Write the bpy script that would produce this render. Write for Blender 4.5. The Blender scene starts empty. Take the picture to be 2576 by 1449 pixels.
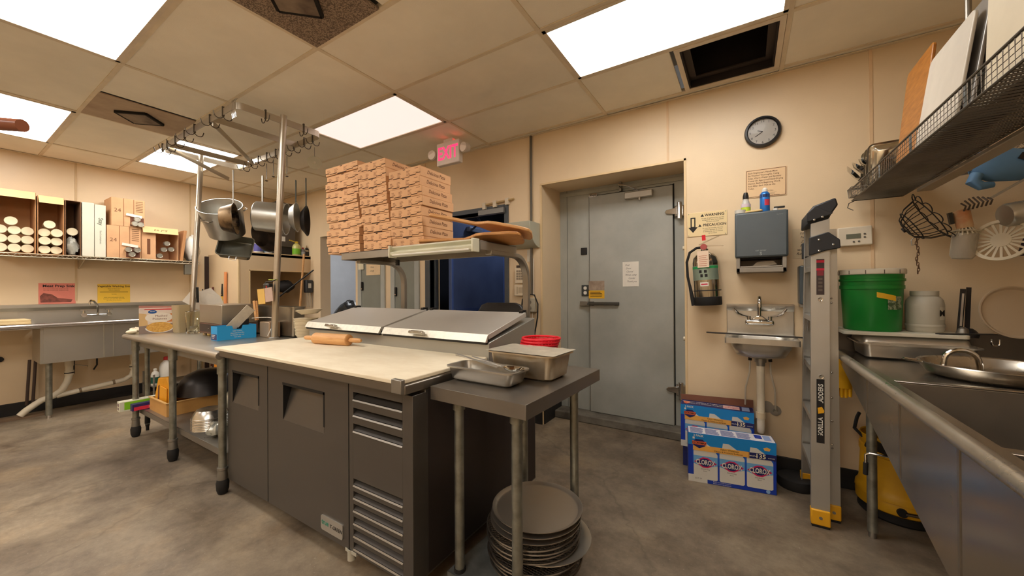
import bpy, bmesh, math, random
from mathutils import Vector, Matrix
random.seed(7)
S = bpy.context.scene
COL = S.collection
R = math.radians

# ---------------------------------------------------------------- camera
cd = bpy.data.cameras.new('camera'); cam = bpy.data.objects.new('camera', cd); COL.objects.link(cam)
cd.sensor_fit = 'HORIZONTAL'; cd.sensor_width = 36.0
cd.lens = 36.0 * 938.0 / 2576.0
cd.clip_start = 0.02; cd.clip_end = 60
CAM_H = 1.30
def cam_axes(yaw, pit, rol):
    def tf(d):
        c, s = math.cos(yaw), math.sin(yaw); x = d[0]*c + d[1]*s; z = -d[0]*s + d[1]*c; y = d[2]
        c, s = math.cos(pit), math.sin(pit); z, y = z*c + y*s, -z*s + y*c
        c, s = math.cos(rol), math.sin(rol); x, y = x*c + y*s, -x*s + y*c
        return (x, y, -z)
    m = Matrix([tf((1,0,0)), tf((0,1,0)), tf((0,0,1))])   # columns of world->camera, as rows = camera->world
    return m
cam.matrix_world = Matrix.Translation((0, 0, CAM_H)) @ cam_axes(R(32.069), R(0.219), R(-0.359)).to_4x4()
S.camera = cam

# ---------------------------------------------------------------- world + exposure
w = bpy.data.worlds.new('world'); S.world = w; w.use_nodes = True
w.node_tree.nodes['Background'].inputs[0].default_value = (0.55, 0.5, 0.45, 1)
w.node_tree.nodes['Background'].inputs[1].default_value = 0.12
S.view_settings.view_transform = 'Standard'; S.view_settings.look = 'None'
S.view_settings.exposure = 0.6; S.view_settings.gamma = 1.0; S.view_settings.use_curve_mapping = False
PANEL = 9.0            # emission of a bright ceiling panel
PANEL_DIM = 0.62       # emission of the weak panel by the exit sign
PANEL_COL = (1.0, 0.965, 0.915)

# ---------------------------------------------------------------- helpers
def lin(r, g, b):
    f = lambda c: (c/255/12.92) if c/255 <= .04045 else ((c/255+.055)/1.055)**2.4
    return (f(r), f(g), f(b), 1.0)
MATS = {}
def mat(name, rgb, rough=.5, metal=0., var=.06, scale=6., bump=0., bscale=60., stretch=None, rvar=0., emit=0., alpha=1., trans=0., spec=None, rgb2=None, lo=.35, hi=.65, detail=4, ior=1.45, coat=0.):
    if name in MATS: return MATS[name]
    m = bpy.data.materials.new(name); m.use_nodes = True; MATS[name] = m
    nt = m.node_tree; N = nt.nodes; Lk = nt.links; b = N['Principled BSDF']
    c = lin(*rgb)
    b.inputs['Roughness'].default_value = rough; b.inputs['Metallic'].default_value = metal
    b.inputs['IOR'].default_value = ior
    if spec is not None: b.inputs['Specular IOR Level'].default_value = spec
    if coat: b.inputs['Coat Weight'].default_value = coat; b.inputs['Coat Roughness'].default_value = .1
    tc = N.new('ShaderNodeTexCoord'); mp = N.new('ShaderNodeMapping'); Lk.new(tc.outputs['Object'], mp.inputs[0])
    if stretch: mp.inputs['Scale'].default_value = stretch
    nz = N.new('ShaderNodeTexNoise'); nz.inputs['Scale'].default_value = scale; nz.inputs['Detail'].default_value = detail; nz.inputs['Roughness'].default_value = .6
    Lk.new(mp.outputs[0], nz.inputs['Vector'])
    rp = N.new('ShaderNodeValToRGB'); Lk.new(nz.outputs['Fac'], rp.inputs[0])
    rp.color_ramp.elements[0].position = lo; rp.color_ramp.elements[1].position = hi
    if rgb2: c2 = lin(*rgb2); rp.color_ramp.elements[0].color = c2; rp.color_ramp.elements[1].color = c
    else:
        rp.color_ramp.elements[0].color = (c[0]*(1-var), c[1]*(1-var), c[2]*(1-var), 1)
        rp.color_ramp.elements[1].color = (min(1, c[0]*(1+var)), min(1, c[1]*(1+var)), min(1, c[2]*(1+var)), 1)
    Lk.new(rp.outputs[0], b.inputs['Base Color'])
    if rvar:
        mr = N.new('ShaderNodeMapRange'); mr.inputs['To Min'].default_value = max(.02, rough-rvar); mr.inputs['To Max'].default_value = min(1, rough+rvar)
        mr.inputs['From Min'].default_value = .3; mr.inputs['From Max'].default_value = .7
        Lk.new(nz.outputs['Fac'], mr.inputs['Value']); Lk.new(mr.outputs[0], b.inputs['Roughness'])
    if bump:
        n2 = N.new('ShaderNodeTexNoise'); n2.inputs['Scale'].default_value = bscale; n2.inputs['Detail'].default_value = 3
        Lk.new(mp.outputs[0], n2.inputs['Vector'])
        bp = N.new('ShaderNodeBump'); bp.inputs['Strength'].default_value = bump; bp.inputs['Distance'].default_value = .004
        Lk.new(n2.outputs['Fac'], bp.inputs['Height']); Lk.new(bp.outputs[0], b.inputs['Normal'])
    if emit: b.inputs['Emission Color'].default_value = c; b.inputs['Emission Strength'].default_value = emit
    if trans: b.inputs['Transmission Weight'].default_value = trans
    if alpha < 1: b.inputs['Alpha'].default_value = alpha
    return m
def steel(name, v=150, rough=.3, warm=6, stretch=(2, 2, 60), bump=.0, var=.08, rvar=.06):
    return mat(name, (v+warm//2, v, v-warm), rough+.06, .85, var=var*.5, scale=3, bump=0, stretch=tuple(min(4, k) for k in stretch), rvar=.03)

class MB:
    """collects primitives, builds ONE mesh object"""
    def __init__(s): s.v = []; s.f = []
    def add(s, vs, fs):
        o = len(s.v); s.v += [tuple(p) for p in vs]; s.f += [tuple(o+i for i in q) for q in fs]; return s
    def box(s, x0, x1, y0, y1, z0, z1):
        return s.add([(x0,y0,z0),(x1,y0,z0),(x1,y1,z0),(x0,y1,z0),(x0,y0,z1),(x1,y0,z1),(x1,y1,z1),(x0,y1,z1)],
                     [(0,3,2,1),(4,5,6,7),(0,1,5,4),(1,2,6,5),(2,3,7,6),(3,0,4,7)])
    def cbox(s, c, d): return s.box(c[0]-d[0]/2, c[0]+d[0]/2, c[1]-d[1]/2, c[1]+d[1]/2, c[2]-d[2]/2, c[2]+d[2]/2)
    def obox(s, p0, p1, wd, th, up=(0,0,1)):
        """bar from p0 to p1: wd along up x dir, th along up"""
        a, b = Vector(p0), Vector(p1); d = (b-a).normalized(); u = Vector(up); sd = d.cross(u).normalized(); u = sd.cross(d).normalized()
        vs = []
        for q in (a, b):
            for i, j in ((-1,-1),(1,-1),(1,1),(-1,1)): vs.append(q + sd*(wd/2*i) + u*(th/2*j))
        return s.add(vs, [(3,2,1,0),(4,5,6,7),(0,1,5,4),(1,2,6,5),(2,3,7,6),(3,0,4,7)])
    def quad(s, a, b, c, d): return s.add([a,b,c,d], [(0,1,2,3)])
    def cyl(s, p0, p1, r0, r1=None, n=16, caps=True):
        r1 = r0 if r1 is None else r1
        a, b = Vector(p0), Vector(p1); d = (b-a).normalized()
        t = Vector((0,0,1)) if abs(d.z) < .9 else Vector((1,0,0)); u = d.cross(t).normalized(); v = d.cross(u)
        vs = []
        for q, r in ((a,r0),(b,r1)):
            for i in range(n):
                k = 2*math.pi*i/n; vs.append(q + u*(r*math.cos(k)) + v*(r*math.sin(k)))
        fs = [(i, n+i, n+(i+1)%n, (i+1)%n) for i in range(n)]
        if caps: fs += [tuple(range(n)), tuple(range(2*n-1, n-1, -1))]
        return s.add(vs, fs)
    def tube(s, pts, r, n=8, closed=False, caps=True):
        P = [Vector(p) for p in pts]; m = len(P); vs = []; fs = []; pu = None
        rr = r if isinstance(r, (list, tuple)) else [r]*m
        for i, p in enumerate(P):
            if closed: d = (P[(i+1)%m]-P[i-1]).normalized()
            else: d = (P[min(i+1,m-1)]-P[max(i-1,0)]).normalized()
            if pu is None:
                t = Vector((0,0,1)) if abs(d.z) < .9 else Vector((1,0,0)); u = d.cross(t).normalized()
            else:
                u = (pu - d*pu.dot(d)); u = u.normalized() if u.length > 1e-6 else pu
            pu = u; v = d.cross(u)
            for k in range(n):
                a = 2*math.pi*k/n; vs.append(p + u*(rr[i]*math.cos(a)) + v*(rr[i]*math.sin(a)))
        for i in range(m if closed else m-1):
            j = (i+1) % m
            for k in range(n): fs.append((i*n+k, i*n+(k+1)%n, j*n+(k+1)%n, j*n+k))
        if not closed and caps: fs += [tuple(range(n-1,-1,-1)), tuple((m-1)*n+k for k in range(n))]
        return s.add(vs, fs)
    def lathe(s, prof, n=28, c=(0,0,0), caps=False):
        """profile (r,z) about z at c"""
        vs = []; fs = []; m = len(prof)
        for r, z in prof:
            for k in range(n):
                a = 2*math.pi*k/n; vs.append((c[0]+r*math.cos(a), c[1]+r*math.sin(a), c[2]+z))
        for i in range(m-1):
            for k in range(n): fs.append((i*n+k, i*n+(k+1)%n, (i+1)*n+(k+1)%n, (i+1)*n+k))
        if caps: fs += [tuple(range(n-1,-1,-1)), tuple((m-1)*n+k for k in range(n))]
        return s.add(vs, fs)
    def prism(s, poly, h0, h1, ax='z'):
        """poly of 2D points extruded along ax from h0 to h1; x:(y,z) y:(x,z) z:(x,y)"""
        mk = {'z': lambda p,h: (p[0],p[1],h), 'y': lambda p,h: (p[0],h,p[1]), 'x': lambda p,h: (h,p[0],p[1])}[ax]
        n = len(poly); vs = [mk(p,h0) for p in poly] + [mk(p,h1) for p in poly]
        fs = [(i,(i+1)%n,n+(i+1)%n,n+i) for i in range(n)] + [tuple(range(n-1,-1,-1)), tuple(range(n,2*n))]
        return s.add(vs, fs)
    def xf(s, m, start=0):
        for i in range(start, len(s.v)): s.v[i] = tuple(m @ Vector(s.v[i]))
        return s
    def build(s, name, material, parent=None, loc=None, rot=None, bev=0, smooth=True, ang=35, seg=2, label=None):
        me = bpy.data.meshes.new(name); me.from_pydata(s.v, [], s.f)
        bm = bmesh.new(); bm.from_mesh(me); bmesh.ops.recalc_face_normals(bm, faces=bm.faces); bm.to_mesh(me); bm.free()
        o = bpy.data.objects.new(name, me); COL.objects.link(o)
        if material: me.materials.append(material if not isinstance(material, str) else MATS[material])
        if smooth:
            me.polygons.foreach_set('use_smooth', [True]*len(me.polygons)); me.set_sharp_from_angle(angle=R(ang))
        if parent: o.parent = parent
        if loc: o.location = loc
        if rot: o.rotation_euler = rot
        if bev:
            b = o.modifiers.new('bevel', 'BEVEL'); b.width = bev; b.segments = seg; b.limit_method = 'ANGLE'; b.angle_limit = R(40)
            b.harden_normals = False
        if label: o['label'] = label
        return o
def B(*a): return MB().box(*a)
def tag(o, label, cat, group=None, kind=None):
    o['label'] = label; o['category'] = cat
    if group: o['group'] = group
    if kind: o['kind'] = kind
    return o
def struct(o): o['kind'] = 'structure'; return o
def thing(name, label, cat, loc=(0,0,0), rz=0, group=None, rot=None):
    o = bpy.data.objects.new(name, None); COL.objects.link(o); o.empty_display_size = .05
    o.location = loc; o.rotation_euler = rot if rot else (0, 0, R(rz))
    return tag(o, label, cat, group)
def copy_tree(o, parent=None, label=None):
    c = o.copy(); COL.objects.link(c)
    if parent: c.parent = parent
    if label: c['label'] = label
    for ch in o.children: copy_tree(ch, c)
    return c
FACE_S = (R(90), 0, 0)          # text facing -Y
FACE_E = (R(90), 0, R(90))      # text facing +X
def text(body, size, material, parent, loc, rot=FACE_S, name='lettering', align='CENTER', bold=0., shear=0., sx=1., ext=.0004, space=1., line=1.):
    cu = bpy.data.curves.new(name, 'FONT'); cu.body = body; cu.size = size; cu.align_x = align; cu.align_y = 'CENTER'
    cu.offset = bold*size; cu.shear = shear; cu.extrude = ext; cu.resolution_u = 2; cu.space_character = space; cu.space_line = line
    t = bpy.data.objects.new('tmp', cu); COL.objects.link(t)
    dg = bpy.context.evaluated_depsgraph_get(); me = bpy.data.meshes.new_from_object(t.evaluated_get(dg))
    bpy.data.objects.remove(t); bpy.data.curves.remove(cu)
    me.materials.clear(); me.materials.append(MATS[material] if isinstance(material, str) else material)
    o = bpy.data.objects.new(name, me); COL.objects.link(o); o.parent = parent; o.location = loc; o.rotation_euler = rot; o.scale = (sx, 1, 1)
    return o
def rrect(w, h, r, n=5):
    """rounded rectangle polygon centred on 0"""
    P = []
    for cx, cy, a0 in ((w/2-r, h/2-r, 0), (-w/2+r, h/2-r, 90), (-w/2+r, -h/2+r, 180), (w/2-r, -h/2+r, 270)):
        for i in range(n+1):
            a = R(a0 + 90*i/n); P.append((cx + r*math.cos(a), cy + r*math.sin(a)))
    return P
def loft(mb, rings, cap0=True, cap1=True):
    n = len(rings[0]); o = len(mb.v)
    vs = [p for rg in rings for p in rg]; fs = []
    for i in range(len(rings)-1):
        for k in range(n): fs.append((i*n+k, i*n+(k+1)%n, (i+1)*n+(k+1)%n, (i+1)*n+k))
    if cap0: fs.append(tuple(range(n-1,-1,-1)))
    if cap1: fs.append(tuple((len(rings)-1)*n+k for k in range(n)))
    return mb.add(vs, fs)
def pan(w, l, h, wall=.002, rim=.018, r=.04, taper=.9):
    """open rectangular hotel pan, base at z 0"""
    mb = MB(); ring = lambda W, Lh, rr, z: [(x, y, z) for x, y in rrect(W, Lh, rr)]
    loft(mb, [ring(w+2*rim, l+2*rim, r+rim, h-.006), ring(w+2*rim, l+2*rim, r+rim, h), ring(w, l, r, h), ring(w*taper, l*taper, r*.9, .012), ring(w*taper-.03, l*taper-.03, r*.7, .004)], False, True)
    loft(mb, [ring(w+2*rim, l+2*rim, r+rim, h-.006), ring(w+.002, l+.002, r, h-.006), ring(w*taper+.004, l*taper+.004, r*.9, .012), ring(w*taper-.03, l*taper-.03, r*.7, 0)], False, True)
    return mb
def arc(c, r, a0, a1, n=10, plane='xz'):
    P = []
    for i in range(n+1):
        a = R(a0 + (a1-a0)*i/n); u, v = r*math.cos(a), r*math.sin(a)
        P.append({'xz': (c[0]+u, c[1], c[2]+v), 'yz': (c[0], c[1]+u, c[2]+v), 'xy': (c[0]+u, c[1]+v, c[2])}[plane])
    return P
def stripes(x0, x1, z, n, dz, h, y, jag=.2):
    """rows of printed text as thin slivers on a -Y face"""
    mb = MB()
    for i in range(n):
        e = x1 - (x1-x0)*random.uniform(0, jag); mb.box(x0, e, y-.0003, y, z-i*dz-h, z-i*dz)
    return mb

# ---------------------------------------------------------------- materials
def wall_mat(name, rgb, sc=1.2):
    m = mat(name, rgb, .42, var=.05, scale=sc, bump=.12, bscale=140, rvar=.08)
    return m
WALL = wall_mat('beige_wall_panel', (228, 204, 168))
CEIL = mat('ceiling_tile_beige', (247, 238, 219), .85, var=.05, scale=1.6, bump=.2, bscale=220)
GRID = mat('ceiling_grid_beige', (228, 212, 184), .6, var=.08, scale=5)
WHITE = mat('white_plastic', (226, 222, 212), .4, var=.03)
CREAM = mat('cream_trim', (226, 198, 152), .5, var=.05)
BLACK = mat('black_plastic', (26, 25, 25), .4, var=.1)
RUBBER = mat('black_rubber', (30, 28, 27), .75, var=.15)
INK = mat('black_ink', (32, 28, 26), .7, var=.02)
GREYINK = mat('grey_ink', (96, 84, 74), .7, var=.02)
RED = mat('red_plastic', (214, 26, 40), .35, var=.06)
REDINK = mat('red_ink', (200, 30, 60), .6, var=.02)
STEEL = steel('brushed_steel', 196, .28)
STEEL_X = steel('brushed_steel_across', 190, .3, stretch=(60, 2, 2))
STEELD = steel('dull_steel', 150, .38, 8)
FRIDGE = mat('dark_brushed_steel', (106, 102, 97), .4, .8, var=.03, scale=3, stretch=(2, 2, 4), rvar=.03)
CHROME = mat('chrome', (205, 203, 200), .1, 1., var=.04)
GALV = mat('galvanised_pipe', (148, 148, 138), .42, .85, var=.2, scale=18, rvar=.12, bump=.05, bscale=90)
ALU = mat('aluminium', (188, 186, 180), .42, .8, var=.04, scale=4, rvar=.04)
POTALU = mat('worn_aluminium', (186, 184, 176), .36, .85, var=.08, scale=7, rvar=.06)
BURNT = mat('burnt_pan_metal', (58, 46, 38), .42, .7, rgb2=(20, 17, 16), scale=9, rvar=.15, bump=.15, bscale=50)
WOOD = mat('pale_wood', (226, 176, 118), .5, rgb2=(205, 148, 92), scale=5, stretch=(2, 18, 18), lo=.3, hi=.7)
WOODO = mat('amber_wood', (210, 154, 92), .45, rgb2=(182, 122, 64), scale=5, stretch=(3, 14, 14), lo=.3, hi=.7)
KRAFT = mat('kraft_cardboard', (214, 166, 122), .8, var=.06, scale=7, bump=.05, bscale=200)
KRAFTD = mat('brown_cardboard', (186, 134, 88), .8, var=.08, scale=6, bump=.05, bscale=120)
KRAFTIN = mat('cardboard_inside', (112, 70, 52), .85, var=.1)
PAPER = mat('white_paper', (226, 220, 208), .7, var=.03)
PVC = mat('cream_pvc', (222, 212, 190), .4, var=.06, scale=9)
# ================================================================ ROOM
XL, YB, XR, YF, H = -6.578, 3.194, 1.37, -2.6, 2.80
def floor_mat():
    m = bpy.data.materials.new('stained_concrete'); m.use_nodes = True; nt = m.node_tree; N = nt.nodes; L = nt.links; b = N['Principled BSDF']
    tc = N.new('ShaderNodeTexCoord')
    def noise(sc, det=6, ro=.65, st=None, dist=0):
        n = N.new('ShaderNodeTexNoise'); n.inputs['Scale'].default_value = sc; n.inputs['Detail'].default_value = det; n.inputs['Roughness'].default_value = ro
        n.inputs['Distortion'].default_value = dist
        if st:
            mp = N.new('ShaderNodeMapping'); mp.inputs['Scale'].default_value = st; L.new(tc.outputs['Object'], mp.inputs[0]); L.new(mp.outputs[0], n.inputs['Vector'])
        else: L.new(tc.outputs['Object'], n.inputs['Vector'])
        return n
    def ramp(src, a, b2, ca, cb):
        r = N.new('ShaderNodeValToRGB'); L.new(src, r.inputs[0]); e = r.color_ramp.elements; e[0].position = a; e[1].position = b2; e[0].color = ca; e[1].color = cb; return r
    base = ramp(noise(.7, 6).outputs['Fac'], .36, .64, lin(110, 97, 83), lin(164, 147, 123))
    dirt = ramp(noise(2.0, 12, .72, dist=.0).outputs['Fac'], .42, .66, (1, 1, 1, 1), (.38, .34, .31, 1))
    warm = ramp(noise(1.4, 4).outputs['Fac'], .55, .75, (1, 1, 1, 1), (1.0, .86, .7, 1))
    speck = ramp(noise(90, 2, .5).outputs['Fac'], .70, .76, (0, 0, 0, 1), (.16, .15, .14, 1))
    fine = ramp(noise(26, 8, .8).outputs['Fac'], .3, .7, (.78, .78, .78, 1), (1.1, 1.1, 1.1, 1))
    vo = N.new('ShaderNodeTexVoronoi'); vo.feature = 'DISTANCE_TO_EDGE'; vo.inputs['Scale'].default_value = .45
    wn = noise(1.6, 4); va = N.new('ShaderNodeVectorMath'); va.operation = 'MULTIPLY_ADD'
    L.new(wn.outputs['Color'], va.inputs[0]); va.inputs[1].default_value = (.5, .5, .5); L.new(tc.outputs['Object'], va.inputs[2]); L.new(va.outputs[0], vo.inputs['Vector'])
    crack = ramp(vo.outputs['Distance'], .0015, .005, (.35, .33, .3, 1), (1, 1, 1, 1))
    cur = base.outputs[0]
    for r, mode, fac in ((dirt, 'MULTIPLY', .9), (warm, 'MULTIPLY', .8), (fine, 'MULTIPLY', 1), (crack, 'MULTIPLY', .35), (speck, 'ADD', 1)):
        mx = N.new('ShaderNodeMix'); mx.data_type = 'RGBA'; mx.blend_type = mode; mx.inputs[0].default_value = fac
        L.new(cur, mx.inputs[6]); L.new(r.outputs[0], mx.inputs[7]); cur = mx.outputs[2]
    L.new(cur, b.inputs['Base Color'])
    rr = N.new('ShaderNodeMapRange'); L.new(noise(3, 6).outputs['Fac'], rr.inputs[0]); rr.inputs[3].default_value = .32; rr.inputs[4].default_value = .62; L.new(rr.outputs[0], b.inputs['Roughness'])
    bp = N.new('ShaderNodeBump'); bp.inputs['Strength'].default_value = .12; bp.inputs['Distance'].default_value = .01; L.new(noise(14, 8, .7).outputs['Fac'], bp.inputs['Height']); L.new(bp.outputs[0], b.inputs['Normal'])
    return m
FLOOR = floor_mat()
struct(B(XL-.15, XR+.15, YF-.15, 6.2, -.08, 0).build('floor', FLOOR))
BASE = mat('black_cove_base', (34, 32, 31), .55, var=.15, scale=10)

# ---- ceiling: tiles and grid, each its own piece
GX = [-1.01 + 1.23*i for i in range(-4, 2)]           # -5.93 .. .22
gx = [XL] + GX + [XR]
GY = [1.92 + .602*i for i in range(-7, 3)]            # -2.294 .. 3.124
gy = [YF] + GY + [YB]
ceiling = struct(B(XL-.15, XR+.15, YF-.15, YB+.15, H+.35, H+.42).build('ceiling', CEIL))
def cell(i, j): return (gx[i], gx[i+1], gy[j], gy[j+1])
def idx(x, y):
    i = max(k for k in range(len(gx)-1) if gx[k] <= x); j = max(k for k in range(len(gy)-1) if gy[k] <= y); return i, j
LIGHTS = {}   # cell -> (strength, label)
def lt(x, y, s, lab): LIGHTS[idx(x, y)] = (s, lab)
lt(-2.8, .4, PANEL, 'large ceiling light panel by the brown perforated square vent')
lt(-5.3, .4, PANEL, 'ceiling light panel over the meat prep sink with a brown pipe end crossing below it')
lt(-5.3, 1.6, PANEL, 'ceiling light panel seen through the pot rack hooks')
lt(-.4, 2.2, PANEL, 'long bright ceiling light panel beside the dark open ceiling vent')
lt(-2.8, 2.2, PANEL_DIM, 'dim pinkish ceiling light panel next to the exit sign')
lt(-.4, -.5, PANEL, 'ceiling light panel behind the viewpoint over the dish sink end')
lt(-2.8, -1.4, PANEL, 'ceiling light panel behind the viewpoint in the middle of the room')
lt(-5.3, -1.4, PANEL, 'ceiling light panel behind the viewpoint near the shelf wall')
lt(-.4, -2.0, PANEL, 'ceiling light panel behind the viewpoint at the back corner')
DIFF = {}
def diffuser(s):
    if s in DIFF: return DIFF[s]
    m = bpy.data.materials.new('light_diffuser'); m.use_nodes = True; b = m.node_tree.nodes['Principled BSDF']
    b.inputs['Base Color'].default_value = (.85, .82, .8, 1); b.inputs['Roughness'].default_value = .5
    col = PANEL_COL if s > 2 else (1.0, .82, .76)
    b.inputs['Emission Color'].default_value = (*col, 1); b.inputs['Emission Strength'].default_value = s
    DIFF[s] = m; return m
special = set(LIGHTS)
V1 = idx(-1.9, 1.0); V2 = idx(-4.3, 1.0); HOLE = idx(-.2, 2.8); special |= {V1, V2, HOLE}
g = .012
TILE = {}
def tile(x0, x1, y0, y1):
    k = (round(x1-x0, 3), round(y1-y0, 3))
    if k not in TILE:
        o = B(-k[0]/2+g, k[0]/2-g, -k[1]/2+g, k[1]/2-g, 0, .015).build('ceiling_tile', CEIL, ceiling, bev=.003)
        TILE[k] = o
    else: o = TILE[k].copy(); COL.objects.link(o)
    o.location = ((x0+x1)/2, (y0+y1)/2, H + .004 + random.uniform(-.001, .002)); o.rotation_euler = (random.uniform(-.002, .002), random.uniform(-.002, .002), 0)
for i in range(len(gx)-1):
    for j in range(len(gy)-1):
        if (i, j) in special: continue
        x0, x1, y0, y1 = cell(i, j)
        if x1-x0 > .03 and y1-y0 > .03: tile(x0, x1, y0, y1)
x0, x1, y0, y1 = cell(*V1); tile(x0+.61, x1, y0, y1)
x0, x1, y0, y1 = cell(*V2); tile(x0+.61, x1, y0, y1)
x0, x1, y0, y1 = cell(*HOLE); tile(x0, x0+.62, y0, y1)
for x in GX: B(-.0125, .0125, 0, YB-YF, -.001, .03).build('grid_runner', GRID, ceiling, loc=(x, YF, H))
for y in GY: B(0, XR-XL, -.0125, .0125, -.0005, .03).build('grid_runner', GRID, ceiling, loc=(XL, y, H))
B(XL, XR, YB-.025, YB, -.004, .0).build('wall_angle', GRID, ceiling, loc=(0, 0, H)); B(XL, XL+.025, YF, YB, -.004, .0).build('wall_angle', GRID, ceiling, loc=(0, 0, H))
FRAMEW = mat('light_frame', (222, 206, 182), .5)
for (i, j), (s, lab) in LIGHTS.items():
    x0, x1, y0, y1 = cell(i, j); t = thing('ceiling_light', lab, 'ceiling light', ((x0+x1)/2, (y0+y1)/2, H), group='ceiling light panels')
    a, b_ = (x1-x0)/2-.013, (y1-y0)/2-.013
    f = MB(); f.box(-a, a, -b_, -b_+.022, -.004, .03); f.box(-a, a, b_-.022, b_, -.004, .03); f.box(-a, -a+.022, -b_, b_, -.004, .03); f.box(a-.022, a, -b_, b_, -.004, .03)
    f.build('frame', FRAMEW, t)
    B(-a+.02, a-.02, -b_+.02, b_-.02, .004, .010).build('diffuser', diffuser(s), t)
    B(-a, a, -b_, b_, .03, .12).build('housing', WHITE, t)
# vents
VBR = mat('brown_perforated_vent', (160, 140, 120), .8, rgb2=(104, 88, 74), scale=140, lo=.42, hi=.58, detail=1, bump=.3, bscale=150)
VPL = mat('dusty_vent_plate', (150, 132, 112), .7, rgb2=(96, 80, 68), scale=5)
VDK = mat('recess_shade', (24, 20, 18), .9)  # near-black paint for the shade inside vents, grille and chute
def square_vent(c, lab, plate, sq, mt):
    t = thing('ceiling_vent', lab, 'vent', (c[0], c[1], H)); h = .292
    B(-h, h, -h, h, -.003, .006).build('face_plate', mt, t)
    d = MB(); 
    for k in range(4):
        a0, a1 = R(90*k), R(90*k+90); d.obox((sq*math.cos(a0), sq*math.sin(a0), -.012), (sq*math.cos(a1), sq*math.sin(a1), -.012), .018, .02)
    d.xf(Matrix.Rotation(R(plate), 4, 'Z')); d.build('diffuser_rim', VDK, t)
    q = sq*.68; p = MB().box(-q, q, -q, q, -.022, -.010); p.xf(Matrix.Rotation(R(plate+45), 4, 'Z')); p.build('diffuser_plate', VPL, t, bev=.004)
    return t
x0, x1, y0, y1 = cell(*V1); square_vent((x0+.305, (y0+y1)/2), 'brown perforated square ceiling vent with dusty raised centre', 0, .15, VBR)
x0, x1, y0, y1 = cell(*V2); square_vent((x0+.305, (y0+y1)/2), 'dusty square ceiling vent with small diamond plate near pot rack', 0, .15, mat('dusty_vent_face', (196, 174, 148), .8, rgb2=(172, 148, 124), scale=4))
# open return vent
x0, x1, y0, y1 = cell(*HOLE); cx, cy = x1-.305, (y0+y1)/2
t = thing('return_vent', 'dark open square return vent with pale rim in the ceiling', 'vent', (cx, cy, H)); h = .29
f = MB(); 
for s_ in (-1, 1): f.box(-h, h, s_*(h-.015)-.015, s_*(h-.015)+.015, -.006, .004); f.box(s_*(h-.015)-.015, s_*(h-.015)+.015, -h+.03, h-.03, -.006, .004)
f.build('rim', FRAMEW, t)
f = MB(); k = h-.03
f.box(-k, k, -k, -k+.01, 0, .3); f.box(-k, k, k-.01, k, 0, .3); f.box(-k, -k+.01, -k+.01, k-.01, 0, .3); f.box(k-.01, k, -k+.01, k-.01, 0, .3); f.box(-k, k, -k, k, .29, .3)
f.build('duct', mat('dark_duct', (44, 36, 33), .8, .2, var=.15), t)
f = MB(); f.box(-k+.01, k-.01, -k+.01, -k+.05, .05, .06); f.box(-k+.01, k-.01, k-.05, k-.01, .05, .06); f.box(-k+.01, -k+.05, -k+.05, k-.05, .05, .06); f.box(k-.05, k-.01, -k+.05, k-.05, .05, .06)
f.build('inner_flange', mat('dark_flange', (70, 60, 54), .7, .3), t)

# ---- walls
def wall_holes(name, x0, x1, z0, z1, y0, y1, holes, m=WALL):
    """wall in XZ with rectangular holes (hx0,hx1,hz0,hz1), thickness y0..y1"""
    xs = sorted({x0, x1} | {h[0] for h in holes} | {h[1] for h in holes}); mb = MB()
    for a, b_ in zip(xs, xs[1:]):
        hs = sorted([(h[2], h[3]) for h in holes if h[0] <= a and h[1] >= b_]); z = z0
        for p, q in hs:
            if p > z: mb.box(a, b_, y0, y1, z, p)
            z = q
        if z < z1: mb.box(a, b_, y0, y1, z, z1)
    return struct(mb.build(name, m, smooth=False))
AL0, AL1, ALZ = -1.66, -.40, 2.305     # cooler alcove
EX0, EX1, EXZ = -3.13, -2.085, 2.12    # exit doorway
PA0, PA1, PAZ = -5.37, -4.53, 2.10     # passage
D20, D21 = -3.78, -3.30                # grey doors (built into the wall)
D10, D11 = -4.43, -3.915
wall_holes('wall_back', XL, XR, 0, H+.05, YB, YB+.16, [(AL0, AL1, 0, ALZ), (EX0, EX1, 0, EXZ), (PA0, PA1, 0, PAZ)])
struct(B(XL-.15, XL, YF-.15, YB+.16, 0, H+.05).build('wall_left', WALL))
struct(B(XR, XR+.15, YF-.15, YB+.16, 0, H+.05).build('wall_right', WALL))
struct(B(XL, XR, YF-.15, YF, 0, H+.05).build('wall_front', WALL))
# alcove around the cooler door
DARKW = WALL
struct(MB().box(AL0-.15, AL0, YB+.16, 3.75, 0, 2.6).box(AL1, AL1+.15, YB+.16, 3.75, 0, 2.6).box(AL0, AL1, YB+.16, 3.75, ALZ+.02, 2.6).build('wall_alcove', WALL, smooth=False))
tr = MB(); tr.box(AL0-.012, AL0+.004, YB-.006, YB+.012, 0, ALZ); tr.box(AL1-.004, AL1+.012, YB-.006, YB+.012, 0, ALZ+.012); tr.box(AL0-.012, AL1+.012, YB-.006, YB+.012, ALZ-.004, ALZ+.012)
struct(tr.build('trim_1', CREAM))
# wall panel seams (vertical battens)
for n, (x, z0) in enumerate(((-.52, ALZ), (.678, .9), (-3.2, 2.2), (-4.48, 2.2))):
    struct(B(x-.008, x+.008, YB-.004, YB, z0, H).build('trim_%d' % (n+2), mat('panel_batten', (222, 190, 150), .5)))
for n, y in enumerate((.98, 2.03)):
    struct(B(XL, XL+.005, y-.009, y+.009, 1.2 if n == 0 else .0, H).build('trim_%d' % (n+6), mat('panel_batten_left', (205, 178, 138), .5)))
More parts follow.
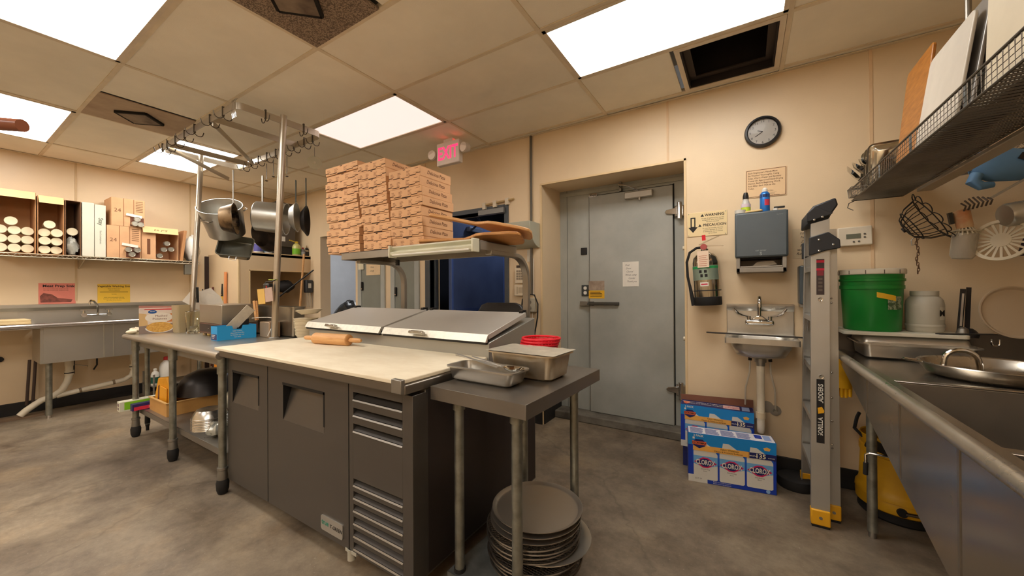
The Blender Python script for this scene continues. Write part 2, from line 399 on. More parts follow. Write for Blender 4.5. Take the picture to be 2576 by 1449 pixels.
# cove bases
struct(B(XL, XL+.012, YF, YB, 0, .13).build('baseboard_left', BASE, bev=.004))
struct(MB().box(AL1, XR, YB-.012, YB, 0, .13).box(EX1, AL0, YB-.012, YB, 0, .13).build('baseboard_back', BASE, bev=.004))
struct(MB().box(AL0, AL0+.012, YB+.02, 3.6, 0, .13).build('baseboard_alcove', BASE))
# rooms behind the openings
BLUEW = mat('pale_blue_grey_wall', (206, 208, 212), .6, var=.03)
struct(MB().box(-7.6, -4.2, 5.4, 5.5, 0, 2.9).box(-7.7, -7.6, YB+.16, 5.5, 0, 2.9).box(-4.2, -4.1, YB+.16, 5.5, 0, 2.9).box(-7.7, -4.1, YB+.16, 5.5, 2.75, 2.85).build('wall_passage', BLUEW, smooth=False))
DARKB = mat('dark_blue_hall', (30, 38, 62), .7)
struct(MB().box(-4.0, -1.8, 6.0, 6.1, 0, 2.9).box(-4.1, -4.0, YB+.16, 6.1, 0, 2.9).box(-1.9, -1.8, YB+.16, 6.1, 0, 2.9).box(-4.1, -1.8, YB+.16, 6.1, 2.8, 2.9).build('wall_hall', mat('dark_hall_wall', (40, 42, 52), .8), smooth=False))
t = thing('ceiling_light', 'light panel on the ceiling of the bright passage beyond the open doorway', 'ceiling light', (-6.0, 4.4, 2.75), group='ceiling light panels')
B(-.6, .6, -.3, .3, -.03, 0).build('frame', WHITE, t); 
pm = bpy.data.materials.new('passage_diffuser'); pm.use_nodes = True; bb = pm.node_tree.nodes['Principled BSDF']; bb.inputs['Emission Color'].default_value = (.95, .97, 1, 1); bb.inputs['Emission Strength'].default_value = 9
B(-.57, .57, -.27, .27, -.034, -.03).build('diffuser', pm, t)
# unseen hall lamp, added to light the blue door
t = thing('hall_fill_light', 'added bluish lamp that lights the blue door in the dark hall', 'ceiling light', (-2.35, 4.2, 2.79))
hm = bpy.data.materials.new('hall_fill'); hm.use_nodes = True; bb = hm.node_tree.nodes['Principled BSDF']; bb.inputs['Emission Color'].default_value = (.85, .91, 1, 1); bb.inputs['Emission Strength'].default_value = 40
MB().lathe([(.001, -.05), (.09, -.045), (.12, -.02), (.12, 0)], 20).build('globe', hm, t)

# ---- corner enclosure (half height block with niche)
PX, PY, PZ = -5.63, 2.235, 1.82
en = struct(MB().box(XL, PX, PY, PY+.13, 0, PZ).box(PX-.09, PX, PY+.13, YB, 1.585, PZ).box(XL, PX, PY+.13, YB, PZ-.04, PZ).build('wall_enclosure', mat('enclosure_beige', (220, 194, 156), .5, var=.04, scale=2), smooth=False))
struct(MB().box(PX-.004, PX+.006, PY-.004, PY+.012, 0, PZ+.004).box(PX-.004, PX+.006, PY-.004, YB, PZ-.006, PZ+.006).box(PX-.002, PX+.004, PY+.124, PY+.14, 0, 1.585).box(PX-.002, PX+.004, PY+.124, YB, 1.575, 1.59).build('trim_8', CREAM))
# dark strip in the corner by the enclosure
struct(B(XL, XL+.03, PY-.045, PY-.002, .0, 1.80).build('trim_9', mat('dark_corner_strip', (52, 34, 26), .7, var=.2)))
# ================================================================ PREP FRIDGE
FX0, FX1, FY0, FY1 = -2.825, -1.14, 1.06, 2.09     # front at FY0
t = thing('prep_fridge', 'stainless pizza prep fridge with two doors, louvred grille and sloped lids', 'fridge', (FX0, FY0, 0))
Wd, Dp = FX1-FX0, FY1-FY0
body = B(0, Wd, .07, Dp, .10, .885).build('body', FRIDGE, t, bev=.004)
SIDE = mat('fridge_side_panel', (70, 62, 58), .4, .6, var=.06, scale=3)
B(Wd-.012, Wd+.001, .085, Dp-.01, .11, .88).build('side_panel', SIDE, t)
HND = mat('recess_black', (20, 19, 18), .6)
def fdoor(x0, x1):
    w_ = x1-x0; hx0, hx1 = (w_*.13 if w_ < .6 else w_*.22), (w_*.80 if w_ < .6 else w_*.74)
    zt, zb = .80, .60
    # door with a scooped pull: slab pieces around an opening
    mb = MB(); z0, z1 = .10, .872
    mb.box(0, hx0, 0, .07, z0, z1); mb.box(hx1, w_, 0, .07, z0, z1); mb.box(hx0, hx1, 0, .07, z0, zb); mb.box(hx0, hx1, 0, .07, zt, z1)
    d = mb.build('door', FRIDGE, t, loc=(x0, 0, 0))
    # recess: slanted back plate running from deep at the top to flush at the bottom
    r = MB(); r.quad((hx0, .001, zb), (hx1, .001, zb), (hx1, .055, zt), (hx0, .055, zt)); r.build('pull_recess', FRIDGE, d)
    r = MB(); r.quad((hx0, .0015, zt), (hx1, .0015, zt), (hx1, .066, zt-.0015), (hx0, .066, zt-.0015)); r.add([(hx0+.001, 0, zb), (hx0+.001, 0, zt), (hx0+.001, .055, zt)], [(0,1,2)]); r.add([(hx1-.001, 0, zb), (hx1-.001, 0, zt), (hx1-.001, .055, zt)], [(0,2,1)])
    r.box(hx0-.004, hx1+.004, -.0015, .01, zt-.012, zt+.002); r.box(hx1-.006, hx1+.004, -.0015, .01, zb+.03, zt)
    r.build('pull_edge', HND, d)
    return d
d1 = fdoor(.006, .512); d2 = fdoor(.520, 1.262)
# badge
bd = MB().prism([(x, z) for x, z in rrect(.175, .072, .012)], -.004, 0, 'y').build('badge', STEEL, d2, loc=(.742-.13, 0, .165))
text('true', .034, mat('badge_green', (60, 130, 110), .4), bd, (-.052, -.0045, .004), bold=.02)
text('T-GREEN', .024, INK, bd, (.035, -.0045, 0), shear=.2)
MB().cyl((.0, 0, 0), (0, 0, .05), .018).box(-.03, .05, -.012, .012, .035, .05).build('hinge', mat('pale_hinge', (190, 186, 170), .4, .3), t, loc=(1.268, .01, .055))
# grille panel
gp0, gp1 = 1.268, Wd
gpw = MB(); zs = [(.10, .14)]; slots_low = [.44-.058*i for i in range(6)]; slots_up = [.835-.072*i for i in range(3)]
sl = sorted([(z-.032, z) for z in slots_low] + [(z-.036, z) for z in slots_up])
z = .10
for a, b_ in sl: gpw.box(gp0+.03, gp1-.06, 0, .02, z, a); z = b_
gpw.box(gp0+.03, gp1-.06, 0, .02, z, .872); gpw.box(gp0, gp0+.03, 0, .075, .10, .872); gpw.box(gp1-.06, gp1, 0, .075, .10, .872)
gr = gpw.build('grille', FRIDGE, t, bev=.0015)
for a, b_ in sl: MB().add([(gp0+.03, -.004, a-.001), (gp1-.06, -.004, a-.001), (gp1-.06, .0, a+.006), (gp0+.03, .0, a+.006), (gp0+.03, .035, a+.032), (gp1-.06, .035, a+.032)], [(3,2,5,4)]).build('louvre', mat('louvre_dark', (62, 57, 52), .5, .5), gr); MB().add([(gp0+.03, -.004, a-.003), (gp1-.06, -.004, a-.003), (gp1-.06, .0, a+.003), (gp0+.03, .0, a+.003)], [(0,1,2,3)]).build('louvre_lip', STEELD, gr)
B(gp0+.02, gp1-.05, .05, .07, .11, .87).build('grille_back', VDK, t)
for x in (.1, Wd-.12):
    for y in (.14, Dp-.1):
        MB().cyl((x, y, .10), (x, y, .06), .02).cyl((x-.014, y, .035), (x+.014, y, .035), .035, n=20).build('caster', RUBBER, t)
# worktop, board
wt = MB().box(-.005, Wd+.005, -.045, .62, .885, .925)
wt.build('worktop', mat('worktop_edge_steel', (132, 125, 116), .36, .85, var=.04, scale=5, rvar=.04), t, bev=.006)
BOARD = mat('flour_dusted_board', (238, 226, 200), .7, rgb2=(226, 211, 182), scale=3.2, stretch=(1.5, 3, 1), lo=.3, hi=.62, detail=9)
B(-.045, Wd-.012, -.055, .565, .9255, .944).build('cutting_board', BOARD, t, bev=.004)
MB().box(Wd-.055, Wd+.002, -.062, -.04, .892, .948).build('corner_bracket', STEELD, t, bev=.003)
# hood
HY0 = .53
hd = MB().prism([(HY0, .885), (Dp, .885), (Dp, 1.118), (HY0, 1.02)], 0, Wd, 'x').build('rail_hood', mat('hood_steel', (170, 168, 160), .4, .7, var=.03, scale=3, rvar=.03), t, bev=.003)
# lids: each a sloped shallow cover with a bevelled bright lip
LID = mat('lid_steel', (206, 201, 192), .42, .45, var=.03, scale=2.5, rvar=.03)
LIP = mat('lid_lip', (210, 204, 188), .4, .4, var=.08, scale=40, rvar=.04)
def lid(x0, x1):
    y0, y1 = .505, .93; z0, z1 = 1.052, 1.158; th = .028
    n = Vector((0, -(z1-z0), (y1-y0))).normalized()
    mb = MB(); 
    a = [(x0, y0+.02, z0+.012), (x1, y0+.02, z0+.012), (x1-.004, y1, z1), (x0+.004, y1, z1)]; b_ = [(p[0], p[1]-n.y*th, p[2]-n.z*th) for p in a]
    mb.add(a+b_, [(0,1,2,3), (7,6,5,4), (1,5,6,2), (2,6,7,3), (3,7,4,0), (0,4,5,1)])
    l = mb.build('lid', LID, t, bev=.002)
    lp = MB(); lp.add([(x0, y0+.02, z0+.0125), (x1, y0+.02, z0+.0125), (x1, y0-.004, z0-.026), (x0, y0-.004, z0-.026), (x0, y0+.014, z0-.03), (x1, y0+.014, z0-.03)], [(0,1,2,3), (3,2,5,4), (0,3,4), (1,5,2)])
    lp.build('lip', LIP, l)
    gk = MB().box(x0+.004, x1-.004, y0+.006, y0+.05, z0-.04, z0-.026).build('gasket', BLACK, l)
    xm = x0 + (x1-x0)*(.42 if x0 < .5 else .40); h = MB(); h.xf(Matrix())
    q = MB().box(-.055, .055, -.03, 0, -.012, .006); q.box(-.045, .045, -.034, -.028, -.006, .002)
    q.build('handle', CHROME, l, loc=(xm, y0-.0, z0-.004), rot=(R(-25), 0, 0), bev=.005)
    for hx in (x0+.03, x1-.03): MB().box(hx-.012, hx+.012, y1-.02, y1+.03, z1-.03, z1+.012).cyl((hx-.018, y1+.012, z1+.006), (hx+.018, y1+.012, z1+.006), .008, n=10).build('hinge', BLACK, l)
lid(-.01, .838); lid(.868, Wd+.002-.005)

# ================================================================ OVERSHELF on two curved posts
SX0, SX1, SY0, SY1, SZ = -2.43, -1.20, 1.60, 1.97, 1.565
SHM = mat('overshelf_grey', (150, 142, 130), .4, .7, var=.08, scale=6, rvar=.1)
t = thing('overshelf', 'grey metal overshelf on two curved posts above the prep fridge', 'shelf', (0, 0, 0))
sh = MB().box(SX0, SX1, SY0, SY1, SZ-.006, SZ).box(SX0, SX1, SY0, SY0+.004, SZ-.05, SZ).box(SX0, SX1, SY1-.004, SY1, SZ-.05, SZ).box(SX0, SX0+.004, SY0, SY1, SZ-.05, SZ).box(SX1-.004, SX1, SY0, SY1, SZ-.05, SZ)
sh.build('shelf_plate', SHM, t, bev=.002)
for x in (SX0+.05, SX1-.02):
    pts = [(x, 2.125, .95), (x, 2.125, 1.36)] + [(x, 2.125-.15*(1-math.cos(R(a))), 1.36+.15*math.sin(R(a))) for a in range(10, 91, 10)] + [(x, 1.70, 1.51)]
    q = MB(); P = [Vector(p) for p in pts]
    rings = []
    for i, p in enumerate(P):
        d = (P[min(i+1, len(P)-1)] - P[max(i-1, 0)]).normalized(); nrm = Vector((0, -d.z, d.y)); hw, ht = .022, .014
        rings.append([tuple(p + Vector((a*hw, 0, 0)) + nrm*(b_*ht)) for a, b_ in ((-1,-1), (1,-1), (1,1), (-1,1))])
    loft(q, rings); q.build('post', SHM, t, bev=.004)
MB().box(SX0+.33, SX0+.35, SY0+.20, SY0+.22, SZ-.09, SZ-.05).build('bolt', BLACK, t)
# white lamp fixture on the shelf front
t = thing('shelf_light', 'long white tube light fixture clipped to the overshelf front edge', 'light fixture', (-1.855, SY0-.004, SZ-.045))
FXW = mat('aged_white_metal', (214, 212, 190), .4, .2, var=.06, scale=5)
MB().prism([(0, .045), (0, -.012), (-.012, -.016), (-.05, -.006), (-.055, .012), (-.03, .016), (-.028, .024), (-.05, .04), (-.03, .05)], 0, .645, 'x').build('housing', FXW, t, bev=.002)
for ex in (-.006, .640): B(ex, ex+.012, -.058, 0, -.02, .052).build('end_cap', FXW, t, bev=.003)
MB().cyl((.02, -.045, -.004), (.62, -.045, -.004), .007, n=10).build('tube', WHITE, t)

# ================================================================ PIZZA BOXES
def make_box(W, h, lab, grp):
    D = W
    t = thing('pizza_box', lab, 'pizza box', (0, 0, 0), group=grp); e = .0015
    B(0, W, 0, D, .002, h-.003).build('body', KRAFT, t, bev=.002)
    # lid front: tucked flap outline in real relief
    fl = MB(); y = -.0028
    fl.prism([(0, .020), (W*.12, .020), (W*.14, .012), (W*.36, .012), (W*.38, .006), (W*.66, .006), (W*.68, .014), (W*.86, .014), (W*.88, .022), (W, .022), (W, h-.001), (W*.55, h-.001), (W*.53, h-.008), (W*.47, h-.008), (W*.45, h-.001), (0, h-.001)], y, 0, 'y')
    fl.build('lid_flap', KRAFT, t, bev=.0008)
    B(0, W, -.002, D, h-.003, h).build('lid', KRAFT, t, bev=.001)
    dk = MB().box(0, W*.12, -.0031, .001, .0175, .020).box(W*.14, W*.36, -.0031, .001, .0095, .012).box(W*.68, W*.86, -.0031, .001, .0115, .014).box(W*.88, W, -.0031, .001, .0195, .022).box(W*.455, W*.545, -.0012, .002, h-.010, h-.0005).box(W*.38, W*.66, -.001, .001, .001, .006).build('gap', mat('box_slot', (54, 34, 24), .9), t); dk['kind'] = 'stuff'
    ln = MB()
    for k, x in enumerate((.06, .29, .58)):
        for i in range(4): ln.box(W*x, W*(x+.075+.02*((i*7+k) % 3)), y-.0004, y, h*.66-i*h*.13, h*.66-i*h*.13+h*.035)
    ln.box(W*.84, W*.95, y-.0004, y, h*.80, h*.84); ln.box(W*.80, W*.95, y-.0004, y, h*.42, h*.44)
    ln.build('printed_text', mat('brown_print', (112, 70, 42), .8), t)['kind'] = 'stuff'
    text('Delicious Pizza', h*.52, mat('brown_script', (86, 48, 26), .8), t, (W+.0006, D*.50, h*.55), FACE_E, shear=.25, sx=min(1.05, W*.62/(h*.52*6.4)), ext=.0002, name='lettering')
    return t
ords = ['topmost', 'second', 'third', 'fourth', 'fifth', 'sixth', 'seventh', 'eighth', 'ninth', 'tenth', 'eleventh']
BH = .0588
for si, (x0, W, n, desc, grp, h) in enumerate(((-2.635, .375, 11, 'wide stack overhanging the overshelf end', 'pizza boxes in the wide stack', .0573),
                                     (-2.222, .278, 10, 'tallest, middle stack on the overshelf', 'pizza boxes in the middle stack', .0592),
                                     (-1.930, .278, 8, 'shortest stack beside the wooden peels', 'pizza boxes in the short stack', .0612))):
    proto = None; z = SZ
    for k in range(n):
        lab = '%s kraft pizza box from the top of the %s' % (ords[n-1-k], desc)
        if n-1-k == 0: lab = 'topmost kraft pizza box on the %s' % desc
        if proto is None: o = proto = make_box(W, h, lab, grp)
        else: o = copy_tree(proto, label=lab)
        dx = [(-.004, .010), (-.012, .012), (.006, -.012)][si]
        lean = [(.0, -.012), (.03, -.035), (.0, -.03)][si]
        fr = k/(n-1); shift = -lean[0]*0 + (fr*(lean[1]))
        if si == 0: shift = -fr*.015 + (.018 if k in (3,) else 0) + (-.012 if k == 7 else 0)
        if si == 1: shift = -.045*fr + (.018 if k in (0, 2) else 0)
        if si == 2: shift = -.028*fr + (.014 if k in (4, 5) else 0)
        o.location = (x0 + shift + .012, 1.615 + random.uniform(-.006, .010), z); o.rotation_euler = (0, 0, R(random.uniform(-1.2, 1.2))); z += h + .0004

# ================================================================ PEELS
def peel(lab, loc, rot):
    blade = [(-.03, -.028), (.03, -.028)]
    P = []
    # outline: handle along -x, blade to +x
    P += [(-.34, -.019), (-.06, -.020), (-.02, -.05), (.03, -.10), (.08, -.115), (.22, -.12), (.27, -.105), (.285, -.06), (.285, .06), (.27, .105), (.22, .12), (.08, .115), (.03, .10), (-.02, .05), (-.06, .020), (-.34, .019), (-.352, 0)]
    return tag(MB().prism(P, -.0085, .0085).build('pizza_peel', WOODO if 'flat' in lab else WOOD, loc=loc, rot=rot, bev=.004), lab, 'pizza peel')
peel('wooden pizza peel lying flat over the overshelf corner', (-1.34, 1.735, SZ+.028), (R(-8), R(0), R(22)))
peel('wooden pizza peel with its handle raised against the pizza boxes', (-1.30, 1.78, SZ+.112), (R(-6), R(12.5), R(25)))

# ================================================================ ROLLING PIN
t = thing('rolling_pin', 'pale wooden rolling pin resting on the floury prep board', 'rolling pin', (-2.31, 1.45, .944), rz=10)
MB().cyl((-.15, 0, .037), (.15, 0, .037), .037, n=28).build('roller', WOOD, t, bev=.006)
hp = [(.008, 0), (.014, .012), (.0155, .05), (.014, .085), (.008, .098), (.001, .10)]
for s_ in (-1, 1):
    q = MB().lathe(hp, 16); q.xf(Matrix.Translation((s_*.15, 0, .037)) @ Matrix.Rotation(R(90*s_), 4, 'Y')); q.build('handle', WOOD, t)

# ================================================================ SIDE TABLE
TZ = .90
t = thing('steel_side_table', 'small stainless side table with pipe legs beside the prep fridge', 'table', (-1.115, 1.135, 0), rz=-2.2)
TW, TD = .47, .69
TOPM = mat('worn_table_steel', (138, 131, 122), .38, .8, var=.06, scale=5, rvar=.05)
MB().box(0, TW, 0, TD, TZ-.003, TZ).box(0, TW, 0, .003, TZ-.055, TZ).box(0, TW, TD-.003, TD, TZ-.055, TZ).box(0, .003, 0, TD, TZ-.055, TZ).box(TW-.003, TW, 0, TD, TZ-.055, TZ).build('table_top', TOPM, t, bev=.003)
MB().box(.06, TW-.06, .05, TD-.05, TZ-.04, TZ-.004).build('under_channel', STEELD, t)
MB().box(.045, TW-.045, .045, TD-.045, .12, .125).box(.045, TW-.045, .045, .05, .085, .125).box(TW-.05, TW-.045, .045, TD-.045, .085, .125).box(.045, .05, .045, TD-.045, .085, .125).box(.045, TW-.045, TD-.05, TD-.045, .085, .125).build('lower_shelf', mat('galvanised_shelf', (140, 142, 138), .5, .6, rgb2=(108, 110, 108), scale=9, bump=.05, bscale=60), t, bev=.002)
for x in (.09, TW-.09):
    for y in (.075, TD-.11):
        l = MB().cyl((x, y, .08), (x, y, TZ-.035), .0205, n=20).cyl((x, y, TZ-.10), (x, y, TZ-.03), .026, n=20).build('leg', GALV, t)
        MB().lathe([(.024, .14), (.024, .08), (.018, .045), (.018, .03), (.022, .012), (.02, 0)], 18, (x, y, 0), caps=True).build('foot', RUBBER, l)
# pans on the table
def tpan(w, l, h, lab, loc, rz, m, **k):
    return tag(pan(w, l, h, **k).build('steel_pan', m, loc=loc, rot=(0, 0, R(rz)), ang=50), lab, 'pan')
PANM = steel('pan_steel', 182, .24, 8, stretch=(3, 3, 3), bump=.0, var=.1, rvar=.08)
tpan(.34, .135, .066, 'shallow stainless pan holding tongs and a spoon', (-.955, 1.315, TZ+.0005), -1, PANM, r=.025, rim=.012)
tpan(.335, .20, .115, 'deep stainless pan with crusty rim behind the shallow pan', (-.855, 1.522, TZ+.0005), -2, mat('stained_pan_steel', (196, 184, 162), .36, .8, rgb2=(176, 152, 118), scale=8, rvar=.05), r=.035, rim=.016)
# foil lid on the deep pan
FOIL = mat('crumpled_foil', (222, 214, 196), .38, .6, var=.08, scale=20, bump=.5, bscale=40, rvar=.05)
mb = MB(); n = 22; Wp, Lp = .36, .225
for i in range(n+1):
    for j in range(n+1):
        ed = 0 if i in (0, n) or j in (0, n) else 1
        mb.v.append((-Wp/2+Wp*i/n, -Lp/2+Lp*j/n, (random.uniform(-.003, .003) + .0015)*ed))
for i in range(n):
    for j in range(n): a = i*(n+1)+j; mb.f.append((a, a+n+1, a+n+2, a+1))
tag(mb.build('foil_cover', FOIL, loc=(-.855, 1.522, TZ+.1185), rot=(0, 0, R(-2)), ang=80), 'crumpled foil sheet covering the deep pan', 'foil')
# utensils in shallow pan
t = thing('steel_tongs', 'thin steel tongs lying across the shallow pan rim', 'tongs', (-.955, 1.325, TZ+.072), rz=-4)
MB().obox((-.235, .045, .012), (.06, .02, -.004), .016, .0025).build('arm', STEEL, t); MB().obox((-.235, .045, .018), (.07, -.02, .0), .016, .0025).build('arm', STEEL, t)
t = thing('serving_spoon', 'large steel spoon with long handle resting in the shallow pan', 'spoon', (-.90, 1.32, TZ+.062), rz=-6)
MB().obox((-.20, .05, .024), (.03, .02, .006), .011, .003).build('handle', STEEL, t)
q = MB().lathe([(.001, -.014), (.016, -.012), (.028, -.004), (.032, .004), (.030, .004), (.015, -.008), (.001, -.010)], 18); q.xf(Matrix.Translation((.075, .015, .006)) @ Matrix.Diagonal((1.7, 1, 1, 1))); q.build('bowl', CHROME, t)
tag(MB().box(-.05, .05, -.008, .008, 0, .004).build('butter_knife', mat('yellow_handle', (222, 186, 70), .4), loc=(-.905, 1.285, TZ+.010), rot=(0, R(-6), R(-8)), bev=.002), 'yellow handled knife lying inside the shallow pan', 'knife')
# red baskets
BASK = mat('red_basket_plastic', (222, 26, 44), .4, var=.08)
def basket(lab, loc):
    t = thing('red_basket', lab, 'basket', loc, group='nested red baskets'); mb = MB(); ra, rb = .088, .072; ht = .055
    for k in range(36):
        a = 2*math.pi*k/36; mb.obox((rb*math.cos(a)*1.12, rb*math.sin(a), .006), (ra*math.cos(a)*1.12, ra*math.sin(a), ht-.004), .006, .003, up=(math.cos(a), math.sin(a), 0))
    for zz, rr in ((.022, .078), (.038, .083)): mb.tube([(1.12*rr*math.cos(R(a)), rr*math.sin(R(a)), zz) for a in range(0, 360, 12)], .0025, 6, True)
    mb.build('weave', BASK, t)
    MB().tube([(1.12*ra*math.cos(R(a)), ra*math.sin(R(a)), ht) for a in range(0, 360, 10)], .006, 8, True).build('rim', BASK, t)
    q = MB()
    for k in range(-5, 6): w_ = math.sqrt(max(0, rb**2-(k*.013)**2)); q.box(k*.0145-.003, k*.0145+.003, -w_, w_, .003, .006)
    for k in range(-5, 6): w_ = math.sqrt(max(0, rb**2-(k*.013)**2))*1.12; q.box(-w_, w_, k*.013-.003, k*.013+.003, .003, .006)
    q.build('base', BASK, t); return t
b0 = basket('lowest of the nested red oval baskets behind the deep pan', (-.925, 1.735, .945))
for k, lab in enumerate(('second of the nested red oval baskets behind the deep pan', 'third of the nested red oval baskets behind the deep pan', 'topmost of the nested red oval baskets behind the deep pan')):
    c = copy_tree(b0, label=lab); c.location = (-.92+.004*k, 1.735+.003*k, .945+.0145*(k+1)); c.rotation_euler = (0, 0, R(7*k))
# upturned tub carrying the baskets
tag(MB().lathe([(.078, 0), (.08, .004), (.072, .044), (.001, .044)], 24).build('plastic_tub', mat('smoky_tub', (120, 112, 104), .4), loc=(-.925, 1.735, TZ+.0005)), 'squat grey tub under the nested red baskets', 'tub')

# ================================================================ PIZZA PANS AND SCREENS on the lower shelf
ALP = mat('pizza_pan_aluminium', (184, 176, 165), .36, .85, var=.04, scale=5, rvar=.04)
def ppan(r=.195):
    return MB().lathe([(.001, .002), (r-.02, .002), (r-.012, .004), (r, .013), (r+.004, .0135), (r+.004, .011), (r-.006, .002), (r-.018, 0), (.001, 0)], 48)
z = .1255; cx, cy = -.80, 1.46
SCR = mat('screen_wire', (128, 120, 110), .4, .9, var=.1)
def screen(r=.2):
    mb = MB().tube([(r*math.cos(R(a)), r*math.sin(R(a)), .004) for a in range(0, 360, 8)], .0042, 6, True)
    k = -r+.012
    while k < r-.006:
        w_ = math.sqrt(r*r-k*k)-.003
        for s_ in (0, 1):
            p, q = Vector((k, -w_, .004+.001*s_)), Vector((k, w_, .004+.001*s_)); m = Matrix.Rotation(R(35 if s_ else -35), 3, 'Z'); mb.tube([m @ p, m @ q], .0011, 3, caps=False)
        k += .0115
    return mb
kinds = ['s', 's', 's', 's', 'r', 's', 's', 's', 's', 'p', 'p', 'p']
offs = [(.0, 0), (.005, .0), (-.012, .0), (.004, -.006), (.03, .03), (-.01, 0), (-.016, .0), (-.004, .005), (-.012, -.004), (.0, 0), (.004, .002), (.008, .004)]
nscr = 0; sc0 = None; pp0 = None
nm = {'s': 0, 'p': 0}
for k, kd in enumerate(kinds):
    if kd == 's':
        nscr += 1; lab = '%s wire pizza screen counted up from the shelf under the side table' % ['first', 'second', 'third', 'fourth', 'fifth', 'sixth', 'seventh', 'eighth'][nscr-1]
        if sc0 is None: o = sc0 = screen().build('pizza_screen', SCR)
        else: o = sc0.copy(); COL.objects.link(o)
        tag(o, lab, 'pizza screen', 'pizza screens in the stack'); hgt = .0175; o.rotation_euler = (0, 0, R(17*k))
    elif kd == 'r':
        o = tag(MB().lathe([(.001, .002), (.15, .002), (.175, .012), (.205, .016), (.206, .013), (.176, .008), (.15, 0), (.001, 0)], 48).build('rimmed_pizza_pan', PANM), 'wide rimmed pizza pan sticking out of the middle of the stack', 'pizza pan'); hgt = .019
    else:
        nm['p'] += 1; lab = ['third pizza pan from the top of the stack under the side table', 'second pizza pan from the top of the stack under the side table', 'topmost grey round pizza pan on the stack under the side table'][nm['p']-1]
        if pp0 is None: o = pp0 = ppan().build('pizza_pan', ALP)
        else: o = pp0.copy(); COL.objects.link(o)
        tag(o, lab, 'pizza pan', 'round pizza pans on top of the stack'); hgt = .024
    o.location = (cx+offs[k][0], cy+offs[k][1], z); z += hgt
# ================================================================ COOLER DOOR in the alcove
GREYP = mat('grey_painted_metal', (186, 188, 181), .45, .1, rgb2=(160, 163, 157), scale=2.4, stretch=(1.5, 1, .8), lo=.3, hi=.75, detail=9, rvar=.1)
GREYD = mat('scuffed_grey_door', (180, 180, 172), .48, .1, rgb2=(152, 154, 147), scale=2.2, lo=.28, hi=.72, detail=10, rvar=.12)
YD = 3.62
fr = MB().box(AL0, -1.335, YD, YD+.1, 0, 2.36).box(-.545, AL1, YD, YD+.1, 0, 2.36).box(-1.335, -.545, YD, YD+.1, 2.235, 2.36).box(-1.335, -.545, YD+.06, YD+.1, 0, 2.235)
door = struct(fr.build('door_1', GREYP, smooth=False))
B(-.78, .0, -.035, .03, .075, 2.228).build('door_leaf', GREYD, door, loc=(-.547, YD, 0), bev=.004)
GAPM = mat('door_gap', (28, 30, 30), .9)
MB().box(-1.34, -1.328, YD-.003, YD+.01, .06, 2.245).box(-.548, -.538, YD-.003, YD+.01, .06, 2.245).box(-1.34, -.54, YD-.003, YD+.01, 2.23, 2.24).build('door_gasket', GAPM, door)
MB().box(-1.583, -1.580, YD-.001, YD+.002, .07, 2.33).build('panel_seam', GAPM, door)
MB().box(-1.52, -1.47, YD-.001, YD, 2.2, 2.2003).build('panel_scratch', GREYP, door)
MB().box(AL0, AL1, YD-.012, YD, 2.262, 2.30).build('head_trim', GREYP, door, bev=.003)
struct(MB().box(AL0, AL1, 3.44, YD+.1, 0, .072).build('trim_10', mat('concrete_kerb', (122, 116, 104), .8, rgb2=(78, 72, 64), scale=5, detail=8, bump=.3, bscale=20), bev=.008))
# badge, hinges, closer
pl = MB().prism([(x, z) for x, z in rrect(.085, .038, .014)], -.005, 0, 'y').build('name_plate', CHROME, door, loc=(-1.285, YD-.035, 2.235))
text('Royal', .026, INK, pl, (0, -.0055, 0), shear=.2)
def cooler_hinge(z):
    h = MB().box(-.045, .035, -.05, -.0, -.05, .05).build('hinge', CHROME, door, loc=(-.487, YD, z), bev=.01)
    q = MB().prism([(0, -.035), (-.11, -.018), (-.125, .0), (-.11, .018), (0, .035)], -.052, -.036, 'y').build('hinge_strap', CHROME, h, bev=.003)
    MB().cyl((.0, -.062, -.075), (0, -.062, .075), .021, n=18).build('hinge_barrel', CHROME, h, bev=.004)
cooler_hinge(1.985); cooler_hinge(.40)
c = MB().box(0, .255, -.045, 0, -.032, .032).build('door_closer', mat('silver_closer', (186, 182, 172), .35, .7), door, loc=(-.965, YD-.037, 2.175), bev=.008)
MB().cyl((.14, -.03, -.03), (.14, -.03, -.055), .014).build('closer_spindle', CHROME, c)
MB().tube([(.14, -.05, .032), (.04, -.12, .075), (-.035, -.10, .10), (-.04, -.02, .09)], .006, 8).build('closer_arm', CHROME, c)
MB().box(-.055, -.035, -.015, .04, .06, .16).build('closer_bracket', STEELD, c)
# latch
la = MB().box(-.105, .0, -.03, 0, -.028, .02).build('latch_keeper', STEELD, door, loc=(-1.33, YD, 1.155), bev=.004)
MB().obox((-.0, -.058, 0), (.30, -.058, .004), .02, .028).box(.0, .05, -.06, -.035, -.02, .02).box(.26, .30, -.06, -.035, -.015, .015).build('latch_bar', mat('worn_latch', (92, 92, 88), .4, .8), la, bev=.003)
MB().cyl((-.03, -.03, 0), (-.03, -.048, 0), .016).build('latch_knob', STEELD, la)
sp = MB().box(-.05, .03, -.012, 0, -.055, .055).build('switch_plate', mat('dark_plate', (70, 74, 74), .45, .3), door, loc=(-1.372, YD, 1.285), bev=.003)
for zz in (.024, -.024): MB().prism([(x, z) for x, z in rrect(.034, .034, .014)], -.016, -.011, 'y').build('switch_button', WHITE, sp, loc=(-.01, 0, zz))
MB().box(-.032, .032, -.012, 0, -.035, .035).build('thermometer', BLACK, door, loc=(-1.395, YD, 1.685), bev=.003)
MB().box(-.08, .08, -.002, 0, -.045, .045).build('sticker', mat('grey_sticker', (176, 156, 136), .6, rgb2=(140, 120, 104), scale=14), door, loc=(-1.255, YD-.035, 1.335))
MB().box(-.08, .08, -.002, 0, -.04, .04).build('sticker', mat('yellow_sticker', (230, 176, 40), .5), door, loc=(-1.255, YD-.035, 1.245))
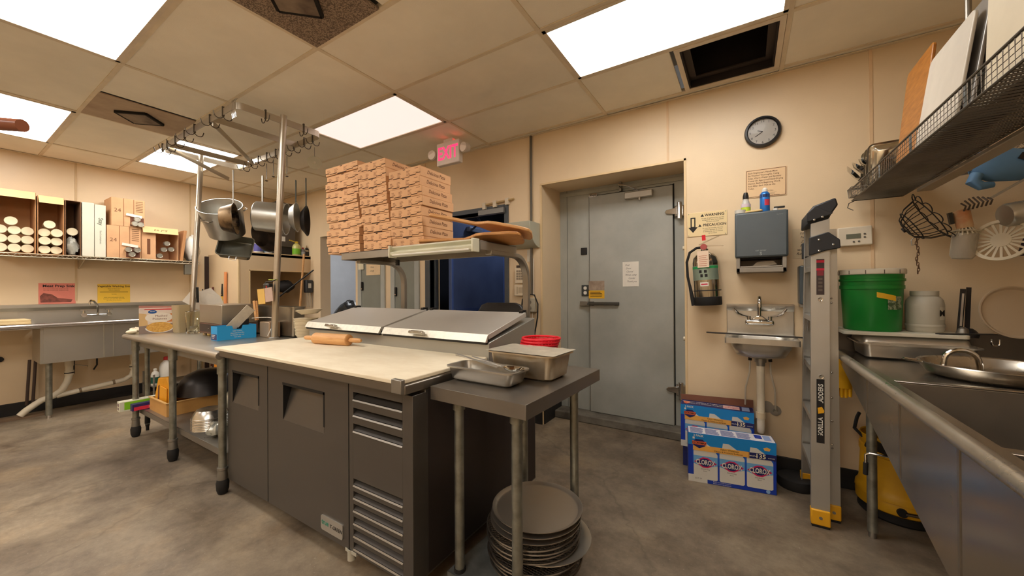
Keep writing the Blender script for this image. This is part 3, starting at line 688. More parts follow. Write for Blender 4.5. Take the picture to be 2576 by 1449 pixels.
stripes(-1.32, -1.19, 1.27, 4, .014, .005, YD-.0372).build('sticker_print', INK, door)['kind'] = 'stuff'
nt = tag(B(-.075, .075, -.003, 0, -.117, .117).build('paper_note', PAPER, loc=(-.92, YD-.0355, 1.438)), 'white handwritten note taped to the grey cooler door', 'note')
HAND = mat('pen_ink', (92, 84, 80), .7)
for k, (s_, dx) in enumerate((('Push', -.03), ('Door', -.02), ('Closed', -.01), ('When using', .0), ('Cooler', .01), ('Thank you', .01))):
    text(s_, .024, HAND, nt, (dx, -.0034, .085-.031*k), shear=.3, sx=.9, ext=.0001)
# ================================================================ EXIT DOORWAY with blue door
FRM = mat('dark_grey_frame', (78, 82, 86), .45, .2)
f = MB().box(EX0-.075, EX0, YB-.012, YB+.14, 0, EXZ+.05).box(EX1, EX1+.05, YB-.012, YB+.14, 0, EXZ+.05).box(EX0, EX1, YB-.012, YB+.14, EXZ, EXZ+.05).box(EX0, EX0+.03, YB+.06, YB+.10, 0, EXZ)
dr = struct(f.build('door_2', FRM, bev=.003))
BLUED = mat('blue_painted_door', (92, 108, 150), .35, rgb2=(74, 88, 126), scale=1.6, lo=.3, hi=.7)
df = B(0, .045, 0, 1.16, .01, 2.125).build('door_leaf', BLUED, dr, loc=(-3.015, YB+.19, 0), bev=.003)
MB().box(.045, .05, .0, .03, .02, 2.12).box(.045, .05, 1.12, 1.16, .02, 2.12).build('door_edge', mat('blue_edge', (88, 112, 176), .35), df)
c = MB().box(.045, .105, .28, .55, 2.03, 2.09).build('door_closer', mat('closer_bluegrey', (110, 122, 150), .4, .3), df, bev=.008)
MB().tube([(.08, .40, 2.09), (.25, .30, 2.14), (.36, .10, 2.16), (.30, -.1, 2.17)], .012, 8).build('closer_arm', BLACK, c)
MB().box(.046, .06, 1.02, 1.10, 1.0, 1.06).build('door_lever', CHROME, df, bev=.004)
B(.045, .052, .09, 1.1, 1.02, 1.07).build('push_bar', mat('push_bar_blue', (84, 104, 160), .3, .4), df)
B(-.3, .02, -.035, .0, -.035, .02).build('overhead_stop', mat('stop_grey', (130, 128, 124), .4, .4), dr, loc=(-2.09, YB-.012, EXZ-.005), bev=.004)
t = thing('taped_rod', 'thin wooden rod held by strips of tape above the exit door frame', 'rod', (-2.16, YB-.022, 2.197), rot=(0, R(-3), 0))
MB().cyl((-.19, 0, .0), (.20, 0, .0), .010, n=10).build('rod', mat('rod_wood', (196, 168, 120), .6), t)
for x in (-.165, -.03, .12): MB().box(x-.02, x+.02, -.0125, .02, -.045, .022).build('tape_strip', mat('masking_tape', (222, 208, 184), .6), t)
# ---- grey doors with black flush pulls
def grey_door(n, x0, x1, hz):
    f = MB().box(x0, x0+.075, YB-.02, YB, 0, 2.12).box(x1-.075, x1, YB-.02, YB, 0, 2.12).box(x0, x1, YB-.02, YB, 2.045, 2.12)
    d = struct(f.build('door_%d' % n, GREYP, bev=.002)); d['label'] = 'grey metal door with black recessed hinges in the back wall'
    B(x0+.079, x1-.079, YB-.012, YB, .01, 2.04).build('door_leaf', mat('grey_door_leaf', (138, 140, 130), .5, .1, var=.04), d)
    for z in hz:
        h = MB().prism([(x, z_) for x, z_ in rrect(.030, .115, .012)], YB-.03, YB-.010, 'y').build('latch', BLACK, d, loc=(x0+.10, 0, z))
        MB().cyl((0, YB-.033, -.035), (0, YB-.028, -.035), .009).build('latch_key', CHROME, h)
grey_door(3, D10-.03, D11+.0, (1.355,)); grey_door(4, D20-.02, D21+.0, (1.28, 1.66))
t = tag(B(-.14, .14, -.003, 0, -.24, .24).build('paper_notice', mat('cream_paper', (232, 204, 162), .7), loc=(-4.14, YB-.0135, 1.74)), 'long cream paper notice with handwriting on the grey door', 'notice')
for k in range(9): text(['date open', 'Ham', 'Cheese', 'Sauce mix', 'Peppers', 'Onions', 'Chicken', 'Olives', 'Dough'][k], .030, HAND, t, (-.02, -.0034, .20-.048*k), shear=.25, ext=.0001)
t = tag(MB().prism([(-.055, -.1), (.055, -.1), (.055, .06), (.03, .1), (-.03, .1), (-.055, .06)], -.003, 0, 'y').build('tag_card', mat('pale_card', (226, 216, 186), .6), loc=(-4.385, YB-.0205, 1.68)), 'small pale card with clipped corners on the grey door frame', 'card')
# black bags in the passage
BAG = mat('black_bag_plastic', (34, 33, 34), .22, var=.2, bump=.5, bscale=12)
def lump(r, seed, sz=(1, 1, 1), amp=.18, n=14, m=20):
    rnd = random.Random(seed); ph = [(rnd.uniform(0, 6), rnd.uniform(2, 6), rnd.uniform(2, 5)) for _ in range(5)]; mb = MB(); rings = []
    for i in range(n+1):
        th = math.pi*i/n; ring = []
        for k in range(m):
            a = 2*math.pi*k/m; d = 1 + amp*sum(math.sin(p + f1*a*1.0*round(1) if False else p + round(f1)*a + f2*th) for p, f1, f2 in ph)/3
            rr = r*d; ring.append((rr*math.sin(th)*math.cos(a)*sz[0], rr*math.sin(th)*math.sin(a)*sz[1], rr*math.cos(th)*sz[2]))
        rings.append(ring)
    return loft(mb, rings, False, False)
for k, (c, r, s_) in enumerate((((-5.62, 3.86, .55), .40, (1, .8, 1.4)), ((-5.9, 4.75, .52), .42, (1, .9, 1.2)), ((-4.85, 3.75, .30), .28, (1, .8, 1)))):
    tag(lump(r, k+3, s_, .14).build('trash_bag', BAG, loc=c, ang=80), ['tall shiny black trash bag just inside the passage doorway', 'rounded black trash bag at the back of the passage', 'small slumped black trash bag low in the passage'][k], 'trash bag')

# ================================================================ EXIT SIGN
t = thing('exit_sign', 'white exit sign with glowing red letters and two emergency lamps', 'exit sign', (-2.43, 2.75, 2.515)); t.scale = (.93, .93, .93)
B(-.155, .155, -.03, .03, 0, .235).build('housing', mat('sign_white', (224, 212, 200), .4), t, bev=.008)
em = bpy.data.materials.new('red_letter_glow'); em.use_nodes = True; bb = em.node_tree.nodes['Principled BSDF']; bb.inputs['Base Color'].default_value = (.6, .01, .05, 1); bb.inputs['Emission Color'].default_value = (1, .03, .12, 1); bb.inputs['Emission Strength'].default_value = 1.1
MATS['red_letter_glow'] = em
text('EXIT', .185, em, t, (0, -.0305, .115), bold=.022, sx=.72, name='exit_letters')
B(-.06, .06, -.025, .025, .235, .265).build('canopy', mat('sign_white', (0, 0, 0)), t)
for s_ in (-1, 1):
    a = MB().cyl((s_*.155, 0, .13), (s_*.185, 0, .135), .012).build('lamp_arm', mat('sign_white', (0, 0, 0)), t)
    MB().cyl((s_*.225, .02, .14), (s_*.215, -.04, .13), .046, .052, n=24).build('lamp_head', mat('lamp_white', (206, 192, 176), .4), a, bev=.004)
    MB().cyl((s_*.2149, -.041, .13), (s_*.2147, -.043, .13), .044, n=24).build('lamp_lens', mat('lamp_lens', (228, 214, 196), .15), a)
# red glow cast on the ceiling comes from the letters' own red top slot
rg = bpy.data.materials.new('red_slot_glow'); rg.use_nodes = True; bb = rg.node_tree.nodes['Principled BSDF']; bb.inputs['Emission Color'].default_value = (1, .05, .06, 1); bb.inputs['Emission Strength'].default_value = 2.2
B(-.10, .10, -.018, .018, .2355, .238).build('light_slot', rg, t)
# conduit, hood light, keypad, outlet
CON = mat('conduit_grey', (104, 98, 88), .5, .5)
tag(MB().cyl((-1.765, YB-.016, 1.25), (-1.765, YB-.016, H-.005), .012, n=10).build('conduit', CON), 'grey conduit pipe running down the wall from the ceiling', 'conduit')
t = thing('wall_lamp', 'pale quarter round wall lamp cover beside the exit doorway', 'wall lamp', (-1.85, YB, 1.70))
WL = mat('pale_green_metal', (186, 184, 164), .4, .1, var=.03)
P = [(0, .0), (0, .235), (-.20, .235)] + [(-.20*math.cos(R(a))*1.0 + 0*a, .235-.235*math.sin(R(a))) for a in range(8, 90, 9)]
MB().prism(P, -.17, .17, 'x').build('cover', WL, t, bev=.004)
MB().cyl((.0, -.1, .13), (.0, -.1, .13), .001).build('screw', CHROME, t) if False else MB().cyl((-.172, -.09, .15), (-.176, -.09, .15), .012).build('screw', STEELD, t)
t = thing('alarm_keypad', 'white alarm keypad on the wall under the quarter round lamp', 'keypad', (-1.88, YB, 1.36))
KW = mat('keypad_white', (222, 206, 178), .45)
kb = B(-.072, .072, -.028, 0, 0, .155).build('case', KW, t, bev=.006)
B(-.05, .05, -.030, -.027, .155, .178).build('hood_shade', mat('keypad_shade', (62, 52, 46), .4), t)  # dark strip painted as shade above the keypad case
for i in range(4):
    for j in range(4): B(-.05+.027*i, -.03+.027*i, -.031, -.027, .035+.025*j, .053+.025*j).build('key', mat('keypad_key', (150, 134, 116), .5), kb)
t = thing('intercom', 'cream intercom box mounted below the alarm keypad', 'intercom', (-1.88, YB, 1.235))
B(-.075, .07, -.035, 0, 0, .11).build('case', KW, t, bev=.006); MB().box(-.045, -.03, -.038, -.034, .02, .09).box(-.02, .05, -.038, -.034, .03, .085).build('buttons', mat('intercom_button', (190, 172, 144), .5), t)
t = thing('wall_outlet', 'metal outlet box with a looped black cord beside the alcove', 'outlet', (-1.77, YB, 1.08))
ob = B(-.055, .055, -.05, 0, 0, .135).build('box', mat('outlet_metal', (190, 184, 166), .4, .4, var=.08), t, bev=.005)
for z in (.04, .095): MB().cyl((0, -.05, z), (0, -.054, z), .019).build('socket', mat('socket_grey', (126, 116, 104), .5), ob)
MB().tube([(.0, -.06, .04), (-.05, -.075, -.02), (-.085, -.06, .03), (-.08, -.05, .12), (-.02, -.05, .175), (.05, -.045, .165), (.085, -.04, .08), (.08, -.04, -.05), (.05, -.04, -.2), (.03, -.03, -.35)], .007, 8).build('cord', RUBBER, t)
tag(MB().tube([(-1.74, YB-.02, 1.60), (-1.735, YB-.03, 1.40), (-1.74, YB-.03, 1.22), (-1.755, YB-.03, 1.0)], .003, 6).build('white_cable', PAPER), 'thin white cable hanging down beside the outlet box', 'cable')
tag(MB().box(-.03, .03, -.002, 0, -.06, .06).build('torn_tape', mat('old_tape', (214, 206, 190), .6), loc=(-1.79, YB-.003, 1.63)), 'torn strip of white tape under the quarter round lamp', 'tape')

# ================================================================ CLOCK
t = thing('wall_clock', 'round black framed wall clock high on the beige wall', 'clock', (.11, YB, 2.405))
q = MB().lathe([(.088, .0), (.108, .0), (.110, .02), (.104, .034), (.094, .036), (.088, .026)], 48); q.xf(Matrix.Rotation(R(90), 4, 'X')); q.build('frame', BLACK, t)
q = MB().cyl((0, 0, 0), (0, -.012, 0), .092, n=48).build('dial', mat('clock_dial', (206, 198, 186), .4), t)
for k in range(1, 13): a = R(90-30*k); text(str(k), .024, mat('clock_ink', (70, 66, 62), .6), t, (.074*math.cos(a), -.0125, .074*math.sin(a)), ext=.0001)
MB().obox((0, -.0145, 0), (-.045, -.0145, -.028), .0035, .001, up=(0, 1, 0)).build('minute_hand', INK, t); MB().obox((0, -.0155, 0), (-.03, -.0155, .012), .005, .001, up=(0, 1, 0)).build('hour_hand', INK, t)
gl = bpy.data.materials.new('clock_glass'); gl.use_nodes = True; bb = gl.node_tree.nodes['Principled BSDF']; bb.inputs['Transmission Weight'].default_value = 1; bb.inputs['Roughness'].default_value = .03; bb.inputs['IOR'].default_value = 1.2
q = MB().lathe([(.001, .031), (.04, .0305), (.07, .029), (.091, .0265)], 40); q.xf(Matrix.Rotation(R(90), 4, 'X')); q.build('glass', gl, t)
# ================================================================ HAND WASHING NOTICE
t = thing('handwashing_notice', 'laminated beige handwashing notice above the paper towel dispenser', 'notice', (.125, YB-.002, 2.045), rot=(0, R(1), 0))
B(-.12, .12, -.003, 0, -.1, .1).build('sheet', mat('tan_paper', (230, 196, 152), .5, var=.04), t)
f = MB(); 
for s_ in (-1, 1): f.box(-.115, .115, -.0035, -.003, s_*.095-.0015, s_*.095+.0015); f.box(s_*.115-.0015, s_*.115+.0015, -.0035, -.003, -.095, .095)
BRN = mat('brown_ink', (96, 58, 34), .7)
f.build('border', BRN, t)
for k, s_ in enumerate(("Each Employee's Hands Must", "Be Washed Thoroughly, Using", "Soap, Warm Water and Sanitary", "Towel Or Approved Hand-Drying", "Device, Before Beginning Work", "And After Each Visit to the", "Toilet.")):
    text(s_, .0152, BRN, t, (-.105, -.0034, .076-.0185*k), align='LEFT', bold=.012, ext=.0001, sx=.97)
for k, s_ in enumerate(('Rev. of 2/Sec.', '__________________', 'A. J. Department', 'of Health and Human Services')): text(s_, .010, BRN, t, (.02, -.0034, -.058-.011*k), ext=.0001)
# ================================================================ WARNING SIGN
t = thing('warning_sign', 'cream warning sign with black arrow above the fire extinguisher', 'sign', (-.247, YB-.001, 1.79))
B(-.135, .135, -.004, 0, -.092, .092).build('plate', mat('cream_plate', (232, 208, 158), .5, var=.02), t, bev=.002)
ar = MB().prism([(-.112, .055), (-.077, .055), (-.077, -.02), (-.062, -.02), (-.0945, -.062), (-.127, -.02), (-.112, -.02)], -.0048, -.004, 'y').build('arrow', INK, t)
B(-.103, -.086, -.0053, -.0047, -.015, .047).build('arrow_inset', mat('cream_plate', (0, 0, 0)), t)
text('WARNING', .027, INK, t, (.052, -.0044, .066), bold=.02); text('PRECAUCION', .027, INK, t, (.052, -.0044, -.01), bold=.02, sx=.92)
for x, z in ((-.03, .066), (-.047, -.01)): MB().prism([(-.012, -.009), (.012, -.009), (0, .011)], -.0046, -.004, 'y').build('hazard_triangle', INK, t, loc=(x, 0, z))
for k, s_ in enumerate(('In case of appliance fire, use this', 'extinguisher after fixed system', 'has been actuated.')): text(s_, .0115, INK, t, (.04, -.0044, .042-.013*k), ext=.0001)
for k, s_ in enumerate(('En caso de incendio, use este', 'extintor despues de activar', 'el sistema fijo. Lea el manual', 'de la unidad.')): text(s_, .0115, INK, t, (.04, -.0044, -.033-.013*k), ext=.0001)
for x, z in ((-.125, .083), (.125, .083), (-.125, -.083), (.125, -.083)): MB().cyl((x, -.004, z), (x, -.006, z), .0035, n=8).build('screw', STEELD, t)
# ================================================================ FIRE EXTINGUISHER
t = thing('fire_extinguisher', 'chrome fire extinguisher with black hose hanging beside the cooler door', 'fire extinguisher', (-.235, 3.10, 1.175), rot=(0, R(-3), R(-6)))
MB().lathe([(.001, .03), (.085, .03), (.087, .05), (.087, .315), (.08, .35), (.06, .375), (.034, .388), (.026, .40), (.026, .415)], 36).build('cylinder', mat('extinguisher_chrome', (168, 162, 150), .14, 1., var=.04), t)
MB().lathe([(.001, 0), (.088, 0), (.092, .006), (.092, .06), (.088, .062)], 36).build('base_boot', RUBBER, t)
MB().tube([(.0885*math.cos(R(a)), .0885*math.sin(R(a)), .108) for a in range(0, 360, 10)], .004, 6, True).build('strap', RUBBER, t)
def wrap(r, a0, a1, z0, z1, n=12):
    mb = MB(); 
    for i in range(n+1):
        a = R(a0+(a1-a0)*i/n); mb.v += [(r*math.cos(a), r*math.sin(a), z0), (r*math.cos(a), r*math.sin(a), z1)]
    for i in range(n): mb.f.append((2*i, 2*i+2, 2*i+3, 2*i+1))
    return mb
wrap(.0876, 195, 345, .185, .29).build('label_band', mat('label_silver_green', (150, 168, 152), .35, .5), t)
wrap(.0878, 195, 345, .268, .285).build('label_stripe', mat('label_green', (40, 150, 84), .4), t)
for z in (.245, .215):
    for a in ((250, 262), (272, 284)) if z > .23 else ((255, 266), (274, 286)): wrap(.0880, a[0], a[1], z-.009, z+.012, 3).build('label_icon', INK, t)
q = MB()
for k in range(5): a = [(-90), (-90)]; 
wrap(.0879, 252, 288, .140, .168, 4).build('maker_label', PAPER, t)
wrap(.0882, 256, 284, .150, .158, 4).build('maker_print', REDINK, t)
MB().box(-.016, .016, -.016, .016, .415, .445).build('valve', CHROME, t, bev=.004)
MB().obox((-.035, 0, .45), (.10, 0, .50), .02, .006).build('handle', CHROME, t); MB().obox((-.02, 0, .44), (.125, 0, .425), .02, .005).build('lever', CHROME, t)
MB().cyl((0, -.016, .43), (0, -.03, .43), .022, n=18).build('gauge', mat('gauge_red', (170, 80, 74), .4), t)
B(-.012, .012, -.004, .004, .48, .52).build('pull_pin', RED, t)
MB().tube([(-.016, 0, .43), (-.05, -.01, .43), (-.10, -.01, .40), (-.125, -.01, .33), (-.125, -.01, .22), (-.115, -.01, .15)], .0095, 10).build('hose', RUBBER, t)
MB().cyl((-.115, -.01, .155), (-.095, -.01, .0), .010, .016).build('nozzle', RUBBER, t)
tg = B(-.04, .035, -.0925, -.0915, .275, .395).build('inspection_tag', mat('tag_paper', (232, 206, 180), .7), t, rot=(0, R(1), 0))
stripes(-.03, .03, .36, 6, .014, .003, -.0928).build('tag_print', mat('tag_ink', (190, 120, 96), .7), tg)['kind'] = 'stuff'

# ================================================================ TOWEL DISPENSER and things on top
t = thing('towel_dispenser', 'dark grey paper towel dispenser on the beige wall', 'dispenser', (.0875, YB, 1.405))
DG = mat('slate_plastic', (84, 92, 96), .35, var=.03)
MB().box(-.148, .148, -.215, 0, .10, .405).build('cover', DG, t, bev=.012)
lb = mat('dispenser_grey', (146, 136, 122), .4)
MB().box(-.14, -.118, -.205, 0, 0, .10).box(.118, .14, -.205, 0, 0, .10).box(-.14, .14, -.205, 0, 0, .03).box(-.14, .14, -.03, 0, .03, .10).box(-.118, .118, -.205, -.195, .03, .042).build('chute', lb, t, bev=.003)
B(-.118, .118, -.19, -.03, .09, .099).build('chute_shade', VDK, t)  # near-black plate paints the shade inside the towel chute
MB().prism([(-.06, .03), (.09, .05), (.07, .075), (-.02, .07)], -.18, -.17, 'y').build('paper_towel', mat('towel_paper', (150, 136, 116), .8), t)
text('san jamar', .016, mat('dispenser_ink', (150, 156, 156), .5), t, (0, -.2156, .145)); text('S', .03, MATS['dispenser_ink'], t, (0, -.2156, .122), bold=.02); text('~~~', .02, MATS['dispenser_ink'], t, (.105, -.2156, .375))
B(.135, .149, -.21, -.005, .11, .40).build('side_edge', mat('slate_dark', (52, 56, 58), .4), t)
t = thing('spray_bottle', 'small bottle with yellow green label and black cap on the dispenser', 'bottle', (.005, 3.06, 1.811))
MB().lathe([(.001, 0), (.026, 0), (.028, .006), (.028, .05), (.022, .08), (.016, .10), (.016, .11)], 20).build('body', mat('clear_bottle', (198, 196, 190), .2), t)
wrap(.0287, 0, 360, .012, .046, 20).build('label', mat('lime_label', (190, 214, 60), .5), t); wrap(.0288, 0, 360, .047, .07, 20).build('label_top', mat('pinkish_label', (214, 196, 204), .5), t)
MB().lathe([(.018, .105), (.018, .125), (.012, .15), (.001, .15)], 16).build('cap', BLACK, t)
t = thing('aerosol_can', 'blue aerosol can with white cap standing on the dispenser', 'spray can', (.115, 3.06, 1.811))
MB().lathe([(.001, 0), (.027, 0), (.029, .004), (.029, .125), (.022, .135), (.018, .14)], 24).build('body', mat('can_blue', (42, 116, 196), .3, .3), t)
wrap(.0293, 265, 330, .045, .085, 8).build('logo', mat('can_red', (206, 60, 80), .4), t); wrap(.0292, 0, 360, .1, .122, 20).build('band', mat('can_navy', (30, 52, 98), .3), t)
MB().lathe([(.016, .138), (.016, .158), (.008, .168), (.001, .168)], 16).build('cap', WHITE, t)
tag(MB().lathe([(.02, -.012), (.033, -.012), (.033, .012), (.02, .012), (.02, -.012)], 24).build('tape_roll', mat('clear_tape', (196, 192, 182), .25), loc=(-.028, 3.02, 1.8235)), 'clear tape roll lying on the dispenser edge', 'tape')
tag(MB().box(-.05, .05, -.012, .012, 0, .012).build('wooden_brush', mat('brush_wood', (214, 186, 130), .6), loc=(.05, 3.00, 1.812), rot=(0, R(0), R(-18)), bev=.003), 'small wooden brush among the clutter on the dispenser', 'brush')
tag(MB().box(-.04, .04, -.02, .02, 0, .02).build('black_clip', BLACK, loc=(.075, 3.13, 1.811), rot=(0, 0, R(10)), bev=.004), 'black clip lying on the dispenser behind the can', 'clip')
t = thing('marker_caps', 'white and black bottle stopper beside the blue can', 'stopper', (.175, 3.06, 1.811)); MB().cyl((0, 0, 0), (0, 0, .022), .014).build('base', WHITE, t); MB().box(-.01, .05, -.008, .008, .022, .034).build('top', BLACK, t, bev=.003)
# papers, soap dispenser, thermostat
t = tag(B(-.05, .06, -.002, 0, -.10, .10).build('curled_paper', mat('grubby_paper', (214, 194, 160), .7, var=.06), loc=(.325, YB-.001, 1.60), rot=(0, 0, 0)), 'grubby handwritten paper taped beside the towel dispenser', 'paper')
for k, s_ in enumerate(('to fix:', 'hood', '23 lb', 'filters', 'wash me', 'Red Tape')): text(s_, .026, INK, t, (.02, -.0024, .07-.028*k), shear=.35, ext=.0001)
t = thing('soap_dispenser', 'narrow grey soap dispenser mounted behind the ladder', 'soap dispenser', (.35, YB, 1.17))
B(-.05, .06, -.11, 0, .02, .275).build('cover', DG, t, bev=.01); B(-.045, .055, -.10, 0, 0, .02).build('base', lb, t, bev=.004)
t = thing('thermostat', 'white wall thermostat with small grey display beside the ladder', 'thermostat', (.60, YB, 1.565), rot=(0, R(-1.5), 0))
B(-.09, .075, -.032, 0, 0, .12).build('case', mat('thermostat_white', (228, 214, 190), .4), t, bev=.006)
B(-.05, .02, -.0335, -.031, .045, .075).build('display', mat('lcd', (110, 112, 96), .3), t)
for x, z in ((.038, .07), (.038, .05), (.01, .025), (-.015, .025)): MB().cyl((x, -.032, z), (x, -.035, z), .0055, n=10).build('button', mat('thermo_btn', (96, 90, 80), .5), t)

# ================================================================ HAND SINK
t = thing('hand_sink', 'small stainless hand sink with gooseneck faucet on the back wall', 'sink', (.08, YB, .94))
HS = steel('hand_sink_steel', 190, .28, 10, stretch=(40, 2, 2))
MB().box(-.20, .20, -.012, 0, .0, .245).build('backsplash', HS, t, bev=.004)
MB().prism([(0, .195), (-.012, .195), (-.03, .225), (-.03, .242), (0, .245)], -.20, .20, 'x').build('splash_top', HS, t)
rim = MB(); ring = lambda W, Lh, rr, z, cy: [(x, y+cy, z) for x, y in rrect(W, Lh, rr)]
loft(rim, [ring(.40, .36, .012, .0, -.19), ring(.40, .36, .012, .035, -.19), ring(.38, .34, .012, .036, -.19), ring(.33, .26, .07, .026, -.20), ring(.32, .25, .07, .018, -.20), ring(.28, .21, .07, -.08, -.20), ring(.10, .08, .04, -.095, -.20)], False, True)
rim.build('basin', HS, t, ang=45)
bo = MB(); loft(bo, [ring(.335, .265, .075, .01, -.20), ring(.33, .26, .075, -.03, -.20), ring(.27, .20, .08, -.09, -.20), ring(.12, .10, .045, -.108, -.20)], False, True)
bo.build('bowl_underside', HS, t, ang=60)
fb = MB().box(-.085, .085, -.075, -.012, .10, .135).build('faucet_base', CHROME, t, bev=.012)
MB().prism([(-.05, .135), (.05, .135), (.016, .165), (-.016, .165)], -.065, -.025, 'y').build('faucet_hub', CHROME, fb, bev=.006)
MB().tube([(0, -.045, .16), (0, -.045, .25)] + [(0, -.045-.045+.045*math.cos(R(a)), .25+.045*math.sin(R(a))) for a in range(20, 181, 20)] + [(0, -.135, .225)], .0115, 12).build('spout', CHROME, fb)
for s_ in (-1, 1):
    MB().cyl((s_*.062, -.045, .13), (s_*.062, -.045, .16), .012).build('valve_stem', CHROME, fb)
    MB().tube([(s_*.062, -.045, .155), (s_*.10, -.05, .165), (s_*.125, -.055, .175), (s_*.155, -.06, .215)], [.005, .006, .009, .008], 10).build('wing_handle', CHROME, fb)
dr_ = MB().cyl((0, -.20, -.095), (0, -.20, -.135), .034).cyl((0, -.20, -.13), (0, -.20, -.16), .026).build('drain', STEELD, t)
MB().tube([(0, -.20, -.15), (0, -.20, -.50), (.0, -.20, -.56), (0, -.18, -.60), (0, -.14, -.61), (0, -.10, -.58), (.0, -.07, -.52), (0, -.04, -.50), (0, 0, -.50)], .023, 14).build('drain_pipe', PVC, t)
MB().cyl((0, -.20, -.47), (0, -.20, -.51), .029).build('pipe_collar', mat('pvc_collar', (206, 190, 160), .5), t)
for s_, zz in ((-1, -.62), (1, -.46)):
    MB().cyl((s_*.055, -.13, -.06), (s_*.058, -.13, -.14), .011).build('supply_nut', RUBBER, t)
    MB().tube([(s_*.058, -.13, -.13), (s_*.06, -.125, -.22), (s_*.085, -.09, -.34), (s_*.088, -.06, -.46), (s_*.09, -.03, -.49)], .0055, 8).build('supply_hose', mat('braided_hose', (206, 198, 180), .5), t)
    MB().cyl((s_*.09, 0, -.50), (s_*.09, -.008, -.50), .035, n=20).cyl((s_*.09, 0, -.50), (s_*.09, -.055, -.50), .013).build('stop_valve', STEELD, t)
MB().cyl((.04, 0, -.48), (.04, -.01, -.48), .04).build('wall_flange', STEELD, t)
tag(MB().cyl((-.285, 0, 0), (.285, 0, .0), .0055, n=10).build('metal_rod', mat('dark_rod', (60, 54, 48), .4, .6), loc=(.045, 3.0, .9825), rot=(0, R(.5), 0)), 'thin dark rod lying across the hand sink rim', 'rod')

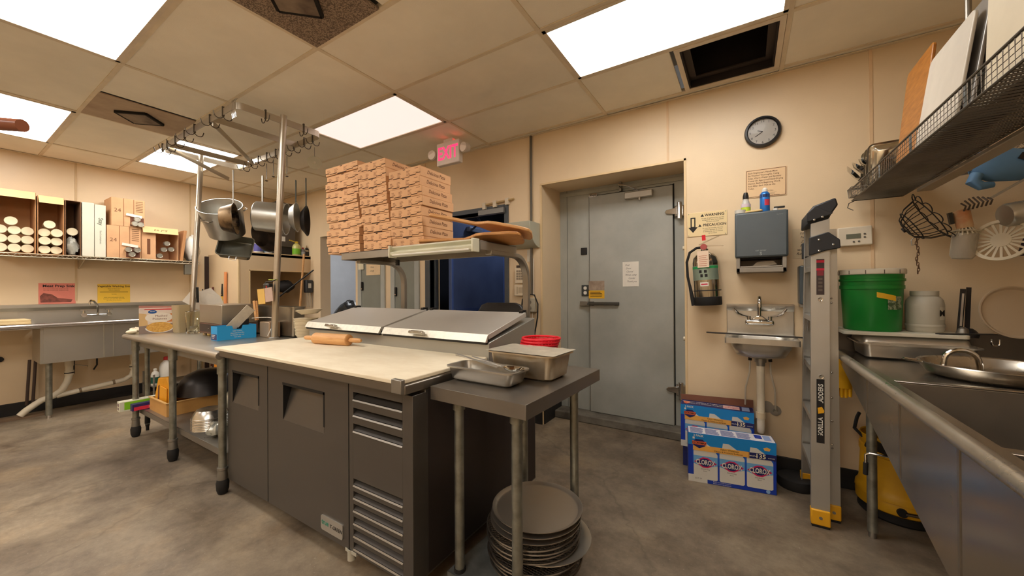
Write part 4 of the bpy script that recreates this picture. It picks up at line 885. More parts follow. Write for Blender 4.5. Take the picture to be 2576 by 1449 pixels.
# ================================================================ BLEACH BOXES
CB = mat('carton_blue', (24, 92, 196), .35, var=.03); CBD = mat('carton_deep_blue', (20, 58, 168), .35, var=.03); CCY = mat('carton_cyan', (22, 134, 206), .35, var=.03)
NAVY = mat('carton_navy', (24, 34, 96), .4); BOT = mat('bottle_white', (214, 210, 200), .5, var=.02); BOTB = mat('bottle_band', (110, 168, 214), .5); MAG = mat('carton_magenta', (204, 32, 92), .4); ORG = mat('carton_orange', (238, 176, 84), .4); ROR = mat('badge_orange', (222, 104, 64), .4)
def bleach(lab, loc, rz, W, Hh, D, top, full=True):
    t = thing('bleach_carton', lab, 'carton', loc, rz)
    B(0, W, 0, D, 0, Hh).build('carton', CBD, t, bev=.002)
    y = -.0006; pr = lambda poly, m, nm, o=0: MB().prism(poly, y-.0004*o, 0, 'y').build(nm, m, t)
    bxp = lambda x0, x1, z0, z1: [(x0, z0), (x1, z0), (x1, z1), (x0, z1)]
    pr(bxp(0, W, Hh*.76, Hh), CCY, 'print_panel', 0); pr(bxp(W*.055, W*.97, Hh*.40, Hh*.77), CB, 'print_panel', 1)
    bw = W*.29
    for k in range(3):
        x = W*.06 + k*W*.307
        pr([(x+bw*.02, Hh*.10), (x+bw*.06, Hh*.08), (x+bw*.94, Hh*.08), (x+bw, Hh*.10), (x+bw, Hh*.60), (x+bw*.92, Hh*.66), (x+bw*.78, Hh*.74), (x+bw*.40, Hh*.86), (x+bw*.16, Hh*.86), (x+bw*.12, Hh*.72), (x+bw*.02, Hh*.64)], BOT, 'bottle_picture', 2)
        pr([(x+bw*.36, Hh*.72), (x+bw*.44, Hh*.76), (x+bw*.66, Hh*.71), (x+bw*.62, Hh*.69)], CB, 'bottle_grip', 3)
        pr([(x+bw*.02, Hh*.38), (x+bw*.5, Hh*.32), (x+bw, Hh*.38), (x+bw, Hh*.55), (x+bw*.02, Hh*.55)], BOTB, 'bottle_band', 3)
        cx, cz = x+bw*.5, Hh*.42
        pr([(cx-bw*.47, cz), (cx-bw*.1, cz+Hh*.105), (cx+bw*.1, cz+Hh*.105), (cx+bw*.47, cz), (cx+bw*.1, cz-Hh*.105), (cx-bw*.1, cz-Hh*.105)], MAG, 'bottle_logo', 4)
        pr([(cx-bw*.40, cz), (cx-bw*.07, cz+Hh*.08), (cx+bw*.07, cz+Hh*.08), (cx+bw*.40, cz), (cx+bw*.07, cz-Hh*.08), (cx-bw*.07, cz-Hh*.08)], NAVY, 'bottle_logo_inner', 5)
        text('CLOROX', Hh*.135, PAPER, t, (cx, y-.0025, cz), bold=.03, sx=.62, ext=.0002)
        text('Disinfecting', Hh*.034, INK, t, (cx, y-.0012, Hh*.285), ext=.0001); text('Bleach', Hh*.026, INK, t, (cx, y-.0012, Hh*.245), ext=.0001)
    pr(bxp(W*.06, W*.71, Hh*.655, Hh*.765), ORG, 'banner', 6); pr(bxp(W*.70, W, Hh*.655, Hh*.765), NAVY, 'banner_end', 6)
    text('Fabric Whiteness', Hh*.046, INK, t, (W*.49, y-.0029, Hh*.735), ext=.0001); text('Cleans & Protects Surfaces', Hh*.046, INK, t, (W*.47, y-.0029, Hh*.685), ext=.0001)
    text('135', Hh*.12, mat('cream_ink', (236, 224, 190), .5), t, (W*.83, y-.0029, Hh*.708), bold=.02); text('washes', Hh*.05, PAPER, t, (W*.755, y-.0029, Hh*.705), ext=.0001); text('ounces', Hh*.04, PAPER, t, (W*.945, y-.0029, Hh*.70), ext=.0001)
    cx, cz = W*.135, Hh*.80
    pr([(cx-W*.085, cz+Hh*.02), (cx-W*.04, cz+Hh*.085), (cx+W*.04, cz+Hh*.085), (cx+W*.085, cz+Hh*.02), (cx+W*.07, cz-Hh*.045), (cx, cz-Hh*.1), (cx-W*.07, cz-Hh*.045)], NAVY, 'emblem', 7)
    pr(bxp(cx-W*.085, cx+W*.085, cz-Hh*.025, cz+Hh*.045), ROR, 'emblem_band', 8); text('CLOROMAX', Hh*.058, INK, t, (cx, y-.0035, cz+.003), bold=.02, sx=.8, ext=.0001)
    text('3 PACK', Hh*.062, PAPER, t, (W*.125, y-.001, Hh*.955), bold=.02, sx=.9); pr(bxp(W*.055, W*.08, Hh*.885, Hh*.925), PAPER, 'bottle_icon', 2)
    pr([(W*.86, Hh*.875), (W*.90, Hh*.90), (W*.94, Hh*.875), (W*.925, Hh*.83), (W*.875, Hh*.83)], ORG, 'seal', 2)
    pr(bxp(0, W*.23, 0, Hh*.145), BOT, 'date_panel', 3); text('LOT 24', Hh*.04, GREYINK, t, (W*.12, y-.0016, Hh*.08), ext=.0001)
    for k in range(2): text('Bleach concentrate household', Hh*.026, PAPER, t, (W*.40, y-.0005, Hh*(.06-.035*k)), ext=.0001)
    if full: MB().cyl((W*.91, y-.0004, Hh*.045), (W*.91, 0, Hh*.045), Hh*.035, n=18).build('recycling_mark', mat('pale_mark', (140, 180, 224), .5), t)
    # top print
    if top == 'white':
        B(.004, W-.004, .004, D-.004, Hh, Hh+.0007).build('top_label', mat('carton_top_white', (226, 222, 224), .5), t)
        tp = MB()
        for c in range(4):
            for r in range(9): tp.box(W*(.03+.185*c), W*(.03+.185*c+.165-.03*random.random()), D*(.10+.088*r), D*(.10+.088*r)+.006, Hh+.0007, Hh+.0012)
        o = tp.build('top_print', mat('blue_print', (70, 86, 150), .6), t); o['kind'] = 'stuff'
        B(W*.79, W*.87, D*.35, D*.85, Hh+.0007, Hh+.0013).build('top_panel', CBD, t); B(W*.885, W*.965, D*.2, D*.85, Hh+.0007, Hh+.0013).build('top_panel', mat('pale_blue_print', (150, 170, 214), .5), t)
    else:
        B(.004, W-.004, .004, D-.004, Hh, Hh+.0007).build('top_label', NAVY, t)
        F = (0, 0, 0); pk = mat('pink_panel', (236, 200, 196), .5)
        B(W*.60, W*.82, D*.2, D*.8, Hh+.0007, Hh+.0012).build('upright_panel', pk, t)
        text('KEEP BOX', .018, REDINK, t, (W*.71, D*.66, Hh+.0014), F, ext=.0001); text('UPRIGHT', .026, REDINK, t, (W*.71, D*.40, Hh+.0014), F, ext=.0001, bold=.02)
        B(W*.85, W*.95, D*.15, D*.85, Hh+.0007, Hh+.0012).build('top_panel', mat('pale_blue_print', (0, 0, 0)), t)
        text('Cloromax Whitens & Keeps Whiter', .02, PAPER, t, (W*.34, D*.68, Hh+.0014), F, ext=.0001, bold=.02); text('Cleans and Protects Surfaces', .02, PAPER, t, (W*.34, D*.40, Hh+.0014), F, ext=.0001, bold=.02)
        MB().prism([(W*.03, D*.7), (W*.13, D*.7), (W*.12, D*.35), (W*.08, D*.2), (W*.04, D*.35)], Hh+.0007, Hh+.0013).build('emblem', ROR, t)
        MB().add([(-.005, D, Hh), (W+.005, D, Hh), (W+.005, D+.02, Hh+.05), (-.012, D+.02, Hh+.035), (-.005, D+.003, Hh), (W+.005, D+.003, Hh), (W+.005, D+.023, Hh+.05), (-.012, D+.023, Hh+.035)], [(0,1,2,3), (4,7,6,5), (0,3,7,4), (1,5,6,2), (3,2,6,7), (0,4,5,1)]).build('open_flap', KRAFTIN, t)
    return t
bleach('blue bleach carton standing on the floor in front of another carton', (-.338, 2.775, .0005), 9, .50, .325, .13, 'white')
bleach('raised blue bleach carton with an open brown flap under the hand sink', (-.412, 2.985, .146), 3, .455, .305, .13, 'navy', False)
tag(B(0, .43, 0, .13, 0, .145).build('dark_carton', NAVY, loc=(-.40, 2.995, .0002), rot=(0, 0, R(3)), bev=.003), 'dark navy carton under the raised bleach carton', 'carton')
# ================================================================ LADDER
t = thing('step_ladder', 'folded aluminium step ladder with black top and yellow feet', 'ladder', (.34, 2.60, 0))
def rail(p0, p1, w_, d, nm='rail'):
    q = MB(); q.obox(p0, p1, w_, .004, up=(0, 1, 0))
    a, b_ = Vector(p0), Vector(p1)
    for s_ in (-1, 1): q.obox(a+Vector((s_*w_/2, d/2, 0)), b_+Vector((s_*w_/2, d/2, 0)), .004, d, up=(0, 1, 0))
    return q.build(nm, ALU, t)
NF0, NF1 = (-.005, 0, .05), (.01, .035, 1.70)         # near front rail
FF0, FF1 = (-.005, .475, .05), (.005, .30, 1.70)
NR0, NR1 = (.065, .10, .05), (.055, .07, 1.62)
FR0, FR1 = (.065, .50, .05), (.055, .30, 1.62)
nf = rail(NF0, NF1, .076, .028); ff = rail(FF0, FF1, .07, -.028); nr = rail(NR0, NR1, .056, .024); frr = rail(FR0, FR1, .056, -.024)
lerp = lambda a, b_, f: tuple(a[i]+(b_[i]-a[i])*f for i in range(3))
for k, z in enumerate((.30, .58, .86, 1.14, 1.42)):
    fz = (z-.05)/1.65; a, b_ = lerp(NF0, NF1, fz), lerp(FF0, FF1, fz)
    q = MB(); q.box(a[0]-.035, a[0]+.045, a[1]+.02, b_[1]-.02, z-.004, z); q.box(a[0]-.037, a[0]-.033, a[1]+.02, b_[1]-.02, z-.03, z)
    q.build('step', ALU, t, bev=.002)
    for s_ in (0, 1):
        p = b_ if s_ else a; y = p[1] + (-.03 if s_ else .03)
        MB().obox((a[0]-.02, y, z-.01), (a[0]-.02, p[1]+(-.006 if s_ else .006), z-.11), .02, .003, up=(1, 0, 0)).build('step_brace', ALU, t)
for k, z in enumerate((.55, 1.05)): fz = (z-.05)/1.57; a, b_ = lerp(NR0, NR1, fz), lerp(FR0, FR1, fz); MB().obox(a, b_, .02, .03).build('rear_brace', ALU, t)
LADB = mat('ladder_black', (38, 40, 44), .45, var=.06)
cap = MB().prism([(-.065, 1.625), (-.055, 1.70), (-.03, 1.735), (.09, 1.775), (.10, 1.74), (.085, 1.70), (.055, 1.66), (-.02, 1.645)], .0, .325, 'x'); 
cap = MB(); cap.prism([(-.045, 1.65), (-.042, 1.72), (-.02, 1.75), (.075, 1.785), (.085, 1.745), (.058, 1.70), (.045, 1.672), (-.02, 1.655)], .025, .33, 'y'); cap.build('top_cap', LADB, t, bev=.008)
MB().prism([(-.05, 1.66), (.05, 1.69), (.06, 1.70), (-.02, 1.74), (-.05, 1.71)], -.002, .03, 'y').build('cap_cheek', LADB, t, bev=.004)
hp_ = [(-.042, 1.475), (-.042, 1.575), (.04, 1.60), (.088, 1.555), (.09, 1.51), (.03, 1.50)]
MB().prism(hp_, .005, .025, 'y').build('hinge_plate', LADB, t, bev=.004); MB().prism(hp_, .32, .335, 'y').build('hinge_plate', LADB, t, bev=.004)
for x, z in ((-.02, 1.67), (.015, 1.682), (.0, 1.56), (.0, 1.50), (.06, 1.53)): MB().lathe([(.001, .004), (.005, .003), (.007, 0)], 10).build('rivet', CHROME, t, loc=(x, (.0 if z > 1.62 else .005), z), rot=(R(90), 0, 0))
for z in (1.24, 1.215, .83, .69, .56, .43, .41): MB().lathe([(.001, .004), (.004, .003), (.006, 0)], 10).build('rivet', CHROME, t, loc=(.06, NR0[1]+(NR1[1]-NR0[1])*z/1.7-.003, z), rot=(R(90), 0, 0))
for z in (1.235, .815): MB().lathe([(.006, .003), (.011, .004), (.012, 0)], 14).build('grommet', CHROME, t, loc=(.006, NF0[1]+(NF1[1]-NF0[1])*z/1.7-.003, z), rot=(R(90), 0, 0))
YEL = mat('ladder_yellow', (236, 172, 30), .45, var=.05)
for p, w_ in ((NF0, .084), (FF0, .078), (NR0, .064), (FR0, .064)):
    f = MB().box(p[0]-w_/2, p[0]+w_/2, p[1]-.01, p[1]+.04, .012, .095).build('foot', YEL, t, bev=.006)
    MB().box(p[0]-w_/2+.004, p[0]+w_/2-.004, p[1]-.006, p[1]+.036, 0, .012).build('foot_pad', RUBBER, f)
    MB().cyl((p[0], p[1]-.0105, .055), (p[0], p[1]-.013, .055), .008, n=10).build('foot_bolt', STEELD, f)
def rail_pt(z, dx=0): f = (z-.05)/1.65; p = lerp(NF0, NF1, f); return (p[0]+dx, p[1]-.0025, z)
ROTV = (R(90), R(-90), 0)
q = MB().obox(rail_pt(.455), rail_pt(.80), .034, .001, up=(0, 1, 0)).build('brand_sticker', INK, t)
text('GORILLA', .029, PAPER, q, (.0, rail_pt(.54)[1]-.001, .54), ROTV, bold=.02, sx=.92); text('LADDERS', .029, PAPER, q, (.003, rail_pt(.715)[1]-.001, .72), ROTV, bold=.02, sx=.9)
MB().prism([(-.012, -.02), (.012, -.012), (.014, .0), (.004, .02), (-.014, .012)], -.001, 0, 'y').build('emblem', YEL, q, loc=(.002, rail_pt(.63)[1]-.001, .632))
q = MB().obox(rail_pt(1.26), rail_pt(1.455), .034, .001, up=(0, 1, 0)).build('warning_sticker', mat('sticker_dark', (62, 48, 46), .5), t)
for z, h in ((1.45, .014), (1.405, .012)): MB().obox(rail_pt(z-h), rail_pt(z), .034, .0016, up=(0, 1, 0)).build('sticker_red', REDINK, q)
MB().obox(rail_pt(1.365), rail_pt(1.395), .028, .0016, up=(0, 1, 0)).build('sticker_picture', mat('sticker_maroon', (130, 40, 50), .5), q)
for z in (1.28, 1.30, 1.32, 1.34): MB().obox(rail_pt(z), rail_pt(z+.012), .018, .0016, up=(0, 1, 0)).build('sticker_icon', GREYINK, q)
# black rubber mat rolled behind the ladder
tag(MB().lathe([(.001, 0), (.10, 0), (.105, .01), (.10, .06), (.09, .062), (.001, .05)], 24).build('black_tray', RUBBER, loc=(.27, 3.06, .0005)), 'low black plastic tray on the floor by the ladder feet', 'tray')

# ================================================================ DISH SINK TABLE
t = thing('dish_sink', 'long stainless dish sink table with rolled front rim and drainboard', 'sink', (.455, 3.15, 0))
X0 = .455; DSK = mat('dish_sink_steel', (172, 165, 155), .24, .95, var=.03, scale=3, rvar=.05); DZ = .905
def W(x, y, z): return (x-.455, y-3.15, z)
rp = [W(.47, 3.14, .90), W(.458, 3.10, .915), W(.455, 3.05, .915), W(.455, .35, .915)]
MB().tube(rp, .021, 16).build('rolled_rim', mat('rim_steel', (198, 192, 180), .3, .9, var=.06, scale=9, rvar=.05), t)
MB().add([W(.476, 3.14, .905), W(.476, .35, .905), W(.54, .35, .893), W(.54, 3.14, .893)], [(0,1,2,3)]).build('rim_flange', DSK, t)
def zb(y): return .484 + .256*(y-1.576)
MB().prism([(3.14-3.15, .905), (3.14-3.15, zb(3.14)), (.95-3.15, zb(.95)), (.35-3.15, .31), (.35-3.15, .905)], .028, .075, 'x').build('apron', DSK, t)
for y in (2.39, 1.945, 1.488): MB().box(.0255, .029, y-3.15-.006, y-3.15+.006, zb(y)+.01, .88).build('apron_seam', mat('seam_steel', (150, 144, 134), .3, .9), t)
MB().box(.085, .905, 2.23-3.15, 0, DZ-.03, DZ-.012).build('drainboard', DSK, t, bev=.003)
MB().box(.075, .905, 2.20-3.15, 2.235-3.15, DZ-.03, DZ).build('basin_lip', DSK, t, bev=.004)
MB().box(.075, .90, 1.42-3.15, 1.46-3.15, DZ-.06, DZ-.012).build('basin_divider', DSK, t, bev=.004)
bz = .60
MB().box(.075, .90, .40-3.15, 2.2-3.15, bz-.004, bz).box(.88, .905, .4-3.15, 2.2-3.15, bz, DZ).box(.076, .9, 2.195-3.15, 2.2-3.15, bz, DZ-.01).box(.076, .9, .40-3.15, .405-3.15, bz, DZ-.01).box(.076, .9, 1.435-3.15, 1.445-3.15, bz, DZ-.06).build('basin', mat('basin_steel', (156, 148, 138), .34, .85, var=.05, scale=4, rvar=.05), t)
MB().box(.885, .91, .35-3.15, .035, DZ-.03, DZ+.22).build('side_splash', DSK, t); MB().box(.05, .89, .012, .036, DZ-.03, DZ+.13).build('back_splash', mat('dark_splash', (96, 90, 84), .35, .8), t)
for x, y, zt in ((.55, 2.64, .78), (1.25, 2.64, .86), (.62, .7, .5), (1.25, .7, .6)):
    l = MB().cyl(W(x, y, .03), W(x, y, zt), .021, n=16).build('leg', GALV, t); MB().lathe([(.012, .035), (.016, .02), (.016, 0)], 12, W(x, y, 0)).build('foot', STEELD, l)
MB().tube([W(.60, 2.52, .47), W(.52, 2.53, .47), W(.505, 2.53, .46), W(.505, 2.53, .40)], .006, 8).build('drain_lever', CHROME, t)
MB().cyl(W(.505, 2.53, .42), W(.503, 2.53, .36), .010).build('lever_grip', RUBBER, t)
# pans, board, bucket, jug on the drainboard
DT = DZ-.0115
o = tag(pan(.44, .27, .088, rim=.022, r=.03, taper=.96).build('hotel_pan', PANM, loc=(.79, 3.01, DT), ang=50), 'upright stainless hotel pan on the dish table drainboard', 'pan')
o = tag(pan(.43, .27, .045, rim=.02, r=.03, taper=.96).build('hotel_pan', PANM, loc=(.775, 3.012, DT+.088+.0455), rot=(R(180), 0, R(-1)), ang=50), 'upturned stainless hotel pan lying under the white cutting board', 'pan')
BZ = DT+.088+.046
tag(MB().prism(rrect(.50, .30, .03), 0, .02).build('white_cutting_board', mat('white_poly', (214, 208, 190), .45, var=.04), loc=(.73, 3.01, BZ), bev=.003), 'white plastic cutting board under the green bucket', 'cutting board')
BZ += .0205
t = thing('green_bucket', 'green plastic bucket with white lid on the white cutting board', 'bucket', (.632, 3.015, BZ))
GRN = mat('green_plastic', (22, 128, 46), .35, var=.05)
MB().lathe([(.001, 0), (.122, 0), (.126, .006), (.136, .24), (.142, .242), (.142, .262), (.138, .264), (.139, .285), (.145, .287), (.145, .30), (.140, .302), (.141, .335), (.136, .335)], 44).build('body', GRN, t)
MB().lathe([(.001, .352), (.13, .352), (.135, .358), (.146, .356), (.149, .348), (.149, .330), (.146, .326)], 44).build('lid', mat('lid_white', (222, 212, 192), .45), t)
for a in range(0, 360, 30): MB().box(.1485, .1495, -.002, .002, .328, .35).build('lid_notch', GREYINK, t, rot=(0, 0, R(a+10)))
wrap(.1365, 288, 322, .125, .20, 8).build('torn_label', mat('torn_label', (150, 160, 130), .6, rgb2=(70, 90, 60), scale=60, lo=.45, hi=.55), t)
q = wrap(.1372, 268, 305, .195, .225, 10); q.xf(Matrix.Rotation(R(0), 4, 'Z')); 
for i in range(len(q.v)): a = math.atan2(q.v[i][1], q.v[i][0]); q.v[i] = (q.v[i][0], q.v[i][1], q.v[i][2] - (a+1.6)*.035)
q.build('yellow_tape', mat('yellow_tape', (238, 186, 44), .5), t)
t = thing('white_jug', 'translucent white plastic jug beside the green bucket', 'jug', (.857, 3.03, BZ))
JW = mat('milky_plastic', (190, 184, 168), .4, var=.03)
MB().lathe([(.001, 0), (.07, 0), (.076, .01), (.078, .15), (.073, .178), (.060, .196), (.054, .20), (.057, .203), (.057, .228), (.052, .228), (.051, .20)], 32).build('body', JW, t)
MB().lathe([(.078, .028), (.0795, .032), (.0795, .04), (.078, .044)], 32).build('ridge', JW, t)
q = wrap(.0786, 300, 335, .07, .14, 6); q.build('label', mat('jug_label', (210, 204, 186), .5), t); text('M', .045, INK, t, (.051, -.0605, .105), (R(90), 0, R(40)), bold=.03)
t = thing('black_tongs', 'black handled steel tongs standing by the jug', 'tongs', (.985, 2.98, BZ-.02), rot=(R(-4), R(3), 0))
MB().obox((-.012, 0, .03), (-.004, 0, .26), .020, .006, up=(0, 1, 0)).build('arm', BLACK, t); MB().obox((.018, .01, .03), (.02, .01, .27), .018, .006, up=(0, 1, 0)).build('arm', BLACK, t); MB().obox((-.010, -.005, .06), (-.005, -.005, .235), .008, .004, up=(0, 1, 0)).build('arm_inlay', STEEL, t)
MB().lathe([(.001, 0), (.022, .004), (.026, .02), (.02, .045), (.008, .055)], 14).build('cup', STEELD, t); MB().lathe([(.001, 0), (.03, .0), (.034, .02), (.02, .04), (.008, .05)], 14, (.03, .01, 0)).build('grip_end', BLACK, t)
tag(MB().obox((0, 0, 0), (.22, .05, .004), .03, .004).build('black_spatula', BLACK, loc=(.86, 2.875, BZ+.003)), 'flat black spatula lying on the white cutting board', 'spatula')
# wash basin with arched handle
t = thing('wash_basin', 'large round steel basin with loop handles on the drainboard', 'basin', (.935, 2.505, DT))
BS = mat('basin_bowl_steel', (186, 178, 164), .26, .95, var=.08, scale=6, rvar=.1)
MB().lathe([(.001, .004), (.19, .004), (.215, .02), (.235, .06), (.246, .064), (.249, .060), (.246, .055), (.22, .016), (.19, 0), (.001, 0)], 48).build('bowl', BS, t)
MB().tube([(-.245, -.03, .06), (-.29, -.025, .064), (-.30, .0, .065), (-.29, .025, .064), (-.245, .03, .06)], .005, 8).build('loop_handle', CHROME, t)
MB().tube([(-.20, -.10, .05), (-.195, -.10, .085)] + [(-.145-.05*math.cos(R(a)), -.10+.0*a, .085+.045*math.sin(R(a))) for a in range(10, 171, 16)] + [(-.092, -.10, .07), (-.09, -.10, .03)], .010, 10).build('arched_handle', CHROME, t)
# yellow glove
t = thing('rubber_glove', 'yellow rubber glove hanging from the dish table end', 'glove', (.500, 2.985, .66))
q = MB(); ring = lambda w_, d, z, cx=0: [(cx+w_*math.cos(R(a)), d*math.sin(R(a)), z) for a in range(0, 360, 24)]
loft(q, [ring(.030, .016, .235), ring(.033, .018, .22), ring(.028, .018, .16), ring(.034, .022, .10), ring(.040, .024, .06), ring(.038, .022, .03)], True, True)
q.build('palm', mat('yellow_rubber', (240, 180, 20), .4, var=.05), t)
for k in range(4): MB().tube([(-.028+.019*k, 0, .04), (-.029+.019*k, -.004, .0), (-.028+.0185*k, -.006, -.03+.006*abs(k-1.4))], [.0105, .010, .008], 10).build('finger', MATS['yellow_rubber'], t)
MB().tube([(.032, 0, .10), (.048, -.004, .07), (.052, -.006, .045)], [.012, .011, .009], 10).build('thumb', MATS['yellow_rubber'], t)
# mop bucket
t = thing('mop_bucket', 'yellow mop bucket with black wringer handle under the dish table', 'bucket', (.735, 2.995, 0))
YB2 = mat('mop_yellow', (222, 168, 30), .45, var=.1, scale=5)
MB().lathe([(.001, .05), (.170, .05), (.182, .06), (.184, .10), (.178, .115), (.186, .118), (.184, .14), (.176, .15), (.168, .17), (.160, .34), (.166, .346), (.166, .38), (.158, .385), (.162, .40), (.165, .44), (.16, .445), (.155, .44), (.15, .10), (.001, .09)], 40).build('tub', YB2, t)
MB().lathe([(.165, .0), (.175, .012), (.172, .05)], 40).build('skirt', RUBBER, t)
MB().cyl((-.02, -.187, .085), (.07, -.18, .085), .010).build('axle', CHROME, t); MB().cyl((-.03, -.192, .085), (-.03, -.172, .085), .022).build('hub', RUBBER, t)
MB().tube([(-.155, -.03, .42), (-.19, -.02, .46), (-.175, 0, .52), (-.16, .02, .545)], .009, 8).build('wire_bail', BLACK, t); MB().prism([(-.17, .40), (-.06, .36), (-.05, .40), (-.15, .455)], -.15, -.13, 'y').build('rim_guard', BLACK, t)

# ================================================================ OVERHEAD WIRE SHELF over the dish table
WIRE = mat('chrome_wire', (150, 144, 136), .3, .9, var=.06); WIRED = mat('tarnished_wire', (92, 86, 78), .42, .85, var=.12)
A0, A1, AY0, AY1, AZ = .572, .80, .95, 3.13, 1.845
t = thing('wire_shelf', 'long overhead chrome wire shelf full of trays above the dish table', 'shelf', (A0, AY0, AZ))
w_, l_ = A1-A0, AY1-AY0
q = MB()
for x in (0, w_): q.tube([(x, 0, 0), (x, l_, 0)], .004, 6); 
q.tube([(0, 0, 0), (w_, 0, 0)], .004, 6); q.tube([(0, l_, 0), (w_, l_, 0)], .004, 6)
q.build('base_frame', WIRED, t)
MB().tube([(0, 0, .075), (0, l_, .075)], .0045, 8).build('front_rail', WIRED, t); MB().tube([(0, l_, .075), (w_, l_, .075)], .0045, 8).build('end_rail', WIRED, t); MB().tube([(w_, 0, .075), (w_, l_, .075)], .0045, 8).build('rear_rail', WIRED, t)
q = MB(); n = int(l_/.026)
for i in range(2*n): y = l_*(i+.5)/(2*n); q.tube([(.0, y, .001), (w_, y+.006*(i % 2), .001)], .0022, 4, caps=False)
for i in range(n+1): y = l_*i/n; q.tube([(0, y, .075), (0, y, .0), (w_, y, .0), (w_, y, .06)], .0016, 4, caps=False)
o = q.build('cross_wires', WIRE, t); o['kind'] = 'stuff'
q = MB()
for i in range(1, 30): q.tube([(w_*i/30, 0, .004), (w_*i/30, l_, .004)], .0018, 4, caps=False)
for zz in (.018, .036, .054): q.tube([(0, 0, zz), (0, l_, zz)], .0013, 4, caps=False)
o = q.build('long_wires', WIRED, t); o['kind'] = 'stuff'
MB().box(w_-.01, w_+.05, 0, l_-.25, -.03, -.012).build('support_rail', mat('support_grey', (176, 164, 146), .4, .6), t, bev=.003)
for y in (.5, 1.45): MB().cyl((w_+.02, y, -.012), (w_+.02, y, H-AZ-.005), .010, n=10).build('hanger_rod', STEELD, t)
MB().tube([(.02, l_-.02, .0), (-.02, l_-.03, -.02), (-.03, l_-.05, -.05), (-.005, l_-.06, -.07)], .0025, 6).build('loose_wire', WIRED, t)
# things standing on the wire shelf
def slab(name, lab, cat, y0, y1, h, x, lean, th, m, r=.03, group=None):
    q = MB().prism([(a+(y1-y0)/2, b_+h/2) for a, b_ in rrect(y1-y0, h, r)], -th/2, th/2, 'x')
    o = q.build(name, m, loc=(x, y0, AZ+.006), rot=(0, R(lean), 0), bev=min(.003, th*.3)); return tag(o, lab, cat, group)
BRD = mat('oiled_board', (186, 122, 52), .35, rgb2=(146, 88, 32), scale=4, stretch=(2, 3, 16), lo=.3, hi=.7)
slab('wooden_board', 'tall amber wooden board standing first on the wire shelf', 'board', 2.30, 2.60, .50, .64, 6, .012, BRD, .02)
slab('wooden_board', 'second amber wooden board standing behind the first on the wire shelf', 'board', 2.27, 2.56, .47, .69, 6, .012, BRD, .02)
TRW = mat('white_tray', (206, 198, 184), .4, var=.05); TRG = mat('grey_tray', (150, 146, 140), .35, .5, var=.06)
specs = [(1.86, 2.22, .38, .605, 'white plastic tray leaning beside the amber boards', TRW), (1.84, 2.20, .42, .630, 'grey metal tray standing between two white trays', TRG), (1.83, 2.19, .44, .655, 'tall white tray at the middle of the wire shelf', TRW), (1.82, 2.18, .46, .680, 'second tall white tray at the middle of the wire shelf', TRW), (1.81, 2.17, .44, .708, 'rear grey tray at the middle of the wire shelf', TRG)]
for y0, y1, h, x, lab, m in specs: slab('serving_tray', lab, 'tray', y0, y1, h, x, 8, .010, m, .03)
for k, (y0, y1, h, x) in enumerate(((1.30, 1.74, .50, .63), (1.28, 1.72, .54, .67), (1.26, 1.70, .50, .71))):
    slab('cream_bin_lid', ['first big cream lid standing at the near end of the wire shelf', 'second, tallest cream lid standing at the near end of the wire shelf', 'third cream lid standing at the near end of the wire shelf'][k], 'lid', y0, y1, h, x, 2, .014, mat('cream_lid', (222, 210, 184), .45, var=.04), .02)
# wire dividers
def divider(y, lab):
    t = thing('rack_divider', lab, 'divider', (.60, y, AZ+.006))
    MB().tube([(0, 0, 0), (0, .005, .10), (.02, .01, .12), (.13, .01, .12), (.15, .01, .10), (.15, .005, 0)], .005, 8).build('hoop', mat('divider_wire', (130, 136, 138), .35, .8), t)
divider(2.245, 'bent wire divider holding the amber boards'); divider(1.775, 'bent wire divider between the white trays and cream lids'); divider(2.68, 'bent wire divider next to the small steel inserts')
SI = mat('bright_insert', (206, 202, 192), .14, 1., var=.05)
for k in range(5):
    o = pan(.13, .22, .09, rim=.010, r=.02, taper=.9).build('steel_insert', SI, loc=(.665+.004*(k % 2), 2.83+.034*k, AZ+.128), rot=(R(-72), R(0), R(-6)), ang=50)
    tag(o, ['first small steel insert pan of the tilted row next to the divider', 'second small steel insert pan of the tilted row', 'third small steel insert pan of the tilted row', 'fourth small steel insert pan of the tilted row', 'last small steel insert pan of the tilted row by the wall'][k], 'pan', 'small steel insert pans')
for k in range(3):
    t = thing('steel_ladle', ['upper steel ladle poking out over the wire shelf end', 'middle steel ladle poking out over the wire shelf end', 'lower steel ladle poking out over the wire shelf end'][k], 'ladle', (.60+.03*k, 3.06-.03*k, AZ+.11+.02*k), rot=(R(10), R(18-10*k), R(8*k)), group='ladles at the shelf end')
    MB().obox((.0, 0, .0), (.12, -.02, -.02), .010, .003).build('handle', STEEL, t)
    q = MB().lathe([(.001, -.018), (.02, -.014), (.031, 0), (.029, 0), (.018, -.012), (.001, -.015)], 20); q.xf(Matrix.Translation((-.035, 0, .03)) @ Matrix.Rotation(R(35), 4, 'Y') @ Matrix.Diagonal((2.2, 1.3, 1.1, 1))); q.build('bowl', CHROME, t)
t = thing('wire_basket', 'small wire mesh fry basket at the far end of the wire shelf', 'basket', (.60, 3.02, AZ+.006))
q = MB()
for i in range(9):
    a = i/8; q.tube([(-.06+.12*a, -.05, .05), (-.055+.11*a, -.045, 0), (-.055+.11*a, .045, 0), (-.06+.12*a, .05, .05)], .0012, 4, caps=False); q.tube([(-.06, -.05+.1*a, .05), (-.055, -.045+.09*a, 0), (.055, -.045+.09*a, 0), (.06, -.05+.1*a, .05)], .0012, 4, caps=False)
o = q.build('mesh', WIRE, t); o['kind'] = 'stuff'
MB().tube([(-.06, -.05, .05), (.06, -.05, .05), (.06, .05, .05), (-.06, .05, .05)], .0025, 6, True).build('rim', WIRE, t)

